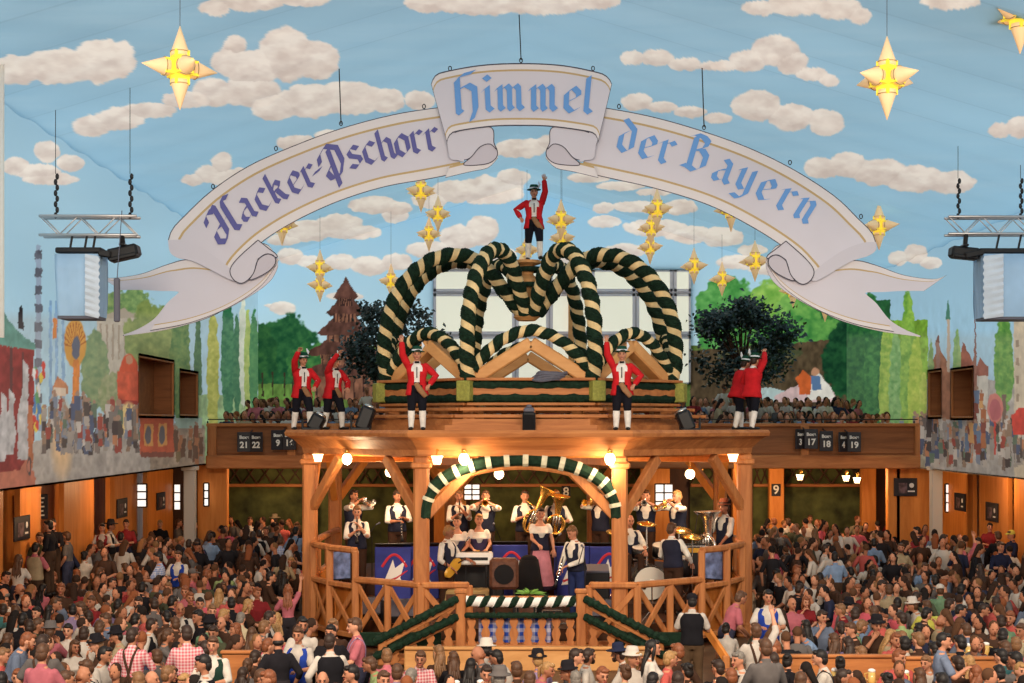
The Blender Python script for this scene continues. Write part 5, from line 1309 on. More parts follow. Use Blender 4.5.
    def braces(s, name='braces'):
        b = MB(); t = s.torso(); 
        def at(x, u, back):
            for r0, r1 in zip(t, t[1:]):
                if r0[0] <= u <= r1[0]:
                    q = (u - r0[0]) / (r1[0] - r0[0]); rx = r0[1] + (r1[1] - r0[1]) * q + .02; ry = r0[2] + (r1[2] - r0[2]) * q + .024; f = r0[3] + (r1[3] - r0[3]) * q
                    y = ry * math.sqrt(max(.02, 1 - (x / (rx * s.k)) ** 2)); return s.T(x, f + (-y if back else y), u)
        for sg in (-1, 1):
            b.tube([at(sg * .09, .02 + .46 * k / 7, False) for k in range(8)], [(.02, .008)] * 8, 6, axis=s.sx)
            b.tube([at(sg * (.09 - .13 * k / 7), .48 - .46 * k / 7, True) for k in range(8)], [(.02, .008)] * 8, 6, axis=s.sx)
            b.tube([at(sg * .09, .48, False), s.T(sg * .09, 0, .535), at(sg * .09, .48, True)], [(.02, .008)] * 3, 6, axis=s.sx)
        b.tube([at(-.09, .34, False), at(0, .34, False) + s.fw * .01, at(.09, .34, False)], [(.018, .008)] * 3, 6, axis=s.up)
        return b.mesh(name, [M['felt']], True)
    def trousers(s, kind='long', name='trousers'):
        b = MB(); s.loft(b, [(-.1, .12, .1, 0), (-.03, .172, .125, 0), (.05, .172, .128, 0), (.12, .15, .112, 0)], a=.016)
        for sg in (-1, 1):
            hp, kn, an = s.legpts(sg)
            if kind == 'knee': b.tube([hp, hp.lerp(kn, .5), kn, kn.lerp(an, .12)], [.112, .1, .08, .076], 12)
            else: b.tube([hp, hp.lerp(kn, .5), kn, kn.lerp(an, .5), an + Vector((0, 0, .02))], [.112, .096, .074, .068, .06], 12)
        return finish(remesh(b, .018, 2), None, [M['cloth']], name)
    def stockings(s, name='stockings'):
        b = MB()
        for sg in (-1, 1):
            hp, kn, an = s.legpts(sg); b.tube([kn.lerp(an, .06), kn.lerp(an, .35), an, an + Vector((0, 0, -.02))], [.066, .07, .05, .052], 12)
        return b.mesh(name, [M['cloth']], True)
    def skirt(s, name='skirt', l=.62, mat_='cloth'):
        b = MB(); seg = 40; vs = []; fs = []; n = 7
        for i in range(n):
            t = i / (n - 1)
            for k in range(seg):
                a = 2 * math.pi * k / seg; r = (.16 + .17 * t) * (1 + .05 * t * math.sin(a * 10)); c = s.T(0, 0, .13); vs.append(Vector((c.x + r * math.cos(a), c.y + r * .85 * math.sin(a), c.z - l * t)))
        for i in range(n - 1):
            for k in range(seg): p = i * seg + k; q = i * seg + (k + 1) % seg; fs.append((p, q, q + seg, p + seg))
        fs.append(tuple(range(seg))); fs.append(tuple(reversed(range((n - 1) * seg, n * seg)))); b.add(vs, fs); return b.mesh(name, [M[mat_]], True)
    def hair(s, style, name='hair'):
        b = MB(); h = lambda x, y, z: s.hc + s.HR @ Vector((x, y, z))
        def jig(v, x, y, z): return v * (1 + .035 * math.sin(x * 19 + z * 13) * math.cos(y * 17 + z * 7))
        if style == 'bald': b.ell(h(0, .035, -.03), (.084, .078, .055), 14, 8, s.HR, fn=jig)
        else:
            b.ell(h(0, .02, .03), (.083, .098, .103), 18, 12, s.HR, fn=jig)
            b.ell(h(0, .055, -.02), (.079, .062, .085), 14, 9, s.HR, fn=jig)
            b.ell(h(.01, -.055, .085), (.066, .045, .036), 12, 7, s.HR, fn=jig)
        if style == 'long':
            b.tube([h(0, .05, .0), h(0, .08, -.09), s.T(0, -.095, .5)], [(.076, .062), (.07, .048), (.062, .03)], 14, axis=s.sx)
            for q in (-2, -1, 0, 1, 2): b.tube([h(q * .026, .075, -.06), s.T(q * .034 + .008, -.105 + .012 * (q % 2), .48), s.T(q * .044, -.13, .36 + .025 * (q % 2)), s.T(q * .03 + .01, -.135, .27 + .03 * ((q * 7) % 3))], [(.03, .028), (.03, .024), (.024, .018), (.006, .005)], 8, axis=s.sx)
            for sg in (-1, 1): b.tube([h(sg * .07, -.02, .03), h(sg * .086, 0, -.07), h(sg * .08, .01, -.17)], [.026, .028, .015], 8)
        if style == 'bun': b.ell(h(0, .1, .075), (.05, .046, .046), 12, 8, s.HR, fn=jig)
        if style == 'tail': b.tube([h(0, .1, .05), h(0, .15, .0), h(0, .14, -.12), h(0, .12, -.2)], [.025, .036, .03, .01], 9)
        if style == 'beard':
            b.ell(h(0, -.068, -.082), (.058, .04, .045), 12, 8, s.HR, fn=jig)
            for sg in (-1, 1): b.tube([h(sg * .073, -.02, .0), h(sg * .068, -.045, -.06), h(sg * .04, -.07, -.095)], [.012, .016, .016], 7)
        return b.mesh(name, [M['hair']], True)
    def hat(s, style='trilby', name='hat'):
        b = MB(); ax = s.HR @ Vector((0, .06, 1)); c = s.hc + s.HR @ Vector((0, .012, .06))
        if style == 'cap': b.ell(c, (.095, .108, .08), 14, 8, s.HR); b.tube([c + s.HR @ Vector((0, -.08, -.005)), c + s.HR @ Vector((0, -.17, -.02))], [(.07, .012), (.05, .01)], 10, axis=s.HR @ Vector((1, 0, 0)))
        elif style == 'wide': b.lathe(c, [(.19, .0), (.195, .012), (.1, .02), (.095, .08), (.085, .12), (.05, .13)], 20, axis=ax)
        else: b.lathe(c, [(.15, -.005), (.152, .008), (.103, .018), (.098, .07), (.08, .12), (.045, .125)], 20, axis=ax)
        return b.mesh(name, [M['felt']], True)
    def hatband(s):
        ax = s.HR @ Vector((0, .06, 1)); c = s.hc + s.HR @ Vector((0, .012, .06)); b = MB(); b.lathe(c, [(.106, .02), (.104, .05)], 20, axis=ax, cap=False)
        b.tube([c + s.HR @ Vector((.09, .03, .05)), c + s.HR @ Vector((.12, .05, .13)), c + s.HR @ Vector((.1, .09, .2))], [.02, .03, .012], 7); return b.mesh('hat_band', [M['felt']], True)

SKIN = [L((184, 126, 98)), L((194, 138, 110)), L((172, 116, 88)), L((160, 106, 80))]
HAIRC = {'black': L((30, 24, 22)), 'dark brown': L((52, 36, 28)), 'brown': L((84, 56, 38)), 'light brown': L((124, 88, 58)), 'blond': L((164, 124, 78)), 'ginger': L((128, 74, 46)), 'grey': L((120, 112, 104))}
TOPC = {'white': (190, 180, 170), 'pink checked': (188, 84, 96), 'pink': (176, 98, 108), 'grey': (96, 90, 88), 'light blue': (118, 138, 166), 'blue-grey': (102, 112, 132), 'black': (30, 28, 32), 'navy': (36, 40, 62), 'green': (106, 134, 104), 'olive': (70, 72, 54),
        'red': (124, 38, 42), 'beige': (156, 138, 110), 'brown': (66, 46, 36), 'cream': (180, 164, 134), 'lilac': (136, 116, 146), 'teal': (70, 116, 116), 'orange': (206, 110, 60), 'light green': (140, 158, 108), 'blue checked': (110, 130, 176), 'coral': (176, 82, 76), 'yellow': (200, 196, 90)}
# ------------------------------------------------------------------ the festival guests
# x y of the head in the photo, facing (f b l r), hair colour.style, top, flags: S standing, w woman, v=vest, b=braces, h=hat colour, U arm raised, L leaning
GUESTS = """
28 641 r ginger.beard blue-grey S L;51 644 b dark_brown grey S b=brown;43 653 b brown pink S;51 631 b brown pink h=grey;67 631 f black white;84 634 b dark_brown white;75 647 f brown.long white w;96 645 l light_brown brown h=black;105 655 r black white;86 668 l brown white b=black;40 673 l black black;65 678 r brown brown;75 676 r ginger.bald coral;17 679 f ginger white;4 680 b black black;8 619 f ginger.long brown w;16 611 b brown teal;36 613 f black brown;23 620 b black black;29 627 b dark_brown black;38 625 r brown olive;49 611 b black.long black w;60 618 f ginger.long cream w;69 611 b black lilac;88 617 b dark_brown white;80 608 l brown grey;106 609 f brown lilac;110 620 l brown blue-grey;123 605 b black white v=black;100 628 b brown brown;116 636 l black beige h=black;8 640 b brown.long brown w;3 610 b dark_brown teal;56 604 r brown coral;91 602 f brown red;3 656 r light_brown coral
135 636 b dark_brown pink_checked S b=brown;184 634 b dark_brown pink_checked S;218 644 f brown white S v=green;203 664 l black white S v=black;157 657 b brown grey;164 676 r light_brown beige;155 679 r brown.bald brown;172 674 r dark_brown olive w.bun;184 683 f blond grey;140 680 b light_brown red;238 676 b dark_brown.long red w;248 666 b brown.tail grey w;168 636 r brown grey w.tail;152 625 r dark_brown white v=black;140 610 b black.long black w;133 604 f dark_brown black;166 617 b black brown;180 609 f ginger.bald.beard white v=black;200 617 l black black;210 625 b black green h=black;212 612 f light_brown black;224 615 r blond grey;241 619 b grey cream;153 604 b dark_brown grey;173 602 b black black;200 604 f black brown;232 603 b black black;248 605 r blond brown w.long;219 623 f light_brown.bald brown;213 633 f dark_brown olive;204 649 b dark_brown white v=black;239 630 l ginger.long lilac w;252 634 b brown.long brown w;131 620 b black pink;175 624 b brown brown;190 598 f ginger brown
298 635 f brown white S v=blue;311 625 f black.beard white S;324 627 f light_brown brown S;337 632 f black black S;330 642 b dark_brown white S v=black;349 627 l brown pink S b=lilac;355 652 l dark_brown white v=black;370 664 l brown light_green;350 674 l black black;324 680 f brown.bald brown;268 647 r ginger white;261 627 r light_brown grey;270 618 r dark_brown white v=black;277 619 b blond.long black w;288 590 b ginger.long pink S w U;262 678 r brown grey;268 679 l ginger red;257 657 b dark_brown brown;278 640 b black.bald black S
391 657 b light_brown pink;415 659 f brown pink_checked;440 653 b light_brown.long brown w;454 658 b brown.long black w;471 666 b black.long black w;495 658 l black white;479 654 l ginger.bald grey;485 650 b black white h=white;388 679 f brown brown;398 673 b brown lilac;407 678 b grey black;487 674 f dark_brown brown;500 679 b grey grey h=grey
537 662 b blond.bun lilac w h=black;551 668 r blond.tail pink w;576 656 r dark_brown grey;587 657 r dark_brown.beard white;568 673 l ginger brown h=black;578 679 b grey pink;618 654 l dark_brown.beard white h=navy.wide;626 673 b brown.bun cream w;633 658 f blond white h=white;516 670 b brown brown;530 680 b brown brown;600 676 f ginger red
692 601 b black white S v=black h=black.cap;741 598 r brown pink S L;768 597 f black white S v=blue;726 629 b black white w.bun;756 631 b brown white S b=brown U;671 659 r blond coral;677 652 b ginger brown;652 648 r black.long white S w;642 660 f blond brown w.long;687 671 b black.bun brown w;731 677 b ginger cream;738 660 l grey white v=black;718 668 b dark_brown black;767 648 b brown grey S;678 681 b dark_brown black;653 681 b black brown
802 634 l dark_brown light_blue L;806 626 b black.long black w;822 617 f dark_brown blue-grey;839 628 b dark_brown.tail black w;850 629 l brown brown;848 644 b dark_brown.long red w;834 640 b brown.long lilac w;863 628 r light_brown green L;857 614 b dark_brown light_blue;878 626 f black brown h=black;820 658 l black white b=black;840 664 b black brown w.bun;864 655 b light_brown.long pink w;887 681 b black.bun black w;799 681 b brown brown;774 648 l ginger cream;773 661 b dark_brown black;787 661 b black.bun black w;778 674 b dark_brown.long white w;844 678 r dark_brown white;792 604 f grey.bald pink;806 602 f ginger.long red w;849 606 r black grey h=black;840 610 l light_brown red;872 613 b brown grey;885 620 f ginger coral;888 635 r blond.long beige w;896 640 f ginger coral
947 642 r black blue-grey S;927 614 r black brown;919 629 b black.long black w;941 622 r ginger.bald beige;957 610 r black pink;966 630 b brown blue-grey;960 643 b black black;979 645 f ginger.long red w;930 650 b black.long black w;984 610 r dark_brown grey v=navy;1001 622 b dark_brown green;996 603 b dark_brown coral;1003 636 b black black;1005 648 b brown brown;1001 657 b black teal;1016 662 b black grey;1020 669 f blond brown;967 662 b blond.long brown w;972 673 b ginger.long beige w;996 673 b black brown;920 663 l light_brown.tail white w;923 675 b brown.long brown w;942 682 b black grey;912 646 b black white;921 641 b light_brown brown;899 619 b dark_brown light_green;901 638 b light_brown.long beige w;905 658 f ginger coral;910 604 b black grey;903 606 l brown white h=white;1016 645 b light_brown pink;931 606 b brown yellow;946 605 r dark_brown cream;958 665 b dark_brown brown;1010 618 f ginger coral;1021 631 l brown cream
41 547 b black pink S v=beige;65 547 b black navy S;47 538 f brown olive S;61 537 l brown grey S;45 525 l black black S;56 524 f dark_brown black S;24 559 b brown white S w.long;84 556 b black white S w.bun;100 545 b brown grey S;111 526 r black white S v=black h=black.wide;102 528 f black white S w v=red;121 537 b black navy S;126 524 f dark_brown red S;95 573 r brown black;80 574 b ginger brown;112 583 r dark_brown white;26 577 f brown.long brown w;6 577 r black black;20 589 l ginger.bald white;50 577 f ginger brown;37 589 b black.long pink w;61 589 f ginger brown;4 594 l grey.bald brown;125 568 b brown black
178 556 f brown white S v=blue;158 558 l black blue_checked S;189 544 b dark_brown grey S;197 546 f brown black S h=black.cap;210 538 b dark_brown light_blue S;206 522 r brown olive S;227 518 l black yellow S;179 523 r brown grey S;160 524 f blond black S;186 527 l black white S v=black;232 541 f brown orange;253 536 b dark_brown white S v=black;159 580 f dark_brown light_blue;194 574 r brown pink h=grey.cap;209 574 r ginger pink;222 573 b black light_green;142 588 b black black;132 584 f ginger coral;223 587 f brown black w.long;219 594 b blond.long beige w;185 592 f ginger pink;168 588 f light_brown white
278 518 b brown grey S h=beige.wide;281 541 b brown blue_checked S;296 531 b black light_blue S b=navy;259 534 b dark_brown white S v=black;266 531 f brown brown S;260 552 r ginger light_blue;264 563 l ginger.bald white;250 521 f brown white S v=navy;291 562 f blond white;271 577 r black brown;281 575 b black.long black w;294 577 b black.long black w;251 588 f brown white;275 593 f ginger red
835 557 b black light_blue S;826 549 r dark_brown white S;787 522 b brown white S;775 522 b ginger grey S;810 519 f brown white S v=black;781 542 b grey white v=black;764 569 f brown grey;777 574 r black white v=black;800 589 r dark_brown black;820 578 b black white;815 532 b light_brown.long brown S w;797 570 f ginger white;795 553 b ginger white;822 590 r dark_brown white v=black U;785 560 f brown brown;806 556 b dark_brown black;850 572 b black white;858 590 f ginger cream
901 548 f brown.beard beige S;963 546 b black pink S b=brown U;980 569 b dark_brown.long brown S w L;1001 547 f brown navy S;999 536 b brown black S;990 527 f black red S;1010 535 l brown navy S h=yellow.cap;978 542 l black light_blue S;938 531 l black navy S;874 543 b black light_blue S;888 519 b black red S;1002 591 b black coral;922 545 b brown black h=coral.wide;944 539 r dark_brown brown S;987 577 f blond.long beige w;1007 578 l dark_brown lilac;935 581 b black grey;924 568 f brown light_blue;908 569 r brown white;888 547 f ginger red;908 579 b brown cream;882 586 f dark_brown white;874 560 b black white;873 575 b black brown;889 590 b brown beige;940 590 b brown green h=white.cap;962 590 r black white;917 598 r dark_brown black
"""
HC = {k.replace(' ', '_'): k for k in HAIRC}
POSES = {
 'sA': dict(R=(-.25, .1, .0), Lw=(.24, .12, .0)), 'sB': dict(R=(-.14, .32, .22), Lw=(.13, .33, .2), head=(.1, .1)), 'sU': dict(R=(-.28, .16, .92), Lw=(.2, .3, .25), head=(0, -.15)),
 'sL': dict(lean=.38, R=(-.16, .34, .12), Lw=(.18, .36, .12), head=(.15, .1)), 'sC': dict(R=(-.12, .3, .3), Lw=(.26, .1, .0), head=(-.3, 0)),
 'tA': dict(sit=True, lean=.1, R=(-.16, .36, .22), Lw=(.16, .38, .22)), 'tB': dict(sit=True, lean=.12, R=(-.07, .2, .5), Lw=(.12, .36, .22), head=(.3, .1)), 'tC': dict(sit=True, lean=.3, R=(-.2, .34, .14), Lw=(.14, .38, .14), head=(-.35, 0)),
 'tD': dict(sit=True, lean=.05, R=(-.24, .22, .12), Lw=(.2, .34, .22), head=(.6, .05)), 'tU': dict(sit=True, R=(-.24, .2, .9), Lw=(.16, .36, .22), head=(0, -.1)), 'tL': dict(sit=True, lean=.55, R=(-.12, .4, .12), Lw=(.2, .42, .12), head=(.2, .1)),
}
_fig = {}; _mesh = {}
def fig(pose, fem):
    k = (pose, fem)
    if k not in _fig: _fig[k] = Fig(female=fem, **POSES[pose])
    return _fig[k]
def part(pose, fem, what, *a):
    k = (pose, fem, what) + a
    if k not in _mesh:
        f = fig(pose, fem); _mesh[k] = getattr(f, what)(*a)
    return _mesh[k]
def dress(o, slots):
    for i, m in enumerate(slots): pass
ROT = {'f': 0, 'b': math.pi, 'l': -math.pi / 2, 'r': math.pi / 2}
VESTC = dict(TOPC); VESTC.update({'blue': (34, 58, 140), 'green': (30, 52, 44), 'black': (28, 27, 31)})
guests = []
placed = []
def norm_place(px, py, zh):
    Y = F * (CAMH - zh) / (py - HY); X = (px - CX) * Y / F; return X, Y
rg = random.Random(11)
for rec in GUESTS.replace('\n', ';').split(';'):
    if not rec.strip(): continue
    p = rec.split(); px, py, o = float(p[0]), float(p[1]), p[2]
    hp = p[3].split('.'); g = dict(hair=HC.get(hp[0], hp[0]), styles=hp[1:], top=p[4].replace('_', ' '), S=False, w=False, v=None, b=None, h=None, U=False, Ln=False)
    for q in p[5:]:
        if q == 'S': g['S'] = True
        elif q[0] == 'w': g['w'] = True; g['styles'] += q.split('.')[1:]
        elif q[:2] == 'v=': g['v'] = q[2:]
        elif q[:2] == 'b=': g['b'] = q[2:]
        elif q[:2] == 'h=': g['h'] = q[2:]
        elif q == 'U': g['U'] = True
        elif q == 'L': g['Ln'] = True
    if g['w'] and not [x for x in g['styles'] if x in ('long', 'bun', 'tail')]: g['styles'].append('bun')
    sc = (.9 if g['w'] else .97) * rg.uniform(.96, 1.03)
    if g['S']: pose = 'sU' if g['U'] else 'sL' if g['Ln'] else rg.choice(['sA', 'sB', 'sB', 'sC'])
    else: pose = 'tU' if g['U'] else 'tL' if g['Ln'] else rg.choice(['tA', 'tB', 'tC', 'tD'])
    rz = ROT[o] + rg.uniform(-.3, .3); fg = fig(pose, g['w']); hc = fg.hc * sc; off = rotz(rz) @ Vector((hc.x, hc.y, 0)); zh = hc.z
    X, Y = norm_place(px, py, zh); z0 = 0.0
    lim = (-10.2, 12.8)
    if X < lim[0] or X > lim[1]:
        Xn = lim[0] if X < lim[0] else lim[1]; Y = Xn * F / (px - CX); X = Xn; z0 = max(0, CAMH - (py - HY) * Y / F - zh)
    g.update(px=px, py=py, o=o, pose=pose, rz=rz, sc=sc, X=X - off.x, Y=Y - off.y, z=z0, fem=g['w']); guests.append(g)
# keep shoulders apart
for it in range(30):
    for i, a in enumerate(guests):
        for b in guests[i + 1:]:
            dx, dy = a['X'] - b['X'], a['Y'] - b['Y']; d = math.hypot(dx, dy)
            if d < .44:
                d = max(d, .01); m = (.44 - d) / 2 * .5; a['X'] += dx / d * m * .5; b['X'] -= dx / d * m * .5; a['Y'] += dy / d * m; b['Y'] -= dy / d * m
def blocked(x, y):
    return (-5.0 < x < 5.7 and 27.1 < y < 39.6) and not (y < 30 and (x < -3.9 - (y - 28) * 0 or x > 4.4)) 
for g in guests:
    if blocked(g['X'], g['Y']):
        if g['X'] < -3.6: g['X'] = -5.1
        elif g['X'] > 4.2: g['X'] = 5.8
        else: g['Y'] = 27.0
for g in guests:
    g['Y'] = min(g['Y'], 47.0)
    for x0, x1 in ((3.6, 7.0), (-4.1, -3.5)):
        if x0 - .3 < g['X'] < x1 + .3 and 21.6 < g['Y'] < 22.6: g['Y'] = 21.6 if g['Y'] < 22.2 else 22.62
    for cx in (P(190, 0, 41.6).x, P(936, 0, 41.6).x):
        if abs(g['X'] - cx) < .5 and abs(g['Y'] - 41.6) < .5: g['X'] = cx + (.55 if cx < 0 else -.55)
# wording
def describe(g):
    hs = g['styles']; who = g['hair']
    if 'bald' in hs: head = 'balding'
    elif g['h']: head = None
    else: head = ('long ' if 'long' in hs else '') + who + (' bun' if 'bun' in hs else ' ponytail' if 'tail' in hs else ' hair')
    if 'beard' in hs: head = (head or '') + ' and beard'
    cl = g['top'] + ' shirt'
    if g['v']: cl = g['v'] + ' vest'
    elif g['b']: cl = g['top'] + ' shirt, ' + g['b'] + ' braces'
    hat = (g['h'].split('.')[0] + (' cap' if 'cap' in g['h'] else ' hat')) if g['h'] else None
    s = ('standing ' if g['S'] else '') + 'person' + (', ' + hat if hat else ', ' + head.strip()) + ', ' + cl
    s += {'f': ', facing us', 'b': ', back turned', 'l': ', facing left', 'r': ', facing right'}[g['o']]
    return s
def region(g):
    x, y = g['px'], g['py']
    if y < 598: return 'far left' if x < 310 else 'far right' if x > 750 else 'by the stage'
    if x < 130: return 'front left corner'
    if x < 300: return 'left of stage'
    if x < 750: return 'before the stage'
    if x < 900: return 'right of stage'
    return 'front right corner'
def uniq(gs):
    from collections import defaultdict
    D = defaultdict(list)
    for g in gs: g['label'] = describe(g); D[g['label']].append(g)
    E = defaultdict(list)
    for l, m in D.items():
        for g in m:
            if len(m) > 1: g['label'] = l + ', ' + region(g)
            E[g['label']].append(g)
    num = {1: 'leftmost', 2: 'second', 3: 'third', 4: 'fourth', 5: 'fifth', 6: 'sixth'}
    for l, m in E.items():
        if len(m) > 1:
            m.sort(key=lambda g: g['px'])
            for i, g in enumerate(m):
                w = ('left one' if i == 0 else 'right one') if len(m) == 2 else ('leftmost' if i == 0 else 'rightmost' if i == len(m) - 1 else num[i + 1] + ' from left')
                g['label'] = l + ', ' + w
uniq(guests)
GRP = 'festival guests at the beer tables'
def person(lb, loc, rz, sc, fg, parts, grp):
    t = thing('person', lb, 'person', loc, rz, grp); t.scale = (sc, sc, sc)
    for nm, me, c, par in parts:
        o = link(nm, me, t, c)
    return t
def lin(n, d=TOPC, j=None):
    c = L(d[n]); 
    if j: k = j.uniform(.85, 1.12); c = tuple(min(1, x * k) for x in c)
    return c
_chk = {}
def withmat(me, m):
    k = (me.name, m)
    if k not in _chk: c = me.copy(); c.materials.clear(); c.materials.append(M[m]); _chk[k] = c
    return _chk[k]
for g in guests:
    po, fe = g['pose'], g['fem']; j = rg; top = g['top']; hs = g['styles']
    parts = [('body', part(po, fe, 'body'), j.choice(SKIN), None)]
    dirndl = fe and g['v']
    sl = 'short' if fe or g['v'] == 'blue' or j.random() < .3 else 'roll'
    sh = part(po, fe, 'shirt', sl)
    if 'checked' in top: sh = withmat(sh, 'check')
    parts.append(('shirt', sh, lin(top, j=j), None))
    if g['v']: parts.append(('vest', part(po, fe, 'vest'), lin(g['v'], VESTC), None))
    if g['b']: parts.append(('braces', part(po, fe, 'braces'), lin(g['b']), None))
    parts.append(('trousers', part(po, fe, 'trousers', 'long'), L(j.choice([(70, 52, 40), (44, 40, 44), (58, 60, 80), (86, 66, 48)])), None))
    st = 'bald' if 'bald' in hs else 'long' if 'long' in hs else 'bun' if 'bun' in hs else 'tail' if 'tail' in hs else 'short'
    hcol = HAIRC[g['hair']]
    parts.append(('hair', part(po, fe, 'hair', st), hcol, None))
    if 'beard' in hs: 
        b = _mesh.get((po, fe, 'bd'))
        if b is None:
            f_ = fig(po, fe); mb = MB(); h = lambda x, y, z: f_.hc + f_.HR @ Vector((x, y, z))
            mb.ell(h(0, -.07, -.082), (.056, .04, .042), 12, 8, f_.HR)
            for sg in (-1, 1): mb.tube([h(sg * .073, -.02, .0), h(sg * .068, -.045, -.06), h(sg * .04, -.07, -.095)], [.012, .016, .016], 7)
            b = _mesh[(po, fe, 'bd')] = mb.mesh('beard', [M['hair']], True)
        parts.append(('beard', b, hcol, None))
    if g['h']:
        c, _, sty = g['h'].partition('.'); parts.append(('hat', part(po, fe, 'hat', sty or 'trilby'), lin(c), None))
    person(g['label'], (g['X'], g['Y'], g['z']), g['rz'], g['sc'], None, parts, GRP)

# ------------------------------------------------------------------ the rest of the crowd, too many to count: one mass
def low(sit, rs, arm):
    f = Fig(sit=sit, lean=rs.uniform(0, .3), R=(-.18, .34, .2) if arm else (-.25, .1, 0), Lw=(.17, .34, .2) if arm else (.25, .1, 0), head=(rs.uniform(-.6, .6), 0))
    m = MB(); f.loft(m, [r for r in f.torso() if r[0] < .53], 10, a=.014, mat=1)
    for nm in ('R', 'L'):
        S, E, W, sg = f.arms[nm]; m.tube([S, E], [.066, .052], 7, 1); m.tube([E, W, W + (W - E).normalized() * .13], [.046, .03, .03], 6, 0)
    m.tube([f.T(0, 0, .5), f.T(0, .01, .62)], [.056, .054], 7, 0); m.ell(f.hc, (.078, .098, .122), 10, 8, f.HR, 0); m.ell(f.hc + f.HR @ Vector((0, -.1, -.015)), (.014, .02, .02), 6, 4, f.HR, 0)
    m.ell(f.hc + f.HR @ Vector((0, .022, .03)), (.084, .098, .104), 10, 8, f.HR, 2)
    for sg in (-1, 1): m.ell(f.hc + f.HR @ Vector((sg * .032, -.09, .014)), (.010, .009, .008), 6, 4, f.HR, 4)
    m.ell(f.hc + f.HR @ Vector((0, -.096, -.056)), (.02, .008, .005), 6, 4, f.HR, 4)
    if rs.random() < .3: m.tube([f.hc + f.HR @ Vector((0, .07, 0)), f.T(0, -.12, .4)], [(.1, .06), (.08, .03)], 8, 2)
    for sg in (-1, 1):
        hp, kn, an = f.legpts(sg); m.tube([hp, kn], [.1, .075], 7, 3); m.tube([kn, an], [.07, .05], 7, 3)
    me = m.mesh('l', [M['skin']] * 5); nv = len(me.vertices); v = np.empty(nv * 3); me.vertices.foreach_get('co', v); v = v.reshape(-1, 3)
    vm = np.zeros(nv, int); faces = []
    for p in me.polygons:
        faces.append(tuple(p.vertices))
        for i in p.vertices: vm[i] = p.material_index
    bpy.data.meshes.remove(me); return v, faces, vm
rs = random.Random(5); LOWS = [low(k % 3 != 0, rs, k % 2) for k in range(12)]; LOWT = [k % 3 != 0 for k in range(12)]
AV, AF, AC = [], [], []; nbase = 0
occ = {}
def occupy(x, y): occ.setdefault((int(x / .5), int(y / .5)), []).append((x, y))
def free(x, y, d=.42):
    i, k = int(x / .5), int(y / .5)
    return all(math.hypot(x - a, y - b) > d for di in (-1, 0, 1) for dk in (-1, 0, 1) for a, b in occ.get((i + di, k + dk), ()))
for g in guests: occupy(g['X'], g['Y'])
PAL = ['white', 'white', 'white', 'pink checked', 'grey', 'black', 'black', 'black', 'navy', 'brown', 'brown', 'brown', 'brown', 'red', 'beige', 'olive', 'coral', 'blue-grey', 'grey']
def mass(x, y, z, rz, kind=None, pal=None):
    global nbase
    k = rs.randrange(12) if kind is None else rs.choice([i for i in range(12) if LOWT[i] == (kind == 'sit')])
    v, faces, vm = LOWS[k]; s = rs.uniform(.88, 1.0); R = np.array(rotz(rz)); w = (v * s) @ R.T + np.array((x, y, z))
    cols = np.array([rs.choice(SKIN), lin(rs.choice(pal or PAL), j=rs), HAIRC[rs.choice(['black', 'black', 'black', 'dark brown', 'dark brown', 'dark brown', 'brown', 'brown', 'light brown', 'ginger'])], L((52, 42, 38)), L((62, 34, 28))])
    AV.append(w); AF.extend([tuple(i + nbase for i in f) for f in faces]); AC.append(cols[vm]); nbase += len(v)
n = 0
for t in range(9000):
    y = rs.uniform(17.5, 46.5); x = rs.uniform(-10.3, 12.9); px = CX + F * x / y
    if px < -40 or px > 1070 or blocked(x, y) or (-5.2 < x < 5.9 and 26.4 < y < 39.8): continue
    if y > 41 and (x < -9.5 or x > 12.4): continue
    head = HY + F * (CAMH - 1.25) / y
    if 385 < px < 700 and head < 668: continue
    if 300 < px < 390 and head < 640: continue
    if 660 < px < 760 and head < 645: continue
    if not free(x, y, .52 if y < 30 else .44): continue
    if 21.5 < y < 22.7 and (3.2 < x < 7.4 or -4.4 < x < -3.2): continue
    if abs(y - 41.6) < .6 and (abs(x + 8.93) < .5 or abs(x - 11.76) < .5): continue
    occupy(x, y); mass(x, y, 0, rs.choice([0, math.pi / 2, -math.pi / 2, math.pi]) + rs.uniform(-.5, .5), 'sit' if rs.random() < (1 if y < 34 else .6) else 'stand'); n += 1
print('mass on the floor', n)
occ.clear(); n = 0
for t in range(5000):
    y = rs.uniform(43.6, 50.6); x = rs.uniform(-8.4, 11.2)
    if 47.0 < y < 48.1: continue
    if not free(x, y, .4): continue
    occupy(x, y); mass(x, y, 3.62 if y < 47.5 else 4.11, rs.choice([0, 0, 0, .9, -.9]) + rs.uniform(-.4, .4), 'sit' if rs.random() < .97 else 'stand', ['white', 'white', 'white', 'pink', 'light blue', 'beige', 'red', 'black', 'grey', 'navy']); n += 1
print('mass on the gallery', n)
V = np.concatenate(AV); C = np.concatenate(AC)
me = bpy.data.meshes.new('crowd'); me.from_pydata(V.tolist(), [], AF)
at = me.color_attributes.new('paint', 'FLOAT_COLOR', 'POINT'); at.data.foreach_set('color', np.concatenate([C, np.ones((len(C), 1))], 1).astype(np.float32).ravel())
M['crowd'] = mat('crowd_cloth_and_skin', (1, 1, 1), .8, attr='paint', spec=.15); me.materials.append(M['crowd']); me.polygons.foreach_set('use_smooth', [True] * len(me.polygons))
tag(link('crowd', me), 'packed crowd of seated festival guests filling the hall and the gallery', 'crowd', kind='stuff')
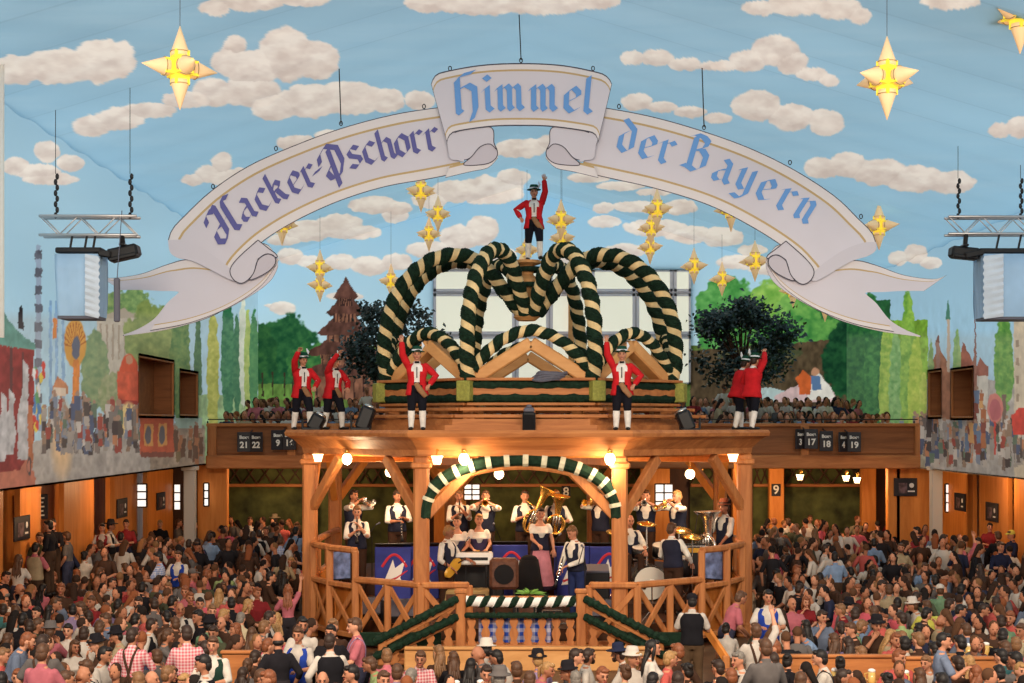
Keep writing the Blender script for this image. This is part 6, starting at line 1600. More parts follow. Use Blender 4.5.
# ------------------------------------------------------------------ waving figures in red jackets on the roof
RED = L((196, 36, 42))
def red_figure(loc, rz, pose, label, sc=.93):
    f = Fig(**pose); t = thing('waving_figure', label, 'figure', loc, rz, 'waving figures in red jackets'); t.scale = (sc * 1.1, sc * 1.1, sc)
    link('body', f.body(), t, SKIN[1]); link('shirt', f.shirt('roll'), t, L((226, 220, 214))); link('jacket', f.jacket(), t, RED)
    link('breeches', f.trousers('knee'), t, L((26, 26, 34))); link('stockings', f.stockings(), t, L((226, 220, 212))); link('hair', f.hair('short'), t, HAIRC['dark brown'])
    h = link('hat', f.hat(), t, L((28, 66, 52))); link('hat_band', f.hatband(), h, L((214, 218, 224)))
    b = MB(); b.tube([f.T(-.02, .155, .08), f.T(.06, .17, -.06), f.T(.17, .13, -.2)], [(.05, .015), (.06, .015), (.05, .012)], 8, axis=f.sx); link('sash', b.mesh('sash', [M['cloth']], True), t, L((150, 112, 80)))
    b = MB(); b.box(f.T(0, .09, .53), (.09, .03, .04)); b.tube([f.T(0, .13, .42), f.T(0, .15, .2)], [(.01, .008)] * 2, 6); link('bow_tie', b.mesh('bow_tie', [M['cloth']], True), t, L((24, 24, 28)))
    return t
WAVE = dict(R=(-.3, .12, .98), Lw=(.25, .14, .06), head=(0, .05), Lp=(.6, -.1, .2), Rp=(-.7, .1, .75))
WAVE2 = dict(R=(-.2, .3, .92), Lw=(.2, .26, .1), head=(.1, .1), legs='stride', lean=.1, Lp=(.6, -.1, .2), Rp=(-.6, .2, .7))
TOP = dict(R=(-.3, .05, .1), Lw=(.22, .1, .98), head=(0, .05), Rp=(-.6, -.2, .2), Lp=(.7, .1, .7), legs='stride')
DZ = 4.385
def at_roof(px, Y): return (P(px, 0, Y).x, Y, DZ)
red_figure(at_roof(417, 29.75), .05, WAVE, 'red jacketed figure waving on the roof, left of the small speaker')
red_figure(at_roof(622, 29.75), -.1, WAVE, 'red jacketed figure waving on the roof, in front of the right garland swag')
red_figure(at_roof(302, 32.3), .45, WAVE2, 'red jacketed figure at the left end of the roof, hand to hat, leftmost')
red_figure(at_roof(333, 33.2), .7, dict(WAVE2, R=(-.12, .3, .92)), 'red jacketed figure at the left end of the roof, second from left')
red_figure(at_roof(752, 32.3), 2.3, dict(WAVE2, R=(-.05, .28, .98)), 'red jacketed figure at the right end of the roof, arm raised, back half turned')
red_figure(at_roof(738, 33.4), 2.0, dict(WAVE2, lean=.25), 'red jacketed figure half hidden behind the rightmost one on the roof')
red_figure((P(534, 0, BY).x, BY, 8.225), 0, TOP, 'red jacketed figure lifting its hat on top of the garland crown', .95)

# ------------------------------------------------------------------ the band
VC = L((40, 42, 58)); SHC = L((226, 220, 208))
def w2(t, p): return t.matrix_basis @ p
def musician(px, py, Y, rz, pose, label, hair='dark brown', style='short', z0=None, sc=1.1, vest=True, trou=(64, 44, 34), hat=None, shirt='roll', vcol=None, beard=False):
    f = Fig(**pose); zh = f.hc.z * sc; hx = rotz(rz) @ Vector((f.hc.x * sc, f.hc.y * sc, 0))
    z = CAMH - (py - HY) * Y / F - zh if z0 is None else z0
    c = P(px, 0, Y); t = thing('person', label, 'person', (c.x - hx.x, Y - hx.y, z), rz, 'brass band on the bandstand'); t.scale = (sc,) * 3
    link('body', f.body(), t, random.choice(SKIN)); link('shirt', f.shirt(shirt), t, SHC)
    if vest: link('vest', f.vest(), t, vcol or VC)
    link('trousers', f.trousers('long'), t, L(trou)); hc = HAIRC[hair]
    link('hair', f.hair('bald' if style == 'bald' else 'short' if style == 'beard' else style), t, hc)
    if hat: h = link('hat', f.hat(), t, L(hat)); link('hat_band', f.hatband(), h, L((40, 30, 28)))
    return t, f
def held(name, label, cat, t, f, origin):
    """an instrument: its own thing, placed with the same turn as the player"""
    o = thing(name, label, cat, t.location + rotz(t.rotation_euler.z) @ (Vector(origin) * t.scale.x), t.rotation_euler.z); o.scale = t.scale; return o
def mouth(f): return f.hc + f.HR @ Vector((0, -.115, -.056))
def trumpet(t, f, label, m='silver', fwd=None):
    p = mouth(f); d = (f.HR @ Vector((0, -1, -.12))).normalized() if fwd is None else Vector(fwd).normalized(); o = held('trumpet', label, 'trumpet', t, f, p); up = Vector((0, 0, 1)); b = MB()
    b.lathe((0, 0, 0), [(.014, 0), (.007, .02), (.008, .1), (.009, .32), (.013, .38), (.022, .43), (.04, .47), (.066, .5)], 14, axis=d, cap=False); b.build('bell_tube', M[m], o, True)
    b = MB(); q = d.cross(up).normalized() * .045; b.tube([d * .12, d * .12 + q - up * .03, d * .36 + q - up * .03, d * .38 - up * .05, d * .36 - q * .3 - up * .06, d * .14 - up * .05, d * .1 - up * .03], .008, 7); b.build('loop', M[m], o, True)
    for k in range(3):
        b = MB(); b.tube([d * (.2 + .035 * k) + up * .06, d * (.2 + .035 * k) - up * .1], .012, 8); b.build('valve', M[m], o, True)
    return o
def clarinet(t, f, label, down=(0, -.55, -1), L_=.58, p=None):
    p = p if p is not None else mouth(f); d = Vector(down).normalized(); o = held('clarinet', label, 'clarinet', t, f, p); b = MB()
    b.lathe((0, 0, 0), [(.008, 0), (.014, .08), (.016, .1), (.016, L_ - .12), (.022, L_ - .08), (.042, L_)], 12, axis=d); b.build('tube', M['black'], o, True); b = MB()
    for k in range(6): q = d * (.14 + .06 * k); b.lathe(q, [(.02, 0), (.02, .014)], 10, axis=d)
    b.build('keys', M['silver'], o); return o
def horn(t, f, label, base, bell, m='brass', s=1.0, coils=2):
    """upright valved horn: coiled body with a conical tube opening in a bell"""
    base = Vector(base); bell = Vector(bell); o = held('horn', label, 'horn', t, f, base); d = (bell - base); l = d.length; d.normalize(); b = MB()
    b.lathe((0, 0, 0), [(.035 * s, 0), (.04 * s, .1 * l), (.055 * s, .55 * l), (.075 * s, .8 * l), (.12 * s, .93 * l), (.19 * s, l)], 20, axis=d, cap=False); b.lathe(d * l, [(.19 * s, 0), (.197 * s, .006), (.18 * s, -.01)], 20, axis=d, cap=False); b.build('bell', M[m], o, True)
    sx = d.cross(Vector((0, 1, 0))).normalized(); b = MB()
    for k in range(coils):
        w = .1 * s + .035 * k; b.tube([sx * (w * math.cos(a)) * 1.2 + d * (.22 * l + .26 * l * math.sin(a)) + Vector((0, -.04 - .03 * k, 0)) for a in [i * math.pi / 8 for i in range(17)]], .022 * s, 8)
    b.build('coil', M[m], o, True)
    for k in range(3):
        b = MB(); q = sx * (-.05 + .05 * k) * s + d * .2 * l + Vector((0, -.09, 0)); b.tube([q, q + d * .24 * l], .018 * s, 8); b.build('valve', M['silver'], o, True)
    b = MB(); mp = mouth(f) - base; b.tube([d * .5 * l + Vector((0, -.04, 0)), mp * .6 + d * .2 * l, mp], .009, 7); b.build('lead_pipe', M[m], o, True); return o
TRP = dict(R=(-.06, .27, .6), Lw=(.06, .3, .58), head=(0, .0), Rp=(-.5, .1, .3), Lp=(.5, .1, .3)); CLA = dict(R=(-.04, .26, .32), Lw=(.05, .24, .42), head=(0, .15))
HOR = dict(R=(-.08, .27, .28), Lw=(.16, .24, .2), head=(0, .05))
RZ2 = 1.12
t, f = musician(354, 496, 33.8, .8, TRP, 'person playing a silver trumpet at the left back, behind the clarinettist', z0=RZ2); trumpet(t, f, 'silver trumpet at the left back of the bandstand')
t, f = musician(357, 512, 32.4, .1, CLA, 'person with light brown hair playing a clarinet in the left bay of the bandstand', 'light brown'); clarinet(t, f, 'black clarinet in the left bay of the bandstand')
t, f = musician(397.5, 498, 33.6, .25, dict(R=(-.05, .28, .2), Lw=(.08, .28, .26), head=(.3, .2)), 'person looking down at an instrument between left bay and left front post', z0=RZ2); clarinet(t, f, 'black clarinet with silver keys held low, left of the front post', p=f.T(.02, .3, .36), down=(0, -.3, -1))
t, f = musician(459, 493, 33.8, .1, CLA, 'person playing clarinet at the back, just inside the left side of the arch', 'light brown', z0=RZ2); clarinet(t, f, 'black clarinet at the back, under the left end of the arch')
t, f = musician(485.5, 495, 33.6, 0, TRP, 'person blowing a trumpet towards us at the back, right of the clarinettist', 'brown', z0=RZ2); trumpet(t, f, 'brass trumpet pointed at us at the back of the band', 'brass')
t, f = musician(525, 493, 33.6, .1, HOR, 'person playing an upright horn whose bell leans right, at the middle back', z0=RZ2); horn(t, f, 'brass upright horn with its bell leaning right, middle of the back row', f.T(.02, .28, .02), f.T(.42, .32, .86))
t, f = musician(556, 497, 33.5, -.1, HOR, 'person half hidden behind the bell of a baritone horn, right of middle', 'light brown', z0=RZ2); horn(t, f, 'brass baritone horn covering its player, right of the middle', f.T(.0, .28, -.02), f.T(.1, .36, .72), s=1.1)
t, f = musician(600, 504, 33.8, -.6, TRP, 'person with arms up at a trumpet behind the right foot of the arch', z0=RZ2); trumpet(t, f, 'trumpet behind the right foot of the arch', 'brass')
t, f = musician(646, 493, 33.6, -.15, TRP, 'person in white sleeves playing trumpet right of the right front post', 'brown', z0=RZ2); trumpet(t, f, 'silver trumpet right of the right front post')
t, f = musician(677, 500, 33.5, -.9, dict(TRP, head=(0, .15)), 'grey balding person blowing a flugelhorn in front of the bright window', 'blond', z0=RZ2); trumpet(t, f, 'flugelhorn below the bright window', 'brass')
t, f = musician(630, 521, 32.4, .2, dict(sit=True, hip=.62, R=(-.2, .36, .12), Lw=(.22, .4, .16), head=(0, .1), lean=.1), 'balding drummer seated behind the drum kit', 'ginger', 'bald', sc=1.1)
drm = t
t, f = musician(724, 503, 33.0, -.9, dict(R=(-.2, .3, .2), Lw=(.2, .3, .02), head=(0, .05)), 'person in a brown hat playing the big silver tuba in the right bay', hat=(110, 60, 42), z0=.9, sc=1.1); horn(t, f, 'big silver tuba pointing up in the right bay', f.T(-.1, .34, -.28), f.T(-.12, .36, .62), 'silver', 1.5, 3)
t, f = musician(449, 534, 30.8, 1.0, dict(R=(-.12, .2, .04), Lw=(.34, .3, .16), head=(.1, .25), lean=.05), 'grey haired person playing a yellow guitar at the left front of the stage', 'blond', z0=STZ, sc=1.08)
o = held('guitar', 'yellow electric guitar held by the grey haired player', 'guitar', t, f, f.T(-.06, .18, .02)); ctr = Vector((0, 0, 0)); b = MB(); prof = []
for k in range(28):
    a = 2 * math.pi * k / 28; r = .16 + .035 * math.cos(2 * a) + .02 * math.cos(a); prof.append(Vector((r * 1.25 * math.cos(a), -.03, r * .9 * math.sin(a) + .1 * math.cos(a))))
b.prism(prof, (0, .055, 0)); M['guitar'] = mat('guitar_yellow', L((216, 164, 60)), .3); b.build('guitar_body', M['guitar'], o); b = MB(); b.beam((.15, -.02, .09), (.62, -.08, .24), .045, .025); b.build('neck', M['wood_d'], o); b = MB(); b.beam((.62, -.08, .24), (.76, -.09, .29), .075, .02); b.build('headstock', M['guitar'], o)
b = MB(); b.tube([(-.16, 0, .02), (-.12, .1, .3), (.05, .12, .5), (.2, .06, .38)], [(.02, .005)] * 4, 6); b.build('strap', M['blackcloth'], o)
def dirndl(px, py, Y, rz, pose, label, hair, style, sc, bodice, skirtc, z0=None, apron=None):
    f = Fig(female=True, **pose); zh = f.hc.z * sc; c = P(px, 0, Y); z = CAMH - (py - HY) * Y / F - zh if z0 is None else z0; hx = rotz(rz) @ Vector((0, f.hc.y * sc, 0))
    t = thing('person', label, 'person', (c.x - hx.x, Y - hx.y, z), rz, 'brass band on the bandstand'); t.scale = (sc,) * 3
    link('body', f.body(), t, SKIN[1]); link('blouse', f.shirt('puff', low=True), t, SHC); link('bodice', f.vest(low=True), t, L(bodice)); s = link('skirt', f.skirt(l=.92), t, L(skirtc)); link('hair', f.hair(style), t, HAIRC[hair])
    if apron:
        b = MB(); n = 16; v = []
        for i in range(7):
            tt = i / 6
            for k in range(n + 1): a = math.pi * (1.2 + .6 * k / n); r = (.166 + .172 * tt) * (1 + .05 * tt * math.sin(a * 22)); c0 = f.T(0, 0, .13); v.append((c0.x + r * math.cos(a), c0.y + r * .87 * math.sin(a), c0.z - .84 * tt))
        b.add(v, [(i * (n + 1) + k, i * (n + 1) + k + 1, (i + 1) * (n + 1) + k + 1, (i + 1) * (n + 1) + k) for i in range(6) for k in range(n)]); link('apron', b.mesh('apron', [M['cloth']], True), t, L(apron))
    return t, f
dirndl(457, 522, 32.4, -.1, dict(R=(-.14, .28, .12), Lw=(.14, .28, .12)), 'singing woman in a white blouse with brown hair up, beside the guitarist', 'brown', 'bun', 1.06, (60, 60, 90), (50, 44, 70))
dirndl(479, 520, 32.5, .1, dict(R=(-.14, .28, .12), Lw=(.14, .28, .12)), 'woman with short blond hair in a white blouse, behind the white keyboard', 'blond', 'short', 1.06, (70, 60, 90), (56, 44, 60))
dirndl(540.5, 514, 32.0, .15, dict(R=(-.1, .3, .12), Lw=(.24, .16, .0), head=(0, .05)), 'woman in a long pink striped dirndl standing in the middle of the stage', 'dark brown', 'bun', 1.08, (40, 40, 56), (60, 44, 60), apron=(196, 128, 140))
t, f = musician(572, 546, 30.4, -.8, dict(R=(-.14, .3, .06), Lw=(.1, .32, .14), head=(0, .35), lean=.15), 'light haired person bending over a clarinet at the front right of the stage', 'light brown', z0=STZ, trou=(40, 50, 90), shirt='long'); clarinet(t, f, 'black clarinet held low at the front right of the stage', p=f.T(-.02, .3, .3), down=(0, -.4, -1))
t, f = musician(672, 535, 31.2, 2.6, dict(R=(-.26, .24, .04), Lw=(.22, .3, .1), head=(-.2, .1), side=.06), 'person seen from behind in dark vest at the right front of the stage', 'brown', z0=STZ, shirt='long')

# ------------------------------------------------------------------ things on the stage
M['blue'] = mat('desk_blue', L((46, 56, 140)), .6, noise=.35, nscale=2.5); M['dred'] = mat('desk_red', L((190, 40, 56)), .6)
M['hide'] = mat('amp_brown', L((92, 56, 40)), .6, noise=.4, nscale=12); M['beige'] = mat('organ_beige', L((170, 140, 90)), .6); M['drumhead'] = mat('drum_head', L((226, 220, 206)), .6)
def desk(px, Y, label, w=.78, h=.95, z=STZ):
    c = P(px, 0, Y); t = thing('music_desk', label, 'music desk', (c.x, Y, z)); b = MB(); b.bbox((0, 0, h / 2), (w, .05, h), b=.02); b.build('front_panel', M['blue'], t)
    b = MB(); pts = [Vector((-w * .3 + w * .68 * k / 12, -.032, h * (.68 + .2 * math.sin(math.pi * k / 12)))) for k in range(13)]; b.tube(pts, [(.028, .006)] * 13, 6, axis=(0, 0, 1)); b.tube([(-w * .25, -.032, h * .42), (w * .1, -.032, h * .5), (w * .4, -.032, h * .62)], [(.04, .006), (.03, .006), (.01, .006)], 6, axis=(0, 0, 1)); b.build('red_arc', M['dred'], t)
    b = MB(); b.prism([(-w * .12, -.03, h * .62), (w * .0, -.03, h * .8), (w * .06, -.03, h * .66), (w * .34, -.03, h * .78), (w * .2, -.03, h * .5), (w * .3, -.03, h * .4), (-w * .3, -.03, h * .36)], (0, -.006, 0)); b.build('white_emblem', M['white'], t)
    b = MB(); b.bbox((0, .16, h + .02), (w, .36, .03), Matrix.Rotation(-.3, 3, 'X')); b.build('sheet_rest', M['black'], t); b = MB(); b.beam((-w * .4, .2, 0), (-w * .4, .05, h), .04, .04); b.beam((w * .4, .2, 0), (w * .4, .05, h), .04, .04); b.build('leg', M['black'], t); return t
for px, Y, lb in ((393, 32.3, 'blue music desk with a red arc emblem left of the left front post'), (421, 32.5, 'blue music desk partly hidden by the left front post'), (572, 32.6, 'blue music desk behind the stooping clarinettist'), (608, 32.5, 'blue music desk beside the right front post'), (510, 32.9, 'blue music desk in the middle, behind the dirndl singer')): desk(px, Y, lb, h=1.32)
def boxthing(name, label, cat, px, py0, py1, Y, w, d, m, extra=None, b_=.03):
    a, q = P(px, py0, Y), P(px, py1, Y); h = a.z - q.z; t = thing(name, label, cat, (a.x, Y, q.z)); b = MB(); b.bbox((0, 0, h / 2), (w, d, h), b=b_); b.build('case', m, t); return t, h
def legs(t, w, d, z0=STZ):
    if t.location.z - z0 > .03:
        for sx in (-1, 1):
            b = MB(); b.beam((sx * w * .4, 0, 0), (sx * w * .4, 0, z0 - t.location.z), .05, d * .6); b.build('leg', M['black'], t)
t, h = boxthing('keyboard', 'white keyboard in front of the blond singer', 'keyboard', 470, 552, 564, 31.2, .95, .4, M['white']); legs(t, .85, .4, .55)
b = MB(); b.box((0, -.205, h * .5), (.75, .01, h * .25))
b.build('front_strip', M['black'], t); b = MB(); b.box((0, 0, h + .005), (.78, .2, .01)); b.build('keys', M['black'], t)
t, h = boxthing('organ', 'beige organ cabinet behind the guitar', 'organ', 466, 564, 592, 30.9, .95, .45, M['beige']); b = MB(); b.box((0, -.23, h * .5), (.8, .012, h * .7)); b.build('grille_cloth', M['hide'], t); t.location.z = STZ
t, h = boxthing('guitar_amplifier', 'brown leather covered amplifier in the middle front of the stage', 'amplifier', 504, 558, 589, 29.9, .58, .34, M['hide'], b_=.06); legs(t, .5, .3)
b = MB(); b.lathe((0, -.175, h * .5), [(.19, 0), (.2, .01), (.05, .02)], 18, axis=(0, -1, 0)); b.build('speaker_cone', M['blackcloth'], t)
# thing under a black cloth
c = P(529, 0, 31.6); t = thing('covered_stand', 'stand covered by a black cloth in front of the dirndl singer', 'stand', (c.x, 31.6, STZ)); b = MB(); n = 24; v = []
for i in range(8):
    u = i / 7; z = 1.12 * (1 - u) 
    for k in range(n): a = 2 * math.pi * k / n; r = (.16 + .14 * u) * (1 + .09 * u * math.sin(a * 7)); v.append((r * 1.25 * math.cos(a), r * math.sin(a), z))
b.add(v, [(i * n + k, i * n + (k + 1) % n, (i + 1) * n + (k + 1) % n, (i + 1) * n + k) for i in range(7) for k in range(n)] + [tuple(range(n))]); b.build('cloth', M['blackcloth'], t, True)
b = MB(); b.ell((0, 0, 1.12), (.18, .14, .1), 12, 8); b.build('top_hood', M['blackcloth'], t, True)
for px, y0, y1, lb in ((526, 573, 591, 'grey rack case at the foot of the black covered stand'), (552, 583, 592, 'low rack case with silver edges by the stooping clarinettist'), (562, 586, 593, 'flat black case beside the low rack case')):
    t, h = boxthing('rack_case', lb, 'case', px, y0, y1, 30.6 if px < 560 else 29.9, .4, .3, M['black']); t.location.z = STZ; b = MB()
    for sx in (-1, 1): b.beam((sx * .2, -.15, 0), (sx * .2, -.15, h), .025, .025)
    b.beam((-.2, -.15, h), (.2, -.15, h), .025, .025); b.beam((-.2, -.15, .02), (.2, -.15, .02), .025, .025); b.build('edge', M['silver'], t)
    b = MB(); b.box((0, -.155, h * .5), (.3, .01, h * .5)); b.build('panel', M['hide'], t)
def wedge(px, Y, label, rz=0):
    c = P(px, 0, Y); t = thing('stage_monitor', label, 'speaker', (c.x, Y, STZ), rz); b = MB(); b.prism([(-.42, -.2, 0), (-.42, .3, 0), (-.42, .3, .42), (-.42, .1, .42), (-.42, -.2, .1)], (.84, 0, 0)); b.build('case', M['black'], t); b = MB(); b.prism([(-.38, -.19, .12), (.38, -.19, .12), (.38, .09, .41), (-.38, .09, .41)], (0, -.012, .012)); b.build('grille', M['greymetal'], t)
wedge(375, 30.6, 'black wedge monitor at the left front of the stage', .4); wedge(404, 30.2, 'black wedge monitor just left of the left front post', .3); wedge(606, 30.2, 'black wedge monitor behind the right front railing', -.2)
t, h = boxthing('equipment_rack', 'long low black rack with boxes behind the white keyboard', 'rack', 478, 545, 592, 31.75, 1.1, .3, M['black']); t.location.z = STZ
b = MB()
for k in range(5): b.bbox((-.4 + .2 * k, 0, h + .05 + .02 * (k % 2)), (.12, .2, .1 + .04 * (k % 2)))
b.build('small_boxes', M['greymetal'], t)
t, h = boxthing('mixing_desk', 'grey sloping mixing desk right of the dirndl singer', 'mixing desk', 590, 548, 592, 31.2, .8, .4, M['black']); t.location.z = STZ; b = MB(); b.bbox((0, -.02, h + .05), (.78, .4, .06), Matrix.Rotation(.3, 3, 'X')); b.build('control_panel', M['greymetal'], t)
# drums
c = P(648, 0, 32.6); K = thing('drum_kit', 'drum kit with brass cymbals in the right half of the stage', 'drums', (c.x, 32.2, STZ + .2)); K.scale = (1.25, 1.25, 1.25)
def drum(x, y, z, r, h, ax, nm, m):
    b = MB(); a = Vector(ax).normalized(); b.lathe((x, y, z), [(r, 0), (r, h)], 22, axis=a); p = b.build(nm, m, K, True); b = MB(); b.lathe(Vector((x, y, z)) + a * h, [(r * .97, 0), (r * .97, .006)], 22, axis=a); b.build('drum_head', M['drumhead'], p)
    b = MB()
    for k in (0, h): b.lathe(Vector((x, y, z)) + a * k, [(r * 1.02, -.015), (r * 1.04, 0), (r * 1.02, .015)], 22, axis=a, cap=False)
    b.build('hoop', M['silver'], p)
drum(0, .2, .3, .29, .4, (0, -1, 0), 'bass_drum', M['black']); drum(-.42, .35, .55, .18, .15, (0, -.15, 1), 'snare_drum', M['silver']); drum(-.16, .1, .72, .14, .18, (0, -.3, 1), 'tom_drum', M['black']); drum(.2, .1, .74, .15, .2, (0, -.3, 1), 'tom_drum', M['black']); drum(.55, .35, .35, .2, .35, (0, -.1, 1), 'floor_tom', M['black'])
for (x, y, z, r) in ((-.55, .0, 1.15, .2), (.5, -.05, 1.2, .22), (.78, .4, 1.05, .2), (-.05, .0, 1.3, .17)):
    b = MB(); b.lathe((x, y, z), [(r, 0), (r * .5, .02), (.03, .03), (.02, .05), (.004, .05)], 20, axis=(.1, -.25, 1)); cy = b.build('cymbal', M['brass'], K, True); b = MB(); b.tube([(x, y, z), (x, y, .02)], .012, 6); b.tube([(x - .18, y - .1, 0), (x, y, .25), (x + .18, y + .1, 0)], .01, 5); b.build('stand', M['silver'], cy)
t, h = boxthing('keyboard_amplifier', 'black amplifier with a yellow front strip right of the drums', 'amplifier', 692, 544, 575, 33.0, .8, .4, M['black']); legs(t, .7, .35); b = MB(); b.box((0, -.205, h * .82), (.6, .012, .1)); b.build('yellow_strip', M['guitar'], t); b = MB(); b.box((0, -.205, h * .95), (.74, .012, .04)); b.build('silver_trim', M['silver'], t)
t, h = boxthing('wooden_cabinet', 'small orange wooden cabinet below the tuba', 'cabinet', 704, 539, 590, 33.4, .5, .4, M['wood_o']); t.location.z = STZ; b = MB(); b.box((0, -.21, h * .5), (.38, .02, h * .8)); b.build('door', M['wood'], t); b = MB(); b.ell((.12, -.23, h * .5), (.02, .02, .02), 8, 6); b.build('knob', M['brass'], t)
t = thing('percussion_tray', 'flat cream cymbal lying at the hand of the person seen from behind', 'cymbal', P(652, 583, 30.2)); b = MB(); b.lathe((0, 0, 0), [(.33, 0), (.2, .03), (.06, .04), (.04, .07), (.003, .075)], 22); b.build('plate', M['drumhead'], t, True); b = MB(); b.tube([(0, 0, 0), (0, 0, STZ - t.location.z)], .015, 6); b.tube([(-.2, 0, STZ - t.location.z), (0, 0, STZ - t.location.z + .25), (.2, 0, STZ - t.location.z)], .012, 5); b.build('stand', M['silver'], t)
def mic(px, py, Y, label, rz=0, z=STZ):
    c = P(px, py, Y); t = thing('microphone_stand', label, 'microphone', (c.x, Y, z), rz); h = c.z - z; b = MB(); b.tube([(0, 0, 0), (0, 0, h * .85)], .012, 6)
    for k in range(3): a = k * 2.09; b.tube([(0, 0, .12), (.28 * math.cos(a), .28 * math.sin(a), 0)], .01, 5)
    b.build('pole', M['black'], t); b = MB(); b.tube([(.15, .1, h * .8), (0, -.18, h)], .01, 6); b.build('boom', M['black'], t); b = MB(); b.tube([(0, -.18, h), (0, -.3, h + .02)], .016, 8); b.ell((0, -.32, h + .025), (.026, .034, .026), 10, 7); b.build('microphone_head', M['greymetal'], t, True)
for px, py, Y, lb, rz in ((494, 524, 33.2, 'microphone stand between the two singers and the horn player', 0), (466, 540, 31.2, 'microphone stand in front of the guitarist', 3.0), (556, 536, 32.2, 'microphone stand right of the dirndl singer', 2.8), (585, 548, 29.8, 'microphone stand by the stooping clarinettist', 3.3), (372, 525, 33.4, 'microphone stand in the left bay', 2.7), (700, 515, 33.6, 'microphone stand beside the tuba', 3.3), (616, 520, 34.0, 'microphone stand left of the drummer', 3.0)): mic(px, py, Y, lb, rz)
M['posterblue'] = mat('poster_blue_photo', L((120, 140, 190)), .6, noise=.7, nscale=6)
for px, lb, rz, Y in ((341, 'blue poster behind the rail of the left bay', .75, 31.2), (714, 'blue poster behind the rail of the right bay', -.75, 31.2)):
    c = P(px, 565, Y); t = thing('bay_poster', lb, 'poster', c, rz); b = MB(); b.bbox((0, 0, 0), (.5, .03, .62)); b.build('board', M['signface'], t); b = MB(); b.box((0, -.02, 0), (.44, .01, .56)); b.build('picture', M['posterblue'], t); b = MB(); b.beam((0, .04, -.3), (0, .04, .98 - c.z), .04, .04); b.build('leg', M['black'], t)
# plant and tray on the landing rail
t = thing('potted_plant', 'small green plant in the middle of the landing rail', 'plant', P(530, 599, 28.0)); b = MB(); b.lathe((0, 0, 0), [(.07, -.04), (.1, .1), (.11, .1), (.09, .09)], 14); b.build('pot', M['hide'], t, True); b = MB(); rnd = random.Random(2)
for k in range(46):
    a = rnd.uniform(0, 6.28); e = rnd.uniform(.1, 1.2); d = Vector((math.cos(a) * math.cos(e) * 1.6, math.sin(a) * math.cos(e), math.sin(e) * .7)); l = rnd.uniform(.12, .24); s = d.orthogonal().normalized() * .02; o0 = Vector((0, 0, .09)); b.add([o0, o0 + d * l * .5 + s, o0 + d * l - Vector((0, 0, .03)), o0 + d * l * .5 - s], [(0, 1, 2, 3)])
M['leafbright'] = mat('fresh_leaf', L((110, 150, 60)), .5); b.build('leaves', M['leafbright'], t)

# ------------------------------------------------------------------ tables, benches, partitions and mugs among the guests
def table(x, y, rz, label, ln=2.2):
    t = thing('beer_table', label, 'table', (x, y, 0), rz); b = MB(); b.bbox((0, 0, .765), (ln, .52, .03)); b.build('tabletop', M['table'], t)
    for s in (-1, 1):
        b = MB(); b.beam((s * (ln / 2 - .3), -.2, 0), (s * (ln / 2 - .3), -.2, .75), .04, .04); b.beam((s * (ln / 2 - .3), .2, 0), (s * (ln / 2 - .3), .2, .75), .04, .04); b.beam((s * (ln / 2 - .3), -.2, .3), (s * (ln / 2 - .3), .2, .3), .03, .03); b.build('leg', M['black'], t)
    return t
def mug(x, y, z, label):
    t = thing('beer_mug', label, 'mug', (x, y, z), random.uniform(0, 6), 'beer mugs on the tables'); b = MB(); b.lathe((0, 0, 0), [(.052, 0), (.055, .02), (.053, .16)], 12); b.build('beer', M['glass'], t, True); b = MB(); b.lathe((0, 0, .16), [(.053, 0), (.054, .03), (.03, .045)], 12); b.build('foam', M['white'], t, True)
    b = MB(); b.tube([(.05, 0, .14), (.1, 0, .13), (.1, 0, .05), (.05, 0, .04)], .01, 6); b.build('handle', M['glass'], t, True)
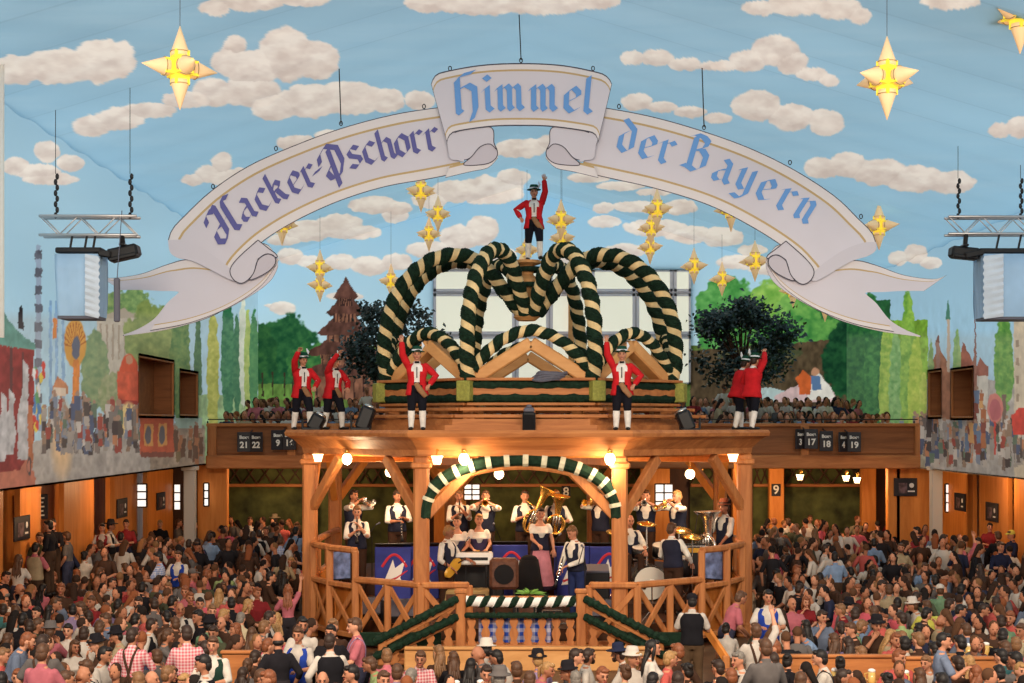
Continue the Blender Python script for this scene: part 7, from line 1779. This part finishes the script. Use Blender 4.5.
TB = [(P(892, 0, 21.6).x, 21.6, .1, 'wooden beer table in the gap behind the long brown haired guest, right'), (P(508, 0, 20.6).x, 20.6, 0, 'wooden beer table before the plinth of the landing'), (P(1012, 0, 24.2).x, 24.2, 0, 'wooden beer table crowded with mugs at the right edge'),
      (P(790, 0, 22.6).x, 22.6, .05, 'wooden beer table beside the guest leaning in light blue'), (P(704, 0, 20.4).x, 20.4, 0, 'wooden beer table with a mug cluster right of the black vested waiter')]
mn = 0
for i, (x, y, rz, lb) in enumerate(TB):
    table(x, y, rz, lb)
    for k in range(4):
        mx, my = x - .8 + .5 * k + .1 * math.sin(k * 3 + i), y + .1 * math.cos(k * 5 + i)
        mug(mx, my, .78, 'beer mug on the %s, %s' % (('table before the plinth', 'table behind the brown haired guest', 'table at the right edge', 'table by the light blue guest', 'table right of the waiter')[(1, 0, 2, 3, 4)[i]], ('leftmost', 'second from left', 'third from left', 'rightmost')[k]))
def partition(px0, px1, pyt, Y, label, z0=.0):
    a, b_ = P(px0, pyt, Y), P(px1, pyt, Y); t = thing('bench_partition', label, 'partition', ((a.x + b_.x) / 2, Y, 0)); w = b_.x - a.x; b = MB(); b.bbox((0, 0, a.z / 2), (w, .05, a.z)); b.build('board', M['wood_h'], t); b = MB(); b.bbox((0, 0, a.z), (w + .04, .12, .05)); b.bbox((0, -.02, a.z * .55), (w, .07, .04)); b.build('cap_rail', M['wood_h'], t)
    b = MB()
    b.bbox((0, -.25, .47), (w, .28, .04)); b.build('seat', M['table'], t)
partition(775, 900, 656, 22.2, 'pale wooden bench back at the right front, behind the girl with the hair band')
partition(905, 1005, 658, 22.2, 'pale wooden bench back at the right front corner')
partition(222, 256, 652, 22.2, 'pale wooden bench back behind the guest in the green vest')
c = P(716, 652, 25.4); t = thing('stair_partition', 'slanting orange board rail beside the black vested waiter', 'partition', (c.x, 25.4, 0)); b = MB(); b.beam((-.3, 0, 1.25), (.1, -.5, .62), .07, .14); b.build('rail', M['wood_o'], t); b = MB(); b.bbox((-.3, 0, .64), (.12, .12, 1.28)); b.bbox((.1, -.5, .34), (.12, .12, .68)); b.build('post', M['wood'], t)
